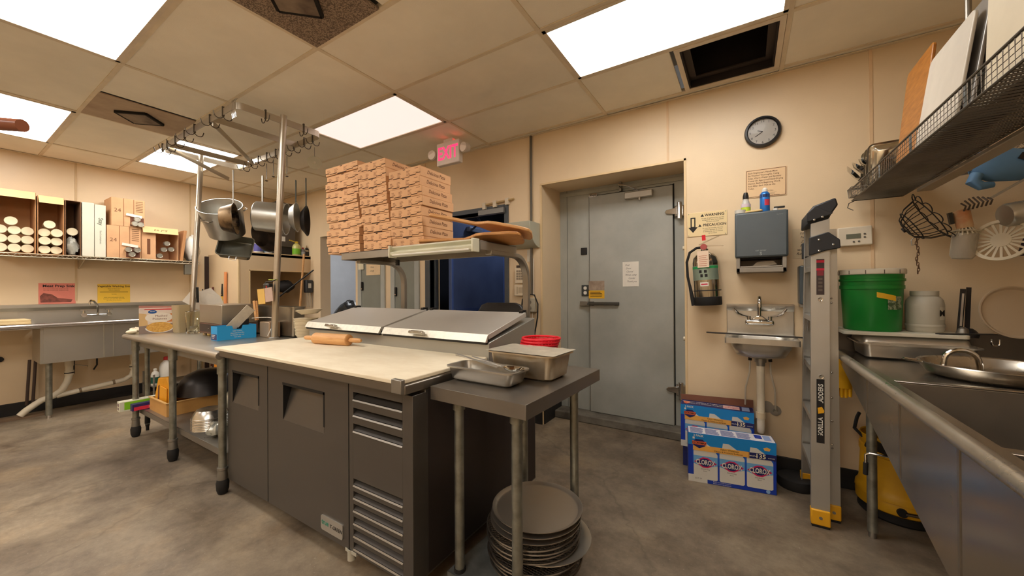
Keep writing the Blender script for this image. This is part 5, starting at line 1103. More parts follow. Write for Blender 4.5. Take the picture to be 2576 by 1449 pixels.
# ================================================================ SECOND WIRE SHELF on the back wall
t = thing('corner_wire_shelf', 'chrome wire shelf with truss edge high in the sink corner', 'shelf', (.93, 2.86, 2.0))
q = MB()
for zz in (0, -.028): q.tube([(0, 0, zz), (.43, 0, zz)], .003, 6)
o = q.build('edge_wire', WIRED, t); o['kind'] = 'stuff'
MB().tube([(.43*i/22, 0, 0 if i % 2 else -.028) for i in range(23)], .0018, 5).build('truss', WIRED, t)
q = MB()
for i in range(40): q.tube([(.011*i, 0, .003), (.011*i, .30, .003)], .0014, 4, caps=False)
o = q.build('deck_wires', WIRE, t); o['kind'] = 'stuff'
MB().tube([(0, 0, 0), (0, .32, 0)], .003, 6).build('side_wire', WIRED, t); MB().tube([(0, .30, 0), (.43, .30, 0)], .003, 6).build('rear_wire', WIRED, t)
MB().obox((-.05, .14, -.08), (.43, .14, -.05), .05, .008, up=(0, 1, 0)).build('shade_bar', mat('shade_grey', (120, 106, 90), .6, .3), t)  # dark bar added for the shade under the corner shelf
HB = tag(MB().tube([(.72, 2.84, 1.885), (1.365, 2.84, 1.90)], .006, 8).build('hanging_bar', STEELD), 'thin steel bar under the corner shelf carrying utensils', 'bar')
# things hanging there
t = thing('whisk_basket', 'black wire hanging basket with looped petal rim', 'wire basket', (.845, 2.90, 1.675)); t.rotation_euler = Vector((0, 0, 1)).rotation_difference(Vector((.62, -.12, .38)).normalized()).to_euler()
WB = mat('black_wire', (36, 31, 28), .5, .3)
q = MB(); r0 = .118
for k in range(14):
    a = 2*math.pi*k/14; q.tube([(.012*math.cos(a), .012*math.sin(a), -.11), (.06*math.cos(a), .06*math.sin(a), -.10), (.10*math.cos(a), .10*math.sin(a), -.055), (r0*math.cos(a), r0*math.sin(a), 0)], .0022, 6)
o = q.build('ribs', WB, t); o['kind'] = 'stuff'
for rr, zz in ((r0, 0), (.085, -.078), (.04, -.105)): MB().tube([(rr*math.cos(R(a)), rr*math.sin(R(a)), zz) for a in range(0, 360, 12)], .0028, 6, True).build('hoop', WB, t)
for k in range(12):
    a = R(30*k); c, s_ = math.cos(a), math.sin(a); P = []
    for i in range(9): b_ = R(180*i/8); P.append(((r0+.03*math.sin(b_))*c - .031*math.cos(b_)*s_, (r0+.03*math.sin(b_))*s_ + .031*math.cos(b_)*c, .012*math.sin(b_)))
    MB().tube(P, .0024, 6).build('petal', WB, t)
MB().cyl((0, 0, -.112), (0, 0, -.12), .014).build('hub', WB, t)
tag(MB().tube([(.80, 2.85, 1.885), (.79, 2.845, 1.855), (.775, 2.85, 1.845), (.765, 2.855, 1.87)], .003, 6).build('hook', WB), 'small black hook above the wire basket', 'hook')
t = thing('chain', 'thin rusty chain dangling below the black wire basket', 'chain', (.805, 2.93, 1.37))
for k in range(14):
    q = MB().tube([(.005*math.cos(R(a)) if k % 2 else 0, 0 if k % 2 else .005*math.cos(R(a)), .012*math.sin(R(a))) for a in range(0, 360, 40)], .0018, 5, True); q.build('link', mat('rusty_chain', (96, 68, 48), .6, .5), t, loc=(.0+.004*math.sin(k), 0, .012+.0145*k))
MB().tube([(-.012, 0, .205), (-.024, 0, .19), (-.022, 0, .16), (-.010, 0, .165)], .0025, 6).build('clip', STEELD, t)
def hang(name, lab, cat, loc, rot=(0, 0, 0)): return thing(name, lab, cat, loc, rot=rot)
BL = mat('blue_silicone', (92, 132, 170), .55, var=.06)
t = hang('oven_mitt', 'blue oven mitt lying over the hanging bar with dark cuff', 'oven mitt', (1.07, 2.86, 1.905), (0, R(18), R(4)))
q = MB(); ring = lambda hh, d, x, cz=0: [(x, d*math.cos(R(a)), cz+hh*math.sin(R(a))) for a in range(0, 360, 24)]
loft(q, [ring(.02, .015, -.10, -.01), ring(.055, .030, -.085, -.005), ring(.078, .04, -.05), ring(.085, .045, .0), ring(.078, .045, .07, .01), ring(.07, .045, .14, .02)], True, True); q.build('body', BL, t, ang=80)
q = MB().tube([(-.06, -.01, -.06), (-.065, -.015, -.10), (-.03, -.015, -.115), (.01, -.01, -.10)], [.025, .026, .022, .014], 12); q.build('thumb', BL, t)
q = MB(); loft(q, [ring(.074, .047, .12, .02), ring(.085, .055, .20, .03), ring(.09, .06, .29, .04)], True, True); q.build('cuff', mat('charcoal_cloth', (58, 60, 64), .8), t, ang=80)
MB().obox((.04, -.047, .04), (.14, -.05, .02), .03, .006, up=(0, 1, 0)).build('strap', BLACK, t)
t = hang('steel_colander', 'steel cylinder strainer hanging sideways with slotted bands', 'colander', (1.155, 2.80, 1.655), (0, R(82), R(12)))
MB().lathe([(.001, -.10), (.05, -.10), (.056, -.09), (.058, .10), (.062, .105), (.055, .105), (.052, -.08), (.001, -.09)], 30).build('body', POTALU, t)
for zz in (-.05, -.01, .03, .07): wrap(.0585, 0, 360, zz-.003, zz+.003, 24).build('band', mat('strainer_band', (220, 216, 200), .3, .7), t, loc=(0, 0, 0))
t = hang('spider_strainer', 'white plastic radial strainer with broad rim hanging on the wall', 'strainer', (1.055, 2.80, 1.525)); t.rotation_euler = Vector((0, 0, 1)).rotation_difference(Vector((-.62, -.75, .18)).normalized()).to_euler()
CW = mat('cream_plastic', (214, 202, 176), .5, var=.05)
q = MB()
for k in range(20): a = 2*math.pi*k/20; MB().obox((.03*math.cos(a), .03*math.sin(a), .0), (.088*math.cos(a), .088*math.sin(a), .0), .009, .004).build('spoke', CW, t)
MB().lathe([(.086, -.006), (.10, -.008), (.102, .008), (.088, .008), (.086, -.006)], 40).build('rim', CW, t); MB().lathe([(.001, -.004), (.033, -.004), (.034, .004), (.001, .006)], 24).build('hub', CW, t)
t = hang('scrub_brush', 'cream scrub brush with worn orange side hanging by the strainer', 'brush', (.955, 2.85, 1.60), (0, R(-8), 0))
MB().lathe([(.001, 0), (.028, 0), (.03, .01), (.03, .085), (.02, .095), (.001, .095)], 20).build('head', mat('brush_cream', (210, 180, 140), .6, rgb2=(190, 120, 72), scale=9), t)
for k in range(14): a = 2*math.pi*k/14; MB().obox((.024*math.cos(a), .024*math.sin(a), .002), (.04*math.cos(a), .04*math.sin(a), -.035), .005, .003).build('bristle', CW, t)
MB().box(-.05, -.035, -.01, .01, .03, .09).build('clip', BLACK, t)
t = hang('wooden_handle_tongs', 'ribbed dark wire whip lying along the hanging bar', 'whip', (.985, 2.82, 1.715), (0, R(-14), 0))
for k in range(7): MB().tube([(.015*k-.05, 0, .026*math.sin(.4+.42*k)+.01), (.015*k-.045, -.02, .0), (.015*k-.05, 0, -.02)], .004, 6).build('loop', mat('dark_whip', (88, 74, 62), .5, .4), t)
MB().obox((.05, 0, .01), (.24, .0, .085), .012, .010).build('handle', STEELD, t)
t = hang('plastic_scoop', 'clear plastic scoop hanging upside down near the strainer', 'scoop', (.945, 2.86, 1.44), (0, R(6), 0))
CLR = bpy.data.materials.new('clear_plastic'); CLR.use_nodes = True; bb = CLR.node_tree.nodes['Principled BSDF']; bb.inputs['Transmission Weight'].default_value = .8; bb.inputs['Roughness'].default_value = .2; bb.inputs['Base Color'].default_value = (.86, .82, .74, 1); MATS['clear_plastic'] = CLR
MB().lathe([(.001, 0), (.035, .002), (.045, .02), (.047, .13), (.045, .13), (.043, .022), (.033, .005), (.001, .003)], 24).build('cup', CLR, t)
MB().lathe([(.001, .15), (.03, .152), (.052, .145), (.05, .142), (.03, .147), (.001, .146)], 24).build('collar', CW, t); MB().cyl((0, 0, .15), (0, 0, .26), .008).build('handle', CLR, t)
t = hang('round_tub_lid', 'large translucent round tub lid leaning against the back splash', 'lid', (1.135, 2.905, 1.17), (R(80), 0, R(10)))
AMB = bpy.data.materials.new('amber_translucent'); AMB.use_nodes = True; bb = AMB.node_tree.nodes['Principled BSDF']; bb.inputs['Transmission Weight'].default_value = .35; bb.inputs['Roughness'].default_value = .35; bb.inputs['Base Color'].default_value = (.62, .48, .32, 1)
MB().lathe([(.001, .0), (.115, .0), (.125, .010), (.131, .010), (.131, .004), (.118, -.006), (.001, -.006)], 48).build('disc', AMB, t)
t = hang('mesh_skimmer', 'purple black cloth hanging behind the white strainer', 'cloth', (1.20, 2.92, 1.50))
MB().prism([(-.05, -.05), (.12, -.04), (.12, .09), (-.02, .07)], -.008, .008, 'y').build('cloth', mat('dark_purple_cloth', (62, 50, 58), .9), t, bev=.004)
t = hang('steel_clip', 'u shaped steel handle hanging at the dark back splash', 'handle', (1.10, 2.98, .99)); MB().tube([(-.014, 0, .035), (-.014, 0, .01), (-.008, 0, 0), (.008, 0, 0), (.014, 0, .01), (.014, 0, .035)], .004, 8).build('loop', CHROME, t)
# ================================================================ WORK TABLE with pot rack
LZ = .91; TX0, TX1, TY0, TY1 = -4.86, -2.832, 1.0, 1.77
t = thing('work_table', 'long stainless work table on galvanised legs with a lower shelf', 'table', (TX0, TY0, 0))
LT = mat('work_table_steel', (190, 184, 172), .32, .85, var=.04, scale=4, rvar=.04)
w_, d_ = TX1-TX0, TY1-TY0
MB().box(.0, w_, .02, d_, LZ-.004, LZ).build('table_top', LT, t)
MB().tube([(0, .02, LZ-.022), (w_, .02, LZ-.022)], .022, 16).build('rolled_edge', LT, t)
MB().box(.05, w_-.02, .06, .075, LZ-.10, LZ-.004).box(.05, w_-.02, d_-.075, d_-.06, LZ-.10, LZ-.004).box(.05, .065, .06, d_-.06, LZ-.10, LZ-.004).build('under_frame', STEELD, t)
LSZ = .25
MB().box(.14, w_-.01, .07, d_-.02, LSZ-.004, LSZ).box(.14, w_-.01, .07, .075, LSZ-.045, LSZ).box(.14, .145, .07, d_-.02, LSZ-.045, LSZ).build('lower_shelf', mat('lower_shelf_steel', (150, 144, 134), .36, .8, var=.1, scale=6, rvar=.1), t, bev=.002)
for x, y, kind in ((-4.655, 1.045, 'c'), (-3.74, 1.045, 'c'), (-2.862, 1.045, 'c'), (-4.655, 1.70, 'c'), (-3.74, 1.70, 'c'), (-2.87, 1.70, 'c'), (-4.77, 1.15, 'b')):
    x -= TX0; y -= TY0; r = .022 if kind == 'c' else .019
    l = MB().cyl((x, y, .15 if kind == 'c' else .06), (x, y, LZ-.02), r, n=18).cyl((x, y, LZ-.14), (x, y, LZ-.02), r+.006, n=18).build('leg', GALV, t)
    if kind == 'c':
        MB().lathe([(.001, .17), (.030, .17), (.030, .155), (.026, .15), (.030, .09), (.028, .085)], 18, (x, y, 0)).build('caster_collar', STEELD, l)
        MB().lathe([(.028, .10), (.036, .07), (.034, .03), (.026, .004), (.02, 0), (.001, 0)], 18, (x, y, 0)).build('caster', RUBBER, l)
    else: MB().lathe([(.019, .16), (.020, .07), (.012, .03), (.012, 0)], 14, (x, y, 0)).build('foot', RUBBER, l)
# ---- pot rack
RZ = 2.69; RX0, RX1, RY0, RY1 = -4.82, -3.2, 1.26, 1.92
t = thing('pot_rack', 'steel pot rack frame with double hooks on two tall poles', 'pot rack', (-3.26, 1.57, LZ))
O = Vector((-3.26, 1.57, LZ)); V = lambda x, y, z: tuple(Vector((x, y, z))-O)
RK = mat('rack_steel', (190, 180, 164), .34, .85, var=.05, scale=6, rvar=.05)
P = [((RX0+RX1)/2+a, (RY0+RY1)/2+b_) for a, b_ in rrect(RX1-RX0, RY1-RY0, .06, 6)]
q = MB(); rings = []
n = len(P)
for i in range(n):
    a = Vector(P[i]); tn = (Vector(P[(i+1) % n])-Vector(P[i-1])).normalized(); nn = Vector((tn.y, -tn.x))*.003
    rings.append([V(a.x+nn.x*s_, a.y+nn.y*s_, RZ+k) for s_, k in ((1, -.026), (1, .026), (-1, .026), (-1, -.026))])
rings.append(rings[0]); loft(q, rings, False, False); q.build('hoop', RK, t)
for x in (-3.62, -4.60): MB().obox(V(x, RY0+.004, RZ), V(x, RY1-.004, RZ), .006, .05).build('cross_bar', RK, t)
MB().obox(V(-3.64, RY0+.01, RZ-.03), V(-4.45, RY1-.01, RZ-.03), .006, .045).build('diagonal_brace', RK, t); MB().obox(V(-4.62, RY0+.01, RZ-.03), V(-4.80, RY1-.1, RZ-.16), .006, .04).build('diagonal_brace', RK, t)
MB().cyl(V(-3.29, 1.56, LZ+.002), V(-3.205, 1.60, RZ+.05), .0245, n=20).build('pole', RK, t)
MB().cyl(V(-4.62, 1.43, LZ+.002), V(-4.80, 1.575, RZ+.045), .0235, n=20).build('pole', RK, t)
for c in ((-3.29, 1.56), (-4.62, 1.43)): MB().lathe([(.001, .012), (.03, .012), (.04, .004), (.04, 0), (.001, 0)], 20, V(c[0], c[1], LZ+.0005)).build('pole_flange', STEELD, t)
HK = mat('hook_steel', (96, 88, 78), .4, .85)
def hook(x, y, ax):
    q = MB(); dx, dy = (0, 1) if ax == 'x' else (1, 0)
    q.box(-.005 if dx == 0 else -.008, .005 if dx == 0 else .008, -.005 if dy == 0 else -.008, .005 if dy == 0 else .008, -.034, .04)
    for s_ in (-1, 1):
        pts = [(0, 0, -.03)] + [(s_*dx*(.03-.03*math.cos(R(a))), s_*dy*(.03-.03*math.cos(R(a))), -.03-.028*math.sin(R(a))) for a in range(30, 181, 30)] + [(s_*dx*.064, s_*dy*.064, -.015)]
        q.tube(pts, .0035, 7)
    return q.build('hook', HK, t, loc=V(x, y, RZ))
for x in (-3.42, -3.66, -3.98, -4.20, -4.42, -4.63, -4.76): hook(x, RY0, 'x')
for x in (-3.34, -3.48, -3.66, -3.82, -4.0, -4.18, -4.36, -4.52, -4.70): hook(x, RY1, 'x')
for y in (1.46, 1.76): hook(RX1, y, 'y')
t = thing('loose_disc', 'round shiny disc hanging from the pot rack hook', 'disc', (-3.33, 1.93, 2.47)); MB().lathe([(.012, -.001), (.06, -.001), (.06, .001), (.012, .001), (.012, -.001)], 32).xf(Matrix.Rotation(R(90), 4, 'X') @ Matrix.Rotation(R(0), 4, 'Z')).build('disc', mat('disc_shine', (206, 206, 190), .12, .8), t, rot=(0, 0, R(70))); MB().tube([(0, 0, .055), (0, .0, .14)], .0015, 5).build('string', INK, t)
t = thing('spare_hooks', 'bundle of bright spare hooks hung on the rack corner', 'hooks', (-3.24, 1.265, 2.60))
for k in range(4): MB().tube([(.02*k-.03, 0, .0), (.02*k-.03, -.006, .06), (.02*k-.03, -.004, .135), (.02*k-.03, .01, .14)], .003, 6).build('hook', CHROME, t)
# ---- hanging pots
def hung(name, lab, cat, c, axis):
    o = thing(name, lab, cat, c); rq = Vector((0, 0, 1)).rotation_difference(Vector(axis).normalized()); o.rotation_euler = rq.to_euler(); up = rq.inverted() @ Vector((0, 0, 1)); return o, up
RT = Vector((.8475, .531, 0)); TC = Vector((.93, -.36, 0)); UPV = Vector((0, 0, 1))
def potp(r0, r1, h, th=.004, rim=.006): return [(.001, 0), (r0-.015, 0), (r0, .012), (r1, h-.008), (r1+rim, h-.004), (r1+rim, h), (r1, h), (r1-th, h-.006), (r0-th, .016), (r0-.018, .006), (.001, .006)]
def handle(o, up, start, length, side=0, m=ALU, w_=.022, nm='handle'):
    s_ = Vector(start); e = s_ + up*length; sd = up.cross(Vector((0, 0, 1))); 
    q = MB().obox(s_, e, w_, .008, up=(0, 0, 1)); h = q.build(nm, m, o)
    return e
def radial(up, r, z): 
    u = Vector((up.x, up.y, 0)); u = u.normalized() if u.length > 1e-4 else Vector((1, 0, 0)); return u*r + Vector((0, 0, z))
o, up = hung('stock_pot', 'large aluminium stock pot hung tilted by the rack pole', 'pot', (-4.78, 1.80, 1.92), UPV*.72 + TC*.62 - RT*.22)
MB().lathe(potp(.165, .195, .33), 44).build('body', POTALU, o); MB().tube([(-.04, -.188, .24), (-.04, -.23, .25), (.04, -.23, .25), (.04, -.188, .24)], .006, 8).build('side_handle', CHROME, o, rot=(0, 0, R(30)))
MB().tube([(-.04, .188, .24), (-.04, .23, .26), (.04, .23, .26), (.04, .188, .24)], .006, 8).build('side_handle', CHROME, o)
o, up = hung('saute_pan', 'scorched saute pan hung edge on between the two big pots', 'pan', (-4.36, 1.585, 2.01), RT*.90 - TC*.38 + UPV*.05)
MB().lathe(potp(.115, .15, .12), 40).build('body', mat('scorched_pan', (150, 126, 96), .38, .85, rgb2=(40, 32, 28), scale=7, lo=.4, hi=.6, rvar=.15), o); handle(o, up, radial(up, .145, .11), .34)
MB().lathe([(.04, -.002), (.06, -.002), (.06, .002), (.04, .002), (.04, -.002)], 24).build('base_ring', BURNT, o)
o, up = hung('saucepan', 'shiny aluminium saucepan hung with its base towards the room', 'pot', (-4.30, 1.86, 2.08), RT*.93 - TC*.30 + UPV*-.06)
MB().lathe(potp(.15, .162, .29), 44).build('body', POTALU, o); e = radial(up, .16, .24); handle(o, up, e, .24, m=STEEL); handle(o, up, e + Vector((0, .03, .0)), .22, m=mat('dark_handle', (60, 62, 58), .4, .6), w_=.018)
o, up = hung('frying_pan', 'big blackened frying pan hanging behind the saucepan', 'pan', (-4.56, 2.02, 1.93), RT*.62 - TC*.70 + UPV*.12)
MB().lathe(potp(.15, .20, .08), 44).build('body', BURNT, o); handle(o, up, radial(up, .19, .07), .46, m=mat('steel_handle', (150, 146, 138), .4, .8))
o, up = hung('skillet', 'pale steel skillet hanging behind the rack pole', 'pan', (-3.96, 2.04, 2.06), RT*.93 - TC*.3)
MB().lathe(potp(.11, .145, .06), 40).build('body', POTALU, o); handle(o, up, radial(up, .14, .05), .24, m=mat('dark_handle', (0, 0, 0)))
o, up = hung('copper_rim_pan', 'dark skillet hanging last behind the rack pole', 'pan', (-3.86, 2.10, 2.02), RT*.93 - TC*.3)
MB().lathe(potp(.11, .15, .05), 40).build('body', mat('black_skillet', (40, 36, 34), .5, .6), o); handle(o, up, radial(up, .14, .04), .30, m=mat('dark_handle', (0, 0, 0)))
o = thing('square_pan', 'grey rectangular pan hanging low under the stock pot', 'pan', (-4.72, 1.86, 1.74), rot=(R(62), R(6), R(58)))
pan(.30, .24, .10, r=.03, rim=.01).build('body', mat('grey_square_pan', (140, 140, 130), .35, .8, var=.08), o, ang=50); MB().tube([(-.03, -.13, .09), (-.03, -.17, .085), (.03, -.17, .085), (.03, -.13, .09)], .004, 8).build('loop_handle', CHROME, o)
for k, (x, z, L_) in enumerate(((-4.06, 2.46, .16), (-3.80, 2.42, .20), (-4.20, 2.44, .18))):
    t = thing('measuring_spoon', ['small dark spoon hanging from a rear rack hook', 'thin steel skewer ring hanging near the rack pole', 'beaded chain spoon hanging beside the pan handles'][k], 'spoon', (x, 1.925, z)); MB().obox((0, 0, .02), (0, 0, L_), .008, .003, up=(0, 1, 0)).build('handle', HK, t); MB().lathe([(.001, -.006), (.014, 0), (.012, .004)], 14).build('bowl', HK, t)
# ---- cards on pole
t = thing('card_holder', 'wire clip with handwritten cards strapped to the rack pole', 'cards', (-3.25, 1.535, 1.20))
MB().tube([(.028*math.cos(R(a)), .028*math.sin(R(a)), .19) for a in range(0, 360, 30)], .005, 6, True).build('band', mat('lime_band', (190, 200, 80), .5), t)
MB().tube([(-.06, -.04, .15), (-.03, -.04, .17), (.04, -.03, .175), (.09, -.02, .19)], .004, 6).build('wire', BLACK, t); MB().box(-.04, .05, -.06, -.02, .09, .16).build('clip', BLACK, t, bev=.01)
B(-.065, .0, -.075, -.07, .0, .12).build('card', mat('tan_card', (222, 180, 96), .6, var=.06), t, rot=(0, R(-6), R(20))); B(.0, .09, -.072, -.066, .01, .12).build('card', mat('grey_pink_card', (190, 162, 146), .6, var=.06), t, rot=(0, R(-8), R(14)))
for k in range(5): text(['use by', 'prep', 'list', 'date', 'ok'][k], .020, INK, t, (-.018, -.068, .095-.02*k), (R(90), 0, R(20)), ext=.0001)
MB().cyl((.02, -.05, .12), (.02, -.05, .14), .012).build('pin', RED, t)

# ---- items on the work table
t = thing('potato_carton', 'mashed potatoes carton with a bowl picture on the work table', 'carton', (-4.735, 1.085, LZ+.0005), rz=76)
B(0, .245, 0, .075, 0, .235).build('carton', mat('carton_white', (222, 206, 190), .5), t, bev=.002)
q = lambda poly, m, nm, k=0: MB().prism(poly, -.0008-.0004*k, 0, 'y').build(nm, m, t)
ell = lambda cx, cz, a, b_, n=24, s0=0, s1=360: [(cx+a*math.cos(R(s0+(s1-s0)*i/n)), cz+b_*math.sin(R(s0+(s1-s0)*i/n))) for i in range(n)]
q([(0, 0), (.245, 0), (.245, .09), (0, .07)], mat('carton_mauve', (140, 122, 112), .5), 'print_ground'); q([(0, .07), (.06, .075), (.05, .18), (0, .19)], mat('carton_tan', (214, 178, 124), .5), 'print_panel', 0); q([(.19, .1), (.245, .1), (.245, .20), (.20, .17)], mat('carton_orange_print', (204, 128, 70), .5), 'print_panel', 0)
q([(.04, .228), (.245, .228), (.245, .215), (.03, .22)], mat('carton_red', (206, 60, 60), .5), 'print_stripe', 1)
q(ell(.135, .145, .095, .048), mat('carton_cream', (232, 222, 206), .5), 'print_oval', 1); q(ell(.09, .20, .030, .017), mat('print_blue', (40, 86, 150), .5), 'brand_oval', 2)
text('Great', .013, PAPER, t, (.09, -.0022, .204), ext=.0001, bold=.02); text('Mashed', .028, mat('print_brown', (124, 78, 62), .6), t, (.15, -.0022, .160), ext=.0001); text('Potatoes', .028, MATS['print_brown'], t, (.14, -.0022, .133), ext=.0001)
q(ell(.14, .05, .10, .048, 24, 180, 360), mat('bowl_white', (226, 220, 214), .5), 'bowl_picture', 2); q(ell(.14, .055, .092, .048), mat('potato_yellow', (226, 178, 92), .6, rgb2=(200, 146, 62), scale=60), 'potato_picture', 3)
MB().add([(0, .0, .235), (.245, 0, .235), (.245, -.02, .25), (.0, -.015, .262)], [(0,1,2,3)]).build('open_flap', mat('flap_pink', (222, 160, 150), .6), t)
def crumple(nm, lab, cat, loc, r, sz, m, seed, amp=.25): return tag(lump(r, seed, sz, amp, 9, 14).build(nm, m, loc=loc, ang=30), lab, cat)
crumple('paper_bag', 'crumpled cream paper bag on the work table corner', 'bag', (-4.785, 1.07, LZ+.026), .06, (.7, 1.0, .40), mat('cream_crumple', (230, 218, 190), .7, bump=.5, bscale=30), 11, .5)
GLS = bpy.data.materials.new('clear_glass'); GLS.use_nodes = True; bb = GLS.node_tree.nodes['Principled BSDF']; bb.inputs['Transmission Weight'].default_value = 1; bb.inputs['Roughness'].default_value = .04; bb.inputs['Base Color'].default_value = (.95, .93, .82, 1); bb.inputs['IOR'].default_value = 1.45; MATS['clear_glass'] = GLS
AMG = bpy.data.materials.new('amber_bin'); AMG.use_nodes = True; bb = AMG.node_tree.nodes['Principled BSDF']; bb.inputs['Transmission Weight'].default_value = .6; bb.inputs['Roughness'].default_value = .25; bb.inputs['Base Color'].default_value = (.72, .60, .38, 1)
t = thing('clear_bin', 'tall clear amber tinted food bin beside the potato carton', 'bin', (-4.575, 1.34, LZ+.0005), rz=8)
q = MB(); ring = lambda w2, z: [(x, y, z) for x, y in rrect(w2, w2*.9, .015, 3)]
loft(q, [ring(.10, 0), ring(.12, .26), ring(.114, .26), ring(.095, .006)], True, True); q.build('body', AMG, t, ang=50)
t = thing('glass_pitcher', 'clear glass pitcher standing in front of the rack pole', 'pitcher', (-4.40, 1.385, LZ+.0005))
MB().lathe([(.001, 0), (.058, 0), (.061, .01), (.058, .03), (.066, .20), (.064, .202), (.061, .20), (.054, .035), (.048, .014), (.001, .012)], 30).build('body', GLS, t); MB().tube([(.054, 0, .14), (.085, 0, .13), (.088, 0, .07), (.05, 0, .05)], .007, 8).build('handle', GLS, t)
t = thing('mustard_bottle', 'yellow squeeze bottle behind the glass pitcher', 'bottle', (-4.24, 1.46, LZ+.0005)); MB().lathe([(.001, 0), (.03, 0), (.032, .01), (.032, .12), (.02, .15), (.012, .155)], 20).build('body', mat('mustard_yellow', (226, 184, 34), .4), t); MB().lathe([(.014, .15), (.012, .165), (.004, .19), (.001, .19)], 14).build('nozzle', mat('mustard_tip', (206, 150, 30), .4), t)
t = thing('paper_cone', 'folded white paper sheets fanned out behind the bin', 'paper', (-4.74, 1.56, LZ+.20), rz=64)
for k, (a, s_) in enumerate(((-30, 1), (12, 1.1), (44, .95))): MB().prism([(-.02, 0), (.02, 0), (.12*s_, .15), (.02, .215*s_), (-.09, .16)], -.002, .002, 'y').build('sheet', mat('warm_white_paper', (228, 220, 206), .6), t, loc=(0, .006*k, 0), rot=(R(4*k), R(a), 0))
tag(MB().lathe([(.001, 0), (.06, 0), (.066, .20), (.062, .20), (.056, .01), (.001, .01)], 24).build('paper_tub', mat('tub_grey', (170, 160, 140), .4), loc=(-4.74, 1.56, LZ+.0005)), 'plain tub holding the white paper sheets', 'tub')
tag(MB().obox((0, 0, 0), (.05, -.02, .15), .022, .012).build('black_scraper', BLACK, loc=(-4.64, 1.49, LZ+.28)), 'black scraper handle sticking up in front of the white paper', 'scraper')
# toaster-like steel warmer
t = thing('steel_warmer', 'boxy steel countertop warmer with brown control panel', 'warmer', (-4.12, 1.335, LZ+.0005))
B(0, .455, 0, .27, .115, .275).build('body', mat('warmer_steel', (176, 168, 154), .3, .85, var=.04, scale=3), t, bev=.004)
B(0, .455, 0, .27, .025, .113).build('base', mat('warmer_brown', (104, 72, 56), .5), t, bev=.003); B(.012, .43, -.003, 0, .04, .105).build('control_panel', mat('warmer_panel', (48, 38, 38), .4), t)
text('~', .03, PAPER, t, (.20, -.0034, .072)); MB().cyl((.35, -.003, .07), (.35, -.022, .07), .02).build('knob', mat('knob_silver', (190, 180, 166), .3, .6), t)
for x in (.03, .425): MB().cyl((x, .03, 0), (x, .03, .025), .015).build('foot', mat('foot_tan', (190, 168, 130), .6), t)
# blue open carton
t = thing('blue_carton', 'bright blue open carton in front of the steel warmer', 'carton', (-3.615, 1.245, LZ+.0005))
BLU = mat('bright_blue_card', (38, 152, 214), .45, var=.03)
q = MB(); W_, D_, Hh = .115, .275, .112
q.box(0, W_, 0, .002, 0, Hh).box(0, W_, D_-.002, D_, 0, Hh).box(0, .002, .002, D_-.002, 0, Hh).box(.002, W_-.002, .002, D_-.002, 0, .002)
q.prism([(.002, 0), (D_-.002, 0), (D_-.002, Hh), (D_*.64, Hh), (D_*.60, Hh-.03), (D_*.40, Hh-.03), (D_*.36, Hh), (.002, Hh)], W_-.002, W_, 'x'); q.build('carton', BLU, t)
B(.008, W_-.008, -.001, 0, .005, .05).build('label', NAVY, t); 
for k in range(3): B(.02, .08-.01*k, -.0014, -.001, .04-.012*k, .044-.012*k).build('label_line', PAPER, t)
for k in range(4): text(['KEEP CLEAN', 'disposable food film', 'for kitchen use only', '12 in wide'][k], .012, PAPER, t, (W_+.0004, D_*.5, .068-.016*k), FACE_E, ext=.0001)
PLW = bpy.data.materials.new('plastic_wrap'); PLW.use_nodes = True; bb = PLW.node_tree.nodes['Principled BSDF']; bb.inputs['Transmission Weight'].default_value = .7; bb.inputs['Roughness'].default_value = .15; bb.inputs['Base Color'].default_value = (.88, .87, .84, 1); MATS['plastic_wrap'] = PLW
tag(MB().obox((0, 0, 0), (.02, .20, .23), .075, .006, up=(1, 0, 0)).build('foil_strip', FOIL, loc=(-3.565, 1.30, LZ+.02)), 'crinkled clear film packet leaning out of the blue carton', 'packet')
t = thing('black_sachet', 'black packet standing in the blue carton notch', 'packet', (-3.56, 1.43, LZ+.01)); MB().prism([(-.05, 0), (.05, 0), (.06, .15), (-.02, .12)], -.006, .006, 'x').build('packet', BLACK, t, bev=.002)
t = thing('wooden_peg', 'wooden clothes peg clipped to a cord behind the blue carton', 'peg', (-3.56, 1.545, 1.05), rot=(R(-8), R(-6), R(20))); MB().obox((0, 0, 0), (-.03, 0, .17), .02, .008, up=(0, 1, 0)).build('leg', WOOD, t); MB().obox((.006, .008, 0), (-.022, .016, .17), .02, .008, up=(0, 1, 0)).build('leg', WOOD, t)
tag(MB().tube([(-3.62, 1.54, 1.065), (-3.5, 1.55, 1.075), (-3.38, 1.555, 1.08), (-3.31, 1.562, 1.075), (-3.315, 1.555, 1.0), (-3.33, 1.53, LZ+.02)], .004, 6).build('tie_string', PAPER), 'twisted white cord tied to the rack pole', 'cord')
tag(pan(.80, .10, .255, rim=.008, r=.015, taper=.99).build('steel_trough', mat('trough_steel', (176, 170, 158), .28, .95, var=.05, scale=3), loc=(-3.57, 1.70, LZ+.0005), ang=50), 'long deep steel trough along the back of the work table', 'trough')
tag(MB().box(0, .16, 0, .09, 0, .13).build('tan_canister', mat('tan_metal', (176, 150, 122), .35, .4, var=.06), loc=(-3.50, 1.545, LZ+.0005), bev=.006), 'tan square canister behind the blue carton', 'canister')
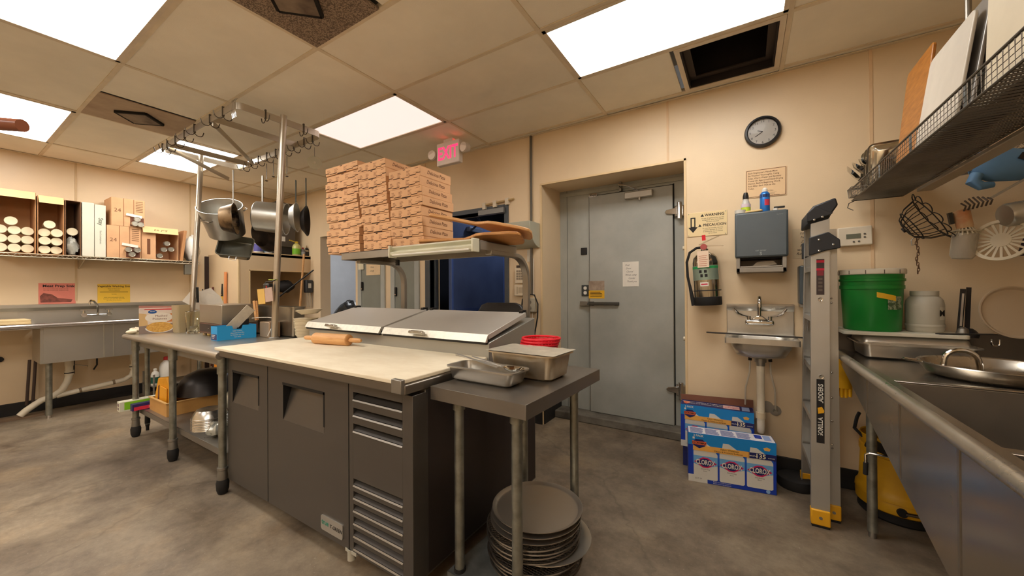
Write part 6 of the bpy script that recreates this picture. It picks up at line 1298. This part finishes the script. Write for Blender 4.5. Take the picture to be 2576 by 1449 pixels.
# foam bowls
FOAM = mat('cream_foam', (226, 212, 184), .6, var=.03)
proto = None
for k in range(12):
    lab = '%s cream foam bowl counted up from the bottom of the nested stack' % ['first', 'second', 'third', 'fourth', 'fifth', 'sixth', 'seventh', 'eighth', 'ninth', 'tenth', 'eleventh', 'topmost twelfth'][k]
    if proto is None: o = proto = MB().lathe([(.001, 0), (.062, 0), (.066, .003), (.092, .040), (.096, .041), (.096, .0435), (.090, .043), (.063, .006), (.001, .004)], 36).build('foam_bowl', FOAM)
    else: o = proto.copy(); COL.objects.link(o)
    tag(o, lab, 'bowl', 'nested foam bowls'); o.location = (-2.985+.001*math.sin(k*2), 1.655, LZ+.0005+.0115*k); s_ = .8+.012*k; o.scale = (s_, s_, 1)
o = tag(MB().lathe([(.001, 0), (.06, 0), (.10, .03), (.104, .032), (.098, .034), (.058, .005), (.001, .004)], 8).build('foam_tray', FOAM, loc=(-2.955, 1.665, LZ+.205), rot=(0, R(-6), 0)), 'octagonal foam tray lying on top of the foam bowls', 'tray')

# ---- lower shelf items
t = thing('film_carton', 'long green and white film carton sticking out of the lower shelf', 'carton', (-4.695, .935, LSZ+.0005)); B(0, .075, 0, .36, 0, .085).build('carton', mat('film_cream', (222, 220, 196), .5), t, bev=.002); B(.0751, .0758, .03, .35, .012, .078).build('green_panel', mat('film_green', (140, 206, 40), .45), t); MB().box(.012, .06, -.0008, 0, .045, .07).box(.015, .055, -.0008, 0, .015, .035).build('end_print', mat('end_grey', (140, 120, 120), .6), t)['kind'] = 'stuff'
t = thing('foil_carton', 'red and navy foil carton beside the green film carton', 'carton', (-4.612, 1.0, LSZ+.0005)); B(0, .06, 0, .30, 0, .06).build('carton', mat('foil_navy', (52, 40, 96), .45), t, bev=.002); B(.0601, .0607, .01, .29, .004, .034).build('red_panel', mat('foil_red', (222, 52, 76), .45), t); text('PLASTIC', .024, mat('foil_pink', (240, 150, 160), .5), t, (.0612, .15, .019), FACE_E, bold=.03)
t = thing('wooden_tray', 'tan cardboard tray holding the yellow folder and wok', 'tray', (-4.52, 1.105, LSZ+.0005))
q = MB(); q.box(0, .42, 0, .006, 0, .11).box(0, .42, .58, .586, 0, .11).box(0, .006, .006, .58, 0, .11).box(.414, .42, .006, .58, 0, .11).box(.006, .414, .006, .58, 0, .006); q.build('tray', mat('tray_tan', (196, 148, 84), .6, var=.08, scale=5), t)
MB().box(-.008, .428, -.008, .008, .1105, .116).box(.412, .428, .008, .594, .1105, .116).build('rim', mat('tray_rim', (222, 180, 116), .6), t)
t = thing('yellow_caddy', 'yellow plastic carrier with a slotted grip on the tan tray', 'caddy', (-4.47, 1.125, LSZ+.0075), rz=8)
q = MB(); q.prism([(0, 0), (.26, 0), (.26, .20), (.20, .30), (.05, .28), (.0, .12)], 0, .045, 'y'); o = q.build('body', mat('caddy_yellow', (238, 168, 44), .45, var=.06), t, bev=.012)
MB().prism([(.055, .08), (.075, .08), (.085, .22), (.065, .21)], -.002, .03, 'y').build('grip_slot', KRAFTIN, t); MB().prism([(.10, .06), (.22, .06), (.22, .20), (.12, .22)], -.012, .0, 'y').build('raised_pad', MATS['caddy_yellow'], t, bev=.01)
tag(MB().lathe([(.25, 0), (.245, .01), (.22, .09), (.17, .16), (.09, .20), (.001, .205), (.001, .20), (.09, .195), (.168, .156), (.216, .088), (.242, 0), (.25, 0)], 44).build('wok', mat('black_wok', (44, 40, 38), .38, .6, var=.12, scale=6), loc=(-4.29, 1.46, LSZ+.118), rot=(0, 0, 0)), 'upturned black wok resting on the tan tray', 'wok')
fp = None
for k in range(8):
    lab = '%s foil tin counted up in the upturned stack on the lower shelf' % ['first', 'second', 'third', 'fourth', 'fifth', 'sixth', 'seventh', 'topmost eighth'][k]
    if fp is None: o = fp = MB().lathe([(.118, 0), (.114, .003), (.112, .002), (.10, .034), (.085, .055), (.001, .055), (.001, .053), (.084, .053), (.098, .033), (.112, 0), (.118, 0)], 36).build('foil_tin', mat('foil_tin', (206, 202, 194), .22, .95, var=.1, scale=12, rvar=.08))
    else: o = fp.copy(); COL.objects.link(o)
    tag(o, lab, 'foil tin', 'foil tins on the lower shelf'); o.location = (-3.52+.002*math.sin(k*3), 1.205, LSZ+.0005+.0125*k)
crumple('plastic_bag', 'crinkled clear plastic wrap heaped behind the foil tins', 'plastic wrap', (-3.70, 1.47, LSZ+.115), .13, (1.3, .8, .75), mat('grey_wrap', (176, 176, 166), .2, .35, var=.2, scale=14, bump=.6, bscale=30), 5, .3)
crumple('plastic_bag', 'small clear bag hanging over the lower shelf edge', 'plastic wrap', (-3.24, 1.15, LSZ+.055), .06, (.8, .9, .8), MATS['grey_wrap'], 8, .3)

# ================================================================ LEFT WALL: prep sink
t = thing('prep_sink', 'long stainless prep sink with drainboard under the wall notices', 'sink', (XL+.006, .68, 0))
PS = mat('prep_sink_steel', (190, 184, 172), .36, .8, var=.03, scale=3, rvar=.03); V2 = lambda x, y, z: (x-XL, y-.68, z)
F0 = -6.0
MB().tube([V2(F0, -.6, .965), V2(F0, 2.06, .965)], .022, 16).build('rolled_rim', mat('sink_rim', (206, 202, 200), .2, .95, var=.04), t)
def b2(nm, m, *a, **k): return B(a[0]-XL, a[1]-XL, a[2]-.68, a[3]-.68, a[4], a[5]).build(nm, m, t, **k)
b2('drainboard', PS, XL+.03, F0, -.6, .68, .935, .955); 
q = MB()
for (y0, y1) in ((.70, 1.10), (1.17, 1.75)):
    q.box(XL+.06-XL, F0-.04-XL, y0-.68, y1-.68, .585, .59); q.box(XL+.06-XL, XL+.065-XL, y0-.68, y1-.68, .59, .95); q.box(XL+.06-XL, F0-.04-XL, y0-.68, y0+.004-.68, .59, .95); q.box(XL+.06-XL, F0-.04-XL, y1-.004-.68, y1-.68, .59, .95)
q.build('basin', PS, t)
b2('front_panel', PS, F0-.04, F0-.03, .68, 2.04, .575, .95); b2('panel_seam', mat('seam_bright', (214, 208, 190), .3, .8), F0-.03, F0-.027, 1.095, 1.105, .58, .95); b2('panel_seam', mat('seam_bright', (0, 0, 0)), F0-.03, F0-.027, 1.17, 1.178, .58, .95)
b2('side_panel', PS, XL+.06, F0-.04, .66, .68, .575, .95); b2('far_deck', PS, XL+.03, F0, 1.76, 2.06, .935, .955)
q = MB().prism([(0, .935), (.03, .935), (.03, 1.10), (.07, 1.135), (.07, 1.165), (0, 1.17)], -.6-.68, 2.06-.68, 'y'); q.build('backsplash', PS, t)
for y in (.725, 1.98): l = MB().cyl(V2(-6.12, y, .03), V2(-6.12, y, .58), .024, n=18).build('leg', GALV, t); MB().lathe([(.014, .05), (.016, .02), (.018, 0)], 12, V2(-6.12, y, 0)).build('foot', CHROME, l)
fb = MB().cyl(V2(-6.47, 1.02, 1.035), V2(-6.47, 1.22, 1.035), .010).build('faucet_bar', CHROME, t)
for y in (1.02, 1.22): MB().cyl(V2(-6.51, y, 1.035), V2(-6.44, y, 1.035), .022).cyl(V2(-6.46, y, 1.04), V2(-6.46, y, 1.09), .012).box(-6.475-XL, -6.445-XL, y-.68-.03, y-.68+.03, 1.088, 1.10).build('faucet_valve', CHROME, fb)
MB().tube([V2(-6.46, 1.13, 1.035), V2(-6.46, 1.13, 1.11), V2(-6.44, 1.12, 1.15), V2(-6.38, 1.085, 1.195), V2(-6.33, 1.055, 1.205), V2(-6.30, 1.04, 1.185), V2(-6.30, 1.04, 1.16)], .010, 12).build('spout', CHROME, fb)
MB().tube([V2(-6.32, .89, .58), V2(-6.32, .89, .40), V2(-6.32, .875, .32), V2(-6.32, .84, .24), V2(-6.32, .78, .185), V2(-6.32, .70, .16), V2(-6.32, .66, .13), V2(-6.32, .60, .08), V2(-6.32, .56, .035)], .030, 14).build('waste_pipe', PVC, t)
MB().tube([V2(-6.32, 1.40, .58), V2(-6.32, 1.40, .36), V2(-6.32, 1.38, .29), V2(-6.32, 1.32, .25), V2(-6.32, 1.26, .24), V2(-6.32, .80, .18)], .026, 14).build('waste_pipe', PVC, t)
for p in ((-6.32, .89, .44), (-6.32, 1.40, .42)): MB().cyl(V2(*p), V2(p[0], p[1], p[2]-.05), .036).cyl(V2(p[0], p[1], p[2]+.14), V2(p[0], p[1], p[2]+.05), .034).build('pipe_coupling', PVC, t); MB().cyl(V2(p[0], p[1], p[2]-.02), V2(p[0], p[1], p[2]-.03), .0375).build('clamp', RUBBER, t)
for y in (1.24, .98): MB().cyl(V2(-6.32, y, .24 if y > 1.1 else .203), V2(-6.32, y-.02, .238 if y > 1.1 else .2), .0285).build('pipe_band', mat('band_brown', (130, 112, 88), .6), t)
MB().cyl(V2(-6.30, .93, .50), V2(-6.16, 1.0, .485), .005).build('drain_lever', CHROME, t); MB().tube([V2(-6.45, 1.12, .58), V2(-6.45, 1.12, .45), V2(-6.43, 1.09, .40)], .008, 8).build('supply_pipe', BLACK, t); MB().tube([V2(-6.45, .94, .58), V2(-6.45, .94, .38)], .010, 8).build('supply_pipe', BLACK, t)
for y in (.66, .62): MB().cyl(V2(-6.5, y+.02, .58), V2(-6.5, y, .10), .012).build('supply_pipe', mat('brown_pipe', (72, 56, 48), .6), t)
tag(MB().box(0, .10, 0, .30, 0, .02).build('floor_board', mat('dirty_board', (120, 98, 76), .8, var=.2), loc=(-6.40, .42, .0003)), 'dirty flat board on the floor under the waste pipe', 'board')
tag(MB().cyl((0, 0, 0), (.02, 0, 0), .028, n=16).build('wall_plug', BLACK, loc=(XL, .455, .605)), 'round black wall plug below the drainboard', 'plug')
for k in range(3): tag(MB().prism(rrect(.30, .46, .02), 0, .022).build('cream_cutting_board', mat('cream_poly', (226, 200, 150), .5, var=.05), loc=(-6.24, .385-.004*k, .9555+.0225*k+(.006 if k else 0)), rot=(0, 0, R(1.5*k)), bev=.003), ['bottom cream cutting board on the prep sink drainboard', 'middle cream cutting board on the prep sink drainboard', 'top cream cutting board on the prep sink drainboard'][k], 'cutting board', 'cream cutting boards')
# notices
t = thing('meat_sink_notice', 'salmon pink meat prep sink notice above the sink', 'notice', (XL+.001, .842, 1.287)); B(0, .003, -.134, .134, -.115, .115).build('sheet', mat('salmon_paper', (222, 130, 112), .6, var=.04), t)
text('Meat Prep Sink', .038, INK, t, (.0034, .01, .083), FACE_E, bold=.03, ext=.0002); 
for k in range(2): text('for raw meats and seafood only', .014, BRN, t, (.0034, -.01, .052-.016*k), FACE_E, ext=.0001)
MB().prism([(-.12, -.10), (.10, -.10), (.11, -.07), (.0, -.05), (-.04, -.01), (-.10, .005), (-.125, -.03)], .003, .0034, 'x').build('picture', mat('salmon_dark', (150, 84, 70), .6, rgb2=(110, 62, 52), scale=30), t)
t = thing('vegetable_sink_notice', 'yellow vegetable washing sink notice above the faucet', 'notice', (XL+.001, 1.287, 1.278)); B(0, .003, -.139, .139, -.117, .117).build('sheet', mat('yellow_paper', (236, 190, 60), .6, var=.03), t)
text('Vegetable Washing Sink', .029, INK, t, (.0034, .0, .09), FACE_E, bold=.02, ext=.0002); B(.003, .0034, -.12, .12, .02, .024).build('rule', INK, t)
for k, (s_, z) in enumerate((('Rinse produce here', .062), ('before preparing', .044), ('Sanitize:', -.005), ('wash rinse and sanitize this sink', -.045), ('between uses and after each shift', -.062), ('by order of the kitchen', -.079))): text(s_, .0135, INK, t, (.0034, 0, z), FACE_E, ext=.0001)
# ================================================================ WALL SHELF on left wall
WSZ = 1.70; WSX = -6.22
t = thing('wall_wire_shelf', 'long white wire wall shelf loaded with cartons', 'shelf', (XL, 0, WSZ)); WW = mat('white_wire', (196, 184, 160), .4, .4)
for z in (-.004, -.035): MB().tube([(WSX-XL, -.4, z), (WSX-XL, 2.03, z)], .004, 6).build('edge_wire', WW, t)
MB().tube([(WSX-XL, -.4+2.43*i/70, -.004 if i % 2 else -.035) for i in range(71)], .0022, 5).build('truss', WW, t)
q = MB()
for i in range(95): q.tube([(0, -.4+.0256*i, -.003), (WSX-XL, -.4+.0256*i, -.003)], .0018, 4, caps=False)
o = q.build('deck_wires', WW, t); o['kind'] = 'stuff'
MB().tube([(.02, -.4, -.008), (.02, 2.03, -.008)], .004, 6).build('rear_wire', WW, t)
for y in (.0, 1.0, 1.97): MB().prism([(0, -.01), (WSX-XL-.01, -.012), (WSX-XL-.01, -.02), (0, -.13)], y-.004, y+.004, 'y').build('bracket', WW, t)
B(0, .33, 1.15, 2.0, -.002, .0).build('shelf_liner', mat('dark_liner', (70, 66, 58), .7), t)
tag(MB().box(-.03, .03, -.05, .06, -.13, 0).build('power_box', mat('power_grey', (120, 116, 104), .5, .2), loc=(-6.30, 1.93, WSZ-.045), bev=.006), 'small grey junction box hanging under the shelf end', 'box')
def open_box(lab, y0, y1, z0, z1, m, lean=0, flap=True, d=.33):
    t = thing('open_carton', lab, 'carton', (WSX-.01, y0, z0), rot=(R(lean), 0, 0)); w_, h = y1-y0, z1-z0; q = MB(); e = .005
    q.box(-d, 0, 0, e, 0, h).box(-d, 0, w_-e, w_, 0, h).box(-d, 0, e, w_-e, 0, e).box(-d, 0, e, w_-e, h-e, h).box(-d, -d+e, e, w_-e, e, h-e); o = q.build('carton', m, t)
    B(-d+e, -.02, e, w_-e, e, h-e).build('inner', KRAFTIN, t) if False else None
    if flap: MB().add([(0, .004, h), (0, w_-.004, h), (.035, w_-.008, h-.075), (.035, .008, h-.075), (.002, .004, h+.004), (.002, w_-.004, h+.004), (.038, w_-.008, h-.075), (.038, .008, h-.075)], [(3,2,1,0), (4,5,6,7), (0,1,5,4), (1,2,6,5), (2,3,7,6), (3,0,4,7)]).build('flap', mat('flap_tan', (226, 190, 134), .7), t)
    return t
open_box('big open carton of foam cups at the shelf end', .385, .655, WSZ+.001, 2.33, KRAFTD)
open_box('narrower open carton of foam cups beside the big one', .665, .845, WSZ+.001, 2.31, KRAFTD)
open_box('slim dark open carton with a bagged roll', .852, .965, WSZ+.001, 2.30, mat('dark_carton_brown', (120, 84, 56), .8), flap=False)
CUP = mat('foam_cup', (228, 214, 180), .55, var=.04); cp = None
spots = [(y, z) for z in (1.752, 1.842, 1.932) for y in (.436, .522, .606)] + [(.50, 2.02)] + [(y, z) for z in (1.752, 1.842, 1.932) for y in (.714, .796)] + [(.748, 2.02)] + [(.908, 1.965)]
for k, (y, z) in enumerate(spots):
    if cp is None:
        o = cp = MB().lathe([(.001, .001), (.036, .001), (.040, .0), (.0425, .004), (.041, .012), (.033, .16), (.001, .16)], 26).build('foam_cup', CUP)
    else: o = cp.copy(); COL.objects.link(o)
    box_ = 'the big open carton' if k < 10 else ('the narrower open carton' if k < 17 else 'the slim dark carton')
    side_ = ('' if k in (9, 16, 17) else (' at the middle', ' beside the narrower carton', ' away from the narrower carton')[(0 if abs(y-.522) < .01 else 1 if y > .55 else 2)] if k < 9 else (' beside the big carton' if y < .75 else ' beside the slim carton'))
    tag(o, 'foam cup in the %s row of %s%s' % (('bottom' if z < 1.80 else 'second' if z < 1.90 else 'third' if z < 1.96 else 'top'), box_, side_), 'cup', 'foam cups in ' + box_); o.location = (WSX-.015-.02*((k*7) % 3), y, z); o.rotation_euler = (0, R(-90+random.uniform(-3, 3)), R(random.uniform(-3, 3)))
crumple('bagged_roll', 'shiny grey plastic bag slumped in the slim dark carton', 'bag', (WSX-.06, .905, WSZ+.10), .085, (.7, .55, 1.15), MATS['grey_wrap'], 21, .25)
tag(MB().cyl((0, 0, 0), (.16, 0, 0), .042, n=24).build('paper_roll', PAPER, loc=(WSX-.02, .43, WSZ+.044-.004+.002), rot=(0, 0, R(80))), 'white paper roll lying in front of the big open carton', 'roll') if False else None
WBX = mat('white_carton', (222, 216, 196), .5, var=.03)
for k, (y0, y1, z1) in enumerate(((.972, 1.062, 2.30), (1.066, 1.152, 2.29))):
    t = thing('white_carton', ['plain white tall carton next to the printed one', 'white tall carton with printed lid name'][k], 'carton', (WSX-.30, y0, WSZ+.001)); B(0, .30, 0, y1-y0, 0, z1-WSZ).build('carton', WBX, t, bev=.003)
    if k: text('Stay', .05, mat('sage_ink', (90, 100, 84), .6), t, (.3006, .045, .40), (R(90), R(90), R(90)), ext=.0002, bold=.02); text('food containers', .024, MATS['sage_ink'], t, (.3006, .045, .22), (R(90), R(90), R(90)), ext=.0002)
def carton(lab, y0, y1, z0, z1, hole=True):
    t = thing('brown_carton', lab, 'carton', (WSX-.31, y0, z0)); w_, h = y1-y0, z1-z0
    B(0, .31, 0, w_, 0, h).build('carton', KRAFT, t, bev=.003)
    for f in (.36, .66): B(.3101, .3108, w_*f-.003, w_*f+.003, .0, h).build('tape_line', mat('tape_brown', (150, 98, 58), .6), t)
    q = MB()
    for i in range(7): q.box(.3101, .3107, w_*.72, w_*.94, h*(.92-.06*i), h*(.92-.06*i)+.006)
    o = q.build('panel_print', mat('brown_print', (0, 0, 0)), t); o['kind'] = 'stuff'
    text('24', .06, mat('brown_print', (0, 0, 0)), t, (.3106, w_*.18, h*.55), FACE_E, ext=.0001)
    if hole: B(.3101, .3106, w_*.55, w_*.97, .01, h*.36).build('torn_hole', KRAFTIN, t); MB().obox((.325, w_*.42, h*.44), (.325, w_*.9, h*.38), .004, .03).build('torn_flap', PAPER, t)
    return t
carton('brown carton with a torn hole standing on the shelf', 1.16, 1.445, WSZ+.001, 2.075)
carton('brown carton with a torn hole stacked on top of another', 1.195, 1.48, 2.076, 2.405)
t = open_box('open brown carton of round foil lids', 1.452, 1.80, WSZ+.001, 2.10, KRAFT); B(-.002, .0006, .006, .13, .006, .37).build('side_panel', KRAFT, t); B(.0007, .0012, .05, .08, .06, .25).build('side_print', mat('brown_print', (0, 0, 0)), t); text('50 CT', .05, mat('brown_print', (0, 0, 0)), t, (.026, .17, .352), (R(115), 0, R(90)), ext=.0002)
TIN = mat('can_end', (196, 192, 178), .3, .8, var=.1, scale=20); tn = None
for k, (y, z, grp) in enumerate(((1.36, 1.745, 0), (1.405, 1.80, 0), (1.33, 1.80, 0), (1.385, 2.115, 1), (1.435, 2.11, 1), (1.405, 2.17, 1), (1.62, 1.75, 2), (1.66, 1.83, 2), (1.73, 1.84, 2), (1.69, 1.91, 2))):
    if tn is None: o = tn = MB().lathe([(.001, -.004), (.022, -.004), (.026, 0), (.029, 0), (.030, -.006), (.030, -.05), (.001, -.05)], 22).build('foil_lid_roll', TIN)
    else: o = tn.copy(); COL.objects.link(o)
    bx_ = ['the lower torn carton', 'the stacked torn carton', 'the open brown carton'][grp]
    tag(o, '%s round silver lid sleeve showing in %s' % (['lower', 'upper outer', 'upper inner', 'lower inner', 'lower outer', 'topmost', 'lowest', 'second', 'outer', 'topmost'][k], bx_), 'lid sleeve', 'silver sleeves in ' + bx_); o.location = (WSX+(.012 if grp < 2 else -.04)+.035, y, z); o.rotation_euler = (0, R(90), 0)
tag(MB().box(0, .30, 0, .03, 0, .40).build('flat_carton', KRAFTD, loc=(WSX-.30, 1.815, WSZ+.001), rot=(R(-6), 0, 0), bev=.002), 'flattened carton leaning between the open carton and the bag', 'carton')
crumple('plastic_bag', 'large white plastic bag slumped at the shelf end', 'bag', (-6.33, 1.965, WSZ+.17), .15, (.9, .55, 1.15), mat('white_bag', (222, 218, 208), .35, var=.06, bump=.4, bscale=20), 31, .2)

# ================================================================ ENCLOSURE items
t = thing('electric_cabinet', 'dark grey metal cabinet on the corner enclosure', 'cabinet', (-6.2, 2.80, PZ+.0)); B(0, .36, 0, .28, .14, .80).build('case', mat('cabinet_grey', (92, 84, 76), .5, .4, var=.06), t, bev=.004); B(.02, .34, .02, .26, 0, .14).build('stand', mat('cabinet_dark', (50, 44, 42), .6), t); B(.3605, .3615, .03, .13, .22, .29).build('rating_label', PAPER, t); MB().tube([(.365, .07, .62), (.38, .09, .625), (.375, .12, .61)], .006, 6).build('latch', CHROME, t)
def bottle(name, lab, loc, r, h, m, capm, lab_m=None, cat='bottle'):
    t = thing(name, lab, cat, loc); MB().lathe([(.001, 0), (r*.94, 0), (r, .008), (r, h*.62), (r*.8, h*.76), (r*.36, h*.86), (r*.34, h*.9)], 22).build('body', m, t)
    MB().lathe([(r*.42, h*.88), (r*.42, h*.98), (r*.3, h), (.001, h)], 16).build('cap', capm, t)
    if lab_m: wrap(r*1.01, 0, 360, h*.12, h*.5, 22).build('label', lab_m, t)
    return t
YG = mat('oil_yellow', (222, 190, 50), .3)
t = bottle('oil_sprayer', 'yellow oil sprayer bottle with green label on the enclosure', (-5.72, 3.03, PZ+.001), .055, .22, mat('oil_pale', (196, 190, 120), .25), YG, mat('oil_green', (120, 180, 40), .45)); MB().obox((.0, -.0, .205), (.04, -.12, .225), .016, .010).build('trigger', YG, t)
bottle('dark_bottle', 'small dark bottle with red cap beside the oil sprayer', (-5.70, 3.115, PZ+.001), .034, .135, mat('grey_bottle', (110, 104, 104), .4), mat('cap_red', (176, 40, 40), .4), mat('bottle_grey_label', (160, 160, 160), .5))
tag(MB().cyl((0, 0, 0), (0, .0, .17), .006).build('thin_stick', mat('stick_tan', (170, 140, 96), .6), loc=(-5.70, 3.16, PZ+.001), rot=(R(-4), 0, 0)), 'thin stick standing by the dark bottle', 'stick')
t = thing('black_brush', 'black and white scrub brush at the enclosure end', 'brush', (-5.685, 3.165, PZ+.001)); B(-.02, .02, -.022, .022, 0, .075).build('block', BLACK, t); B(-.022, .022, -.02, .02, .075, .095).build('band', mat('brush_tan', (180, 160, 130), .6), t); lump(.035, 2, (.7, .6, .6), .15, 8, 12).build('bristles', BLACK, t, loc=(0, 0, .115))
bottle('cleaner_jug', 'white jug with purple label on the enclosure', (-5.76, 2.53, PZ+.001), .055, .27, mat('jug_milky', (214, 210, 200), .4), BLACK, mat('jug_purple', (86, 84, 150), .45), 'jug')
bottle('cleaner_jug', 'white jug with bright blue label on the enclosure', (-5.76, 2.65, PZ+.001), .055, .29, mat('jug_milky', (0, 0, 0)), mat('cap_blue', (40, 60, 120), .4), mat('jug_blue', (40, 150, 200), .45), 'jug')
tag(MB().box(-.06, .06, -.10, .10, 0, .06).build('black_case', BLACK, loc=(-5.66+.0-.04, 2.60+.0, PZ+.0008), bev=.01), 'low black case in front of the jugs', 'case') if False else None
tag(MB().lathe([(.001, 0), (.07, 0), (.075, .02), (.05, .05), (.001, .055)], 24).build('red_bowl', mat('coral_red', (224, 76, 64), .45), loc=(-5.76, 2.36, PZ+.001)), 'upturned coral red bowl on the enclosure', 'bowl')
for x, y, h, m, lab in ((-5.94, 2.19, 1.56, mat('orange_handle', (214, 138, 84), .55), 'thick orange wooden broom handle leaning on the enclosure'), (-6.04, 2.185, 1.40, mat('yellow_pole', (232, 184, 60), .45), 'yellow mop pole with black grip leaning on the enclosure'), (-6.33, 2.185, 1.36, mat('maroon_pole', (92, 44, 34), .5), 'dark red mop pole near the corner'), (-6.50, 2.12, 1.33, mat('lime_pole', (206, 196, 70), .5), 'thin yellow pole in the corner by the left wall')):
    t = thing('broom_handle', lab, 'broom', (x, y, 0)); r = .017 if 'thick' in lab else .012
    MB().cyl((0, 0, .10), (.0, .02, h*.9 if 'black' in lab or 'thin' in lab else h), r, n=14).build('pole', m, t)
    if 'black' in lab or 'thin' in lab: MB().cyl((0, .02, h*.88), (0, .023, h), r*1.1, r*.6, n=14).build('grip', BLACK, t)
    MB().box(-.06, .06, -.02, .03, .0, .10).build('head', mat('mop_head', (150, 136, 112), .9), t, bev=.01)
t = thing('dust_pan_stick', 'pale wooden stick leaning in the enclosure niche', 'stick', (-5.60, 2.93, 0), rot=(R(-4), R(1), 0)); MB().cyl((0, 0, 0), (0, 0, 1.85), .014, n=12).build('stick', WOOD, t)
tag(MB().cyl((-5.585, 2.72, 1.22), (-5.30, 3.05, 1.60), .010, n=12).build('black_pole', BLACK), 'black pole leaning diagonally out of the niche', 'pole')
t = thing('wall_phone', 'black handset unit with white label hanging by the niche', 'handset', (-5.60, 3.155, 1.27)); B(-.02, .06, -.08, .03, 0, .19).build('case', mat('charcoal_plastic', (52, 54, 56), .45), t, bev=.015); B(.0605, .0615, -.05, -.005, .07, .14).build('label', mat('phone_label', (200, 198, 190), .5), t)
for k in range(4): MB().tube([(.03, -.06+.03*k, .0), (.035, -.055+.028*k, -.10), (.03, -.05+.03*k, -.22)], .004, 6).build('cord', mat('grey_cord', (170, 160, 140), .6), t)
tag(lump(.12, 17, (.8, 1.1, .7), .2, 10, 14).build('black_bundle', mat('black_cloth', (30, 28, 28), .8), loc=(-5.72, 2.86, 1.36), ang=70), 'black cloth bundle hanging inside the niche', 'cloth')
# low rack near prep sink
t = thing('low_rack', 'low steel rack beside the prep sink carrying jugs', 'rack', (-6.45, 1.50, 0)); 
B(0, .42, 0, .60, .15, .16).build('shelf', STEELD, t); pass
for x in (.015, .405):
    for y in (.015, .585): MB().cyl((x, y, 0), (x, y, .30), .010, n=10).build('post', STEELD, t)
bottle('red_cap_jug', 'white plastic jug with red cap on the low rack', (-6.10, 1.63, .161), .075, .33, mat('jug_milky', (0, 0, 0)), mat('cap_red', (0, 0, 0)), None, 'jug') if False else None
t = bottle('red_cap_jug', 'white plastic jug with red cap on the low rack', (-6.13, 1.655, .161), .07, .33, mat('jug_milky', (0, 0, 0)), mat('cap_red', (0, 0, 0)), None, 'jug')
bottle('green_label_bottle', 'white bottle with dark green label on the low rack', (-6.12, 1.545, .161), .04, .20, mat('jug_milky', (0, 0, 0)), WHITE, mat('dark_green_label', (30, 84, 70), .5))
t = thing('black_crate', 'black plastic crate with orange label behind the work table', 'crate', (-5.62, 1.95, 0)); B(0, .34, 0, .26, 0, .52).build('case', mat('crate_black', (34, 32, 32), .5), t, bev=.01); B(.05, .15, -.002, 0, .34, .40).build('label', mat('orange_label', (236, 150, 40), .5), t); MB().tube([(.05, -.01, .46), (.2, -.03, .47), (.3, -.01, .46)], .006, 6).build('handle', STEELD, t)
tag(MB().cyl((-2.62, .24, 2.015), (-3.1, -.10, 2.05), .026, n=20).build('brown_bar', mat('brown_bar_wood', (136, 78, 52), .35, var=.1)), 'brown rounded bar end hanging under the ceiling light', 'bar')
for x_, y_, l_ in ((-3.02, -.045, 'thin hanger wire holding the far end of the brown bar'), (-2.74, .155, 'thin hanger wire holding the near end of the brown bar')): tag(MB().cyl((x_, y_, 2.045), (x_, y_, H), .004, n=8).build('hanger_wire', STEELD), l_, 'wire')

# ---- chair behind the prep fridge and small bumpers by the cooler alcove
t = thing('black_chair', 'black padded chair standing behind the prep fridge', 'chair', (-1.72, 2.58, 0), rz=12)
q = MB(); loft(q, [[(x*1.0, y, z) for x, y in rrect(w2, .05, .02, 3)] for z, w2 in ((.86, .40), (1.0, .44), (1.12, .42), (1.17, .36), (1.19, .26))]); q.build('backrest', mat('black_vinyl', (44, 42, 42), .4), t)
MB().prism(rrect(.44, .44, .06), .44, .50).build('seat', MATS['black_vinyl'], t, loc=(0, -.02, 0), bev=.01)
for x in (-.16, .16): MB().tube([(x, .0, .90), (x, .03, .6), (x, .02, .47)], .010, 8).build('back_post', BLACK, t)
for x in (-.18, .18):
    for y in (-.18, .14): MB().cyl((x, y, 0), (x*.95, y*.95, .44), .012, n=10).build('leg', BLACK, t)
for z, lab in ((1.62, 'upper cream rubber bumper on the cooler alcove edge'), (.90, 'lower cream rubber bumper on the cooler alcove edge')):
    tag(MB().cyl((AL1-.022, YB+.05, z), (AL1, YB+.05, z), .016, n=14).build('door_bumper', PVC), lab, 'bumper')
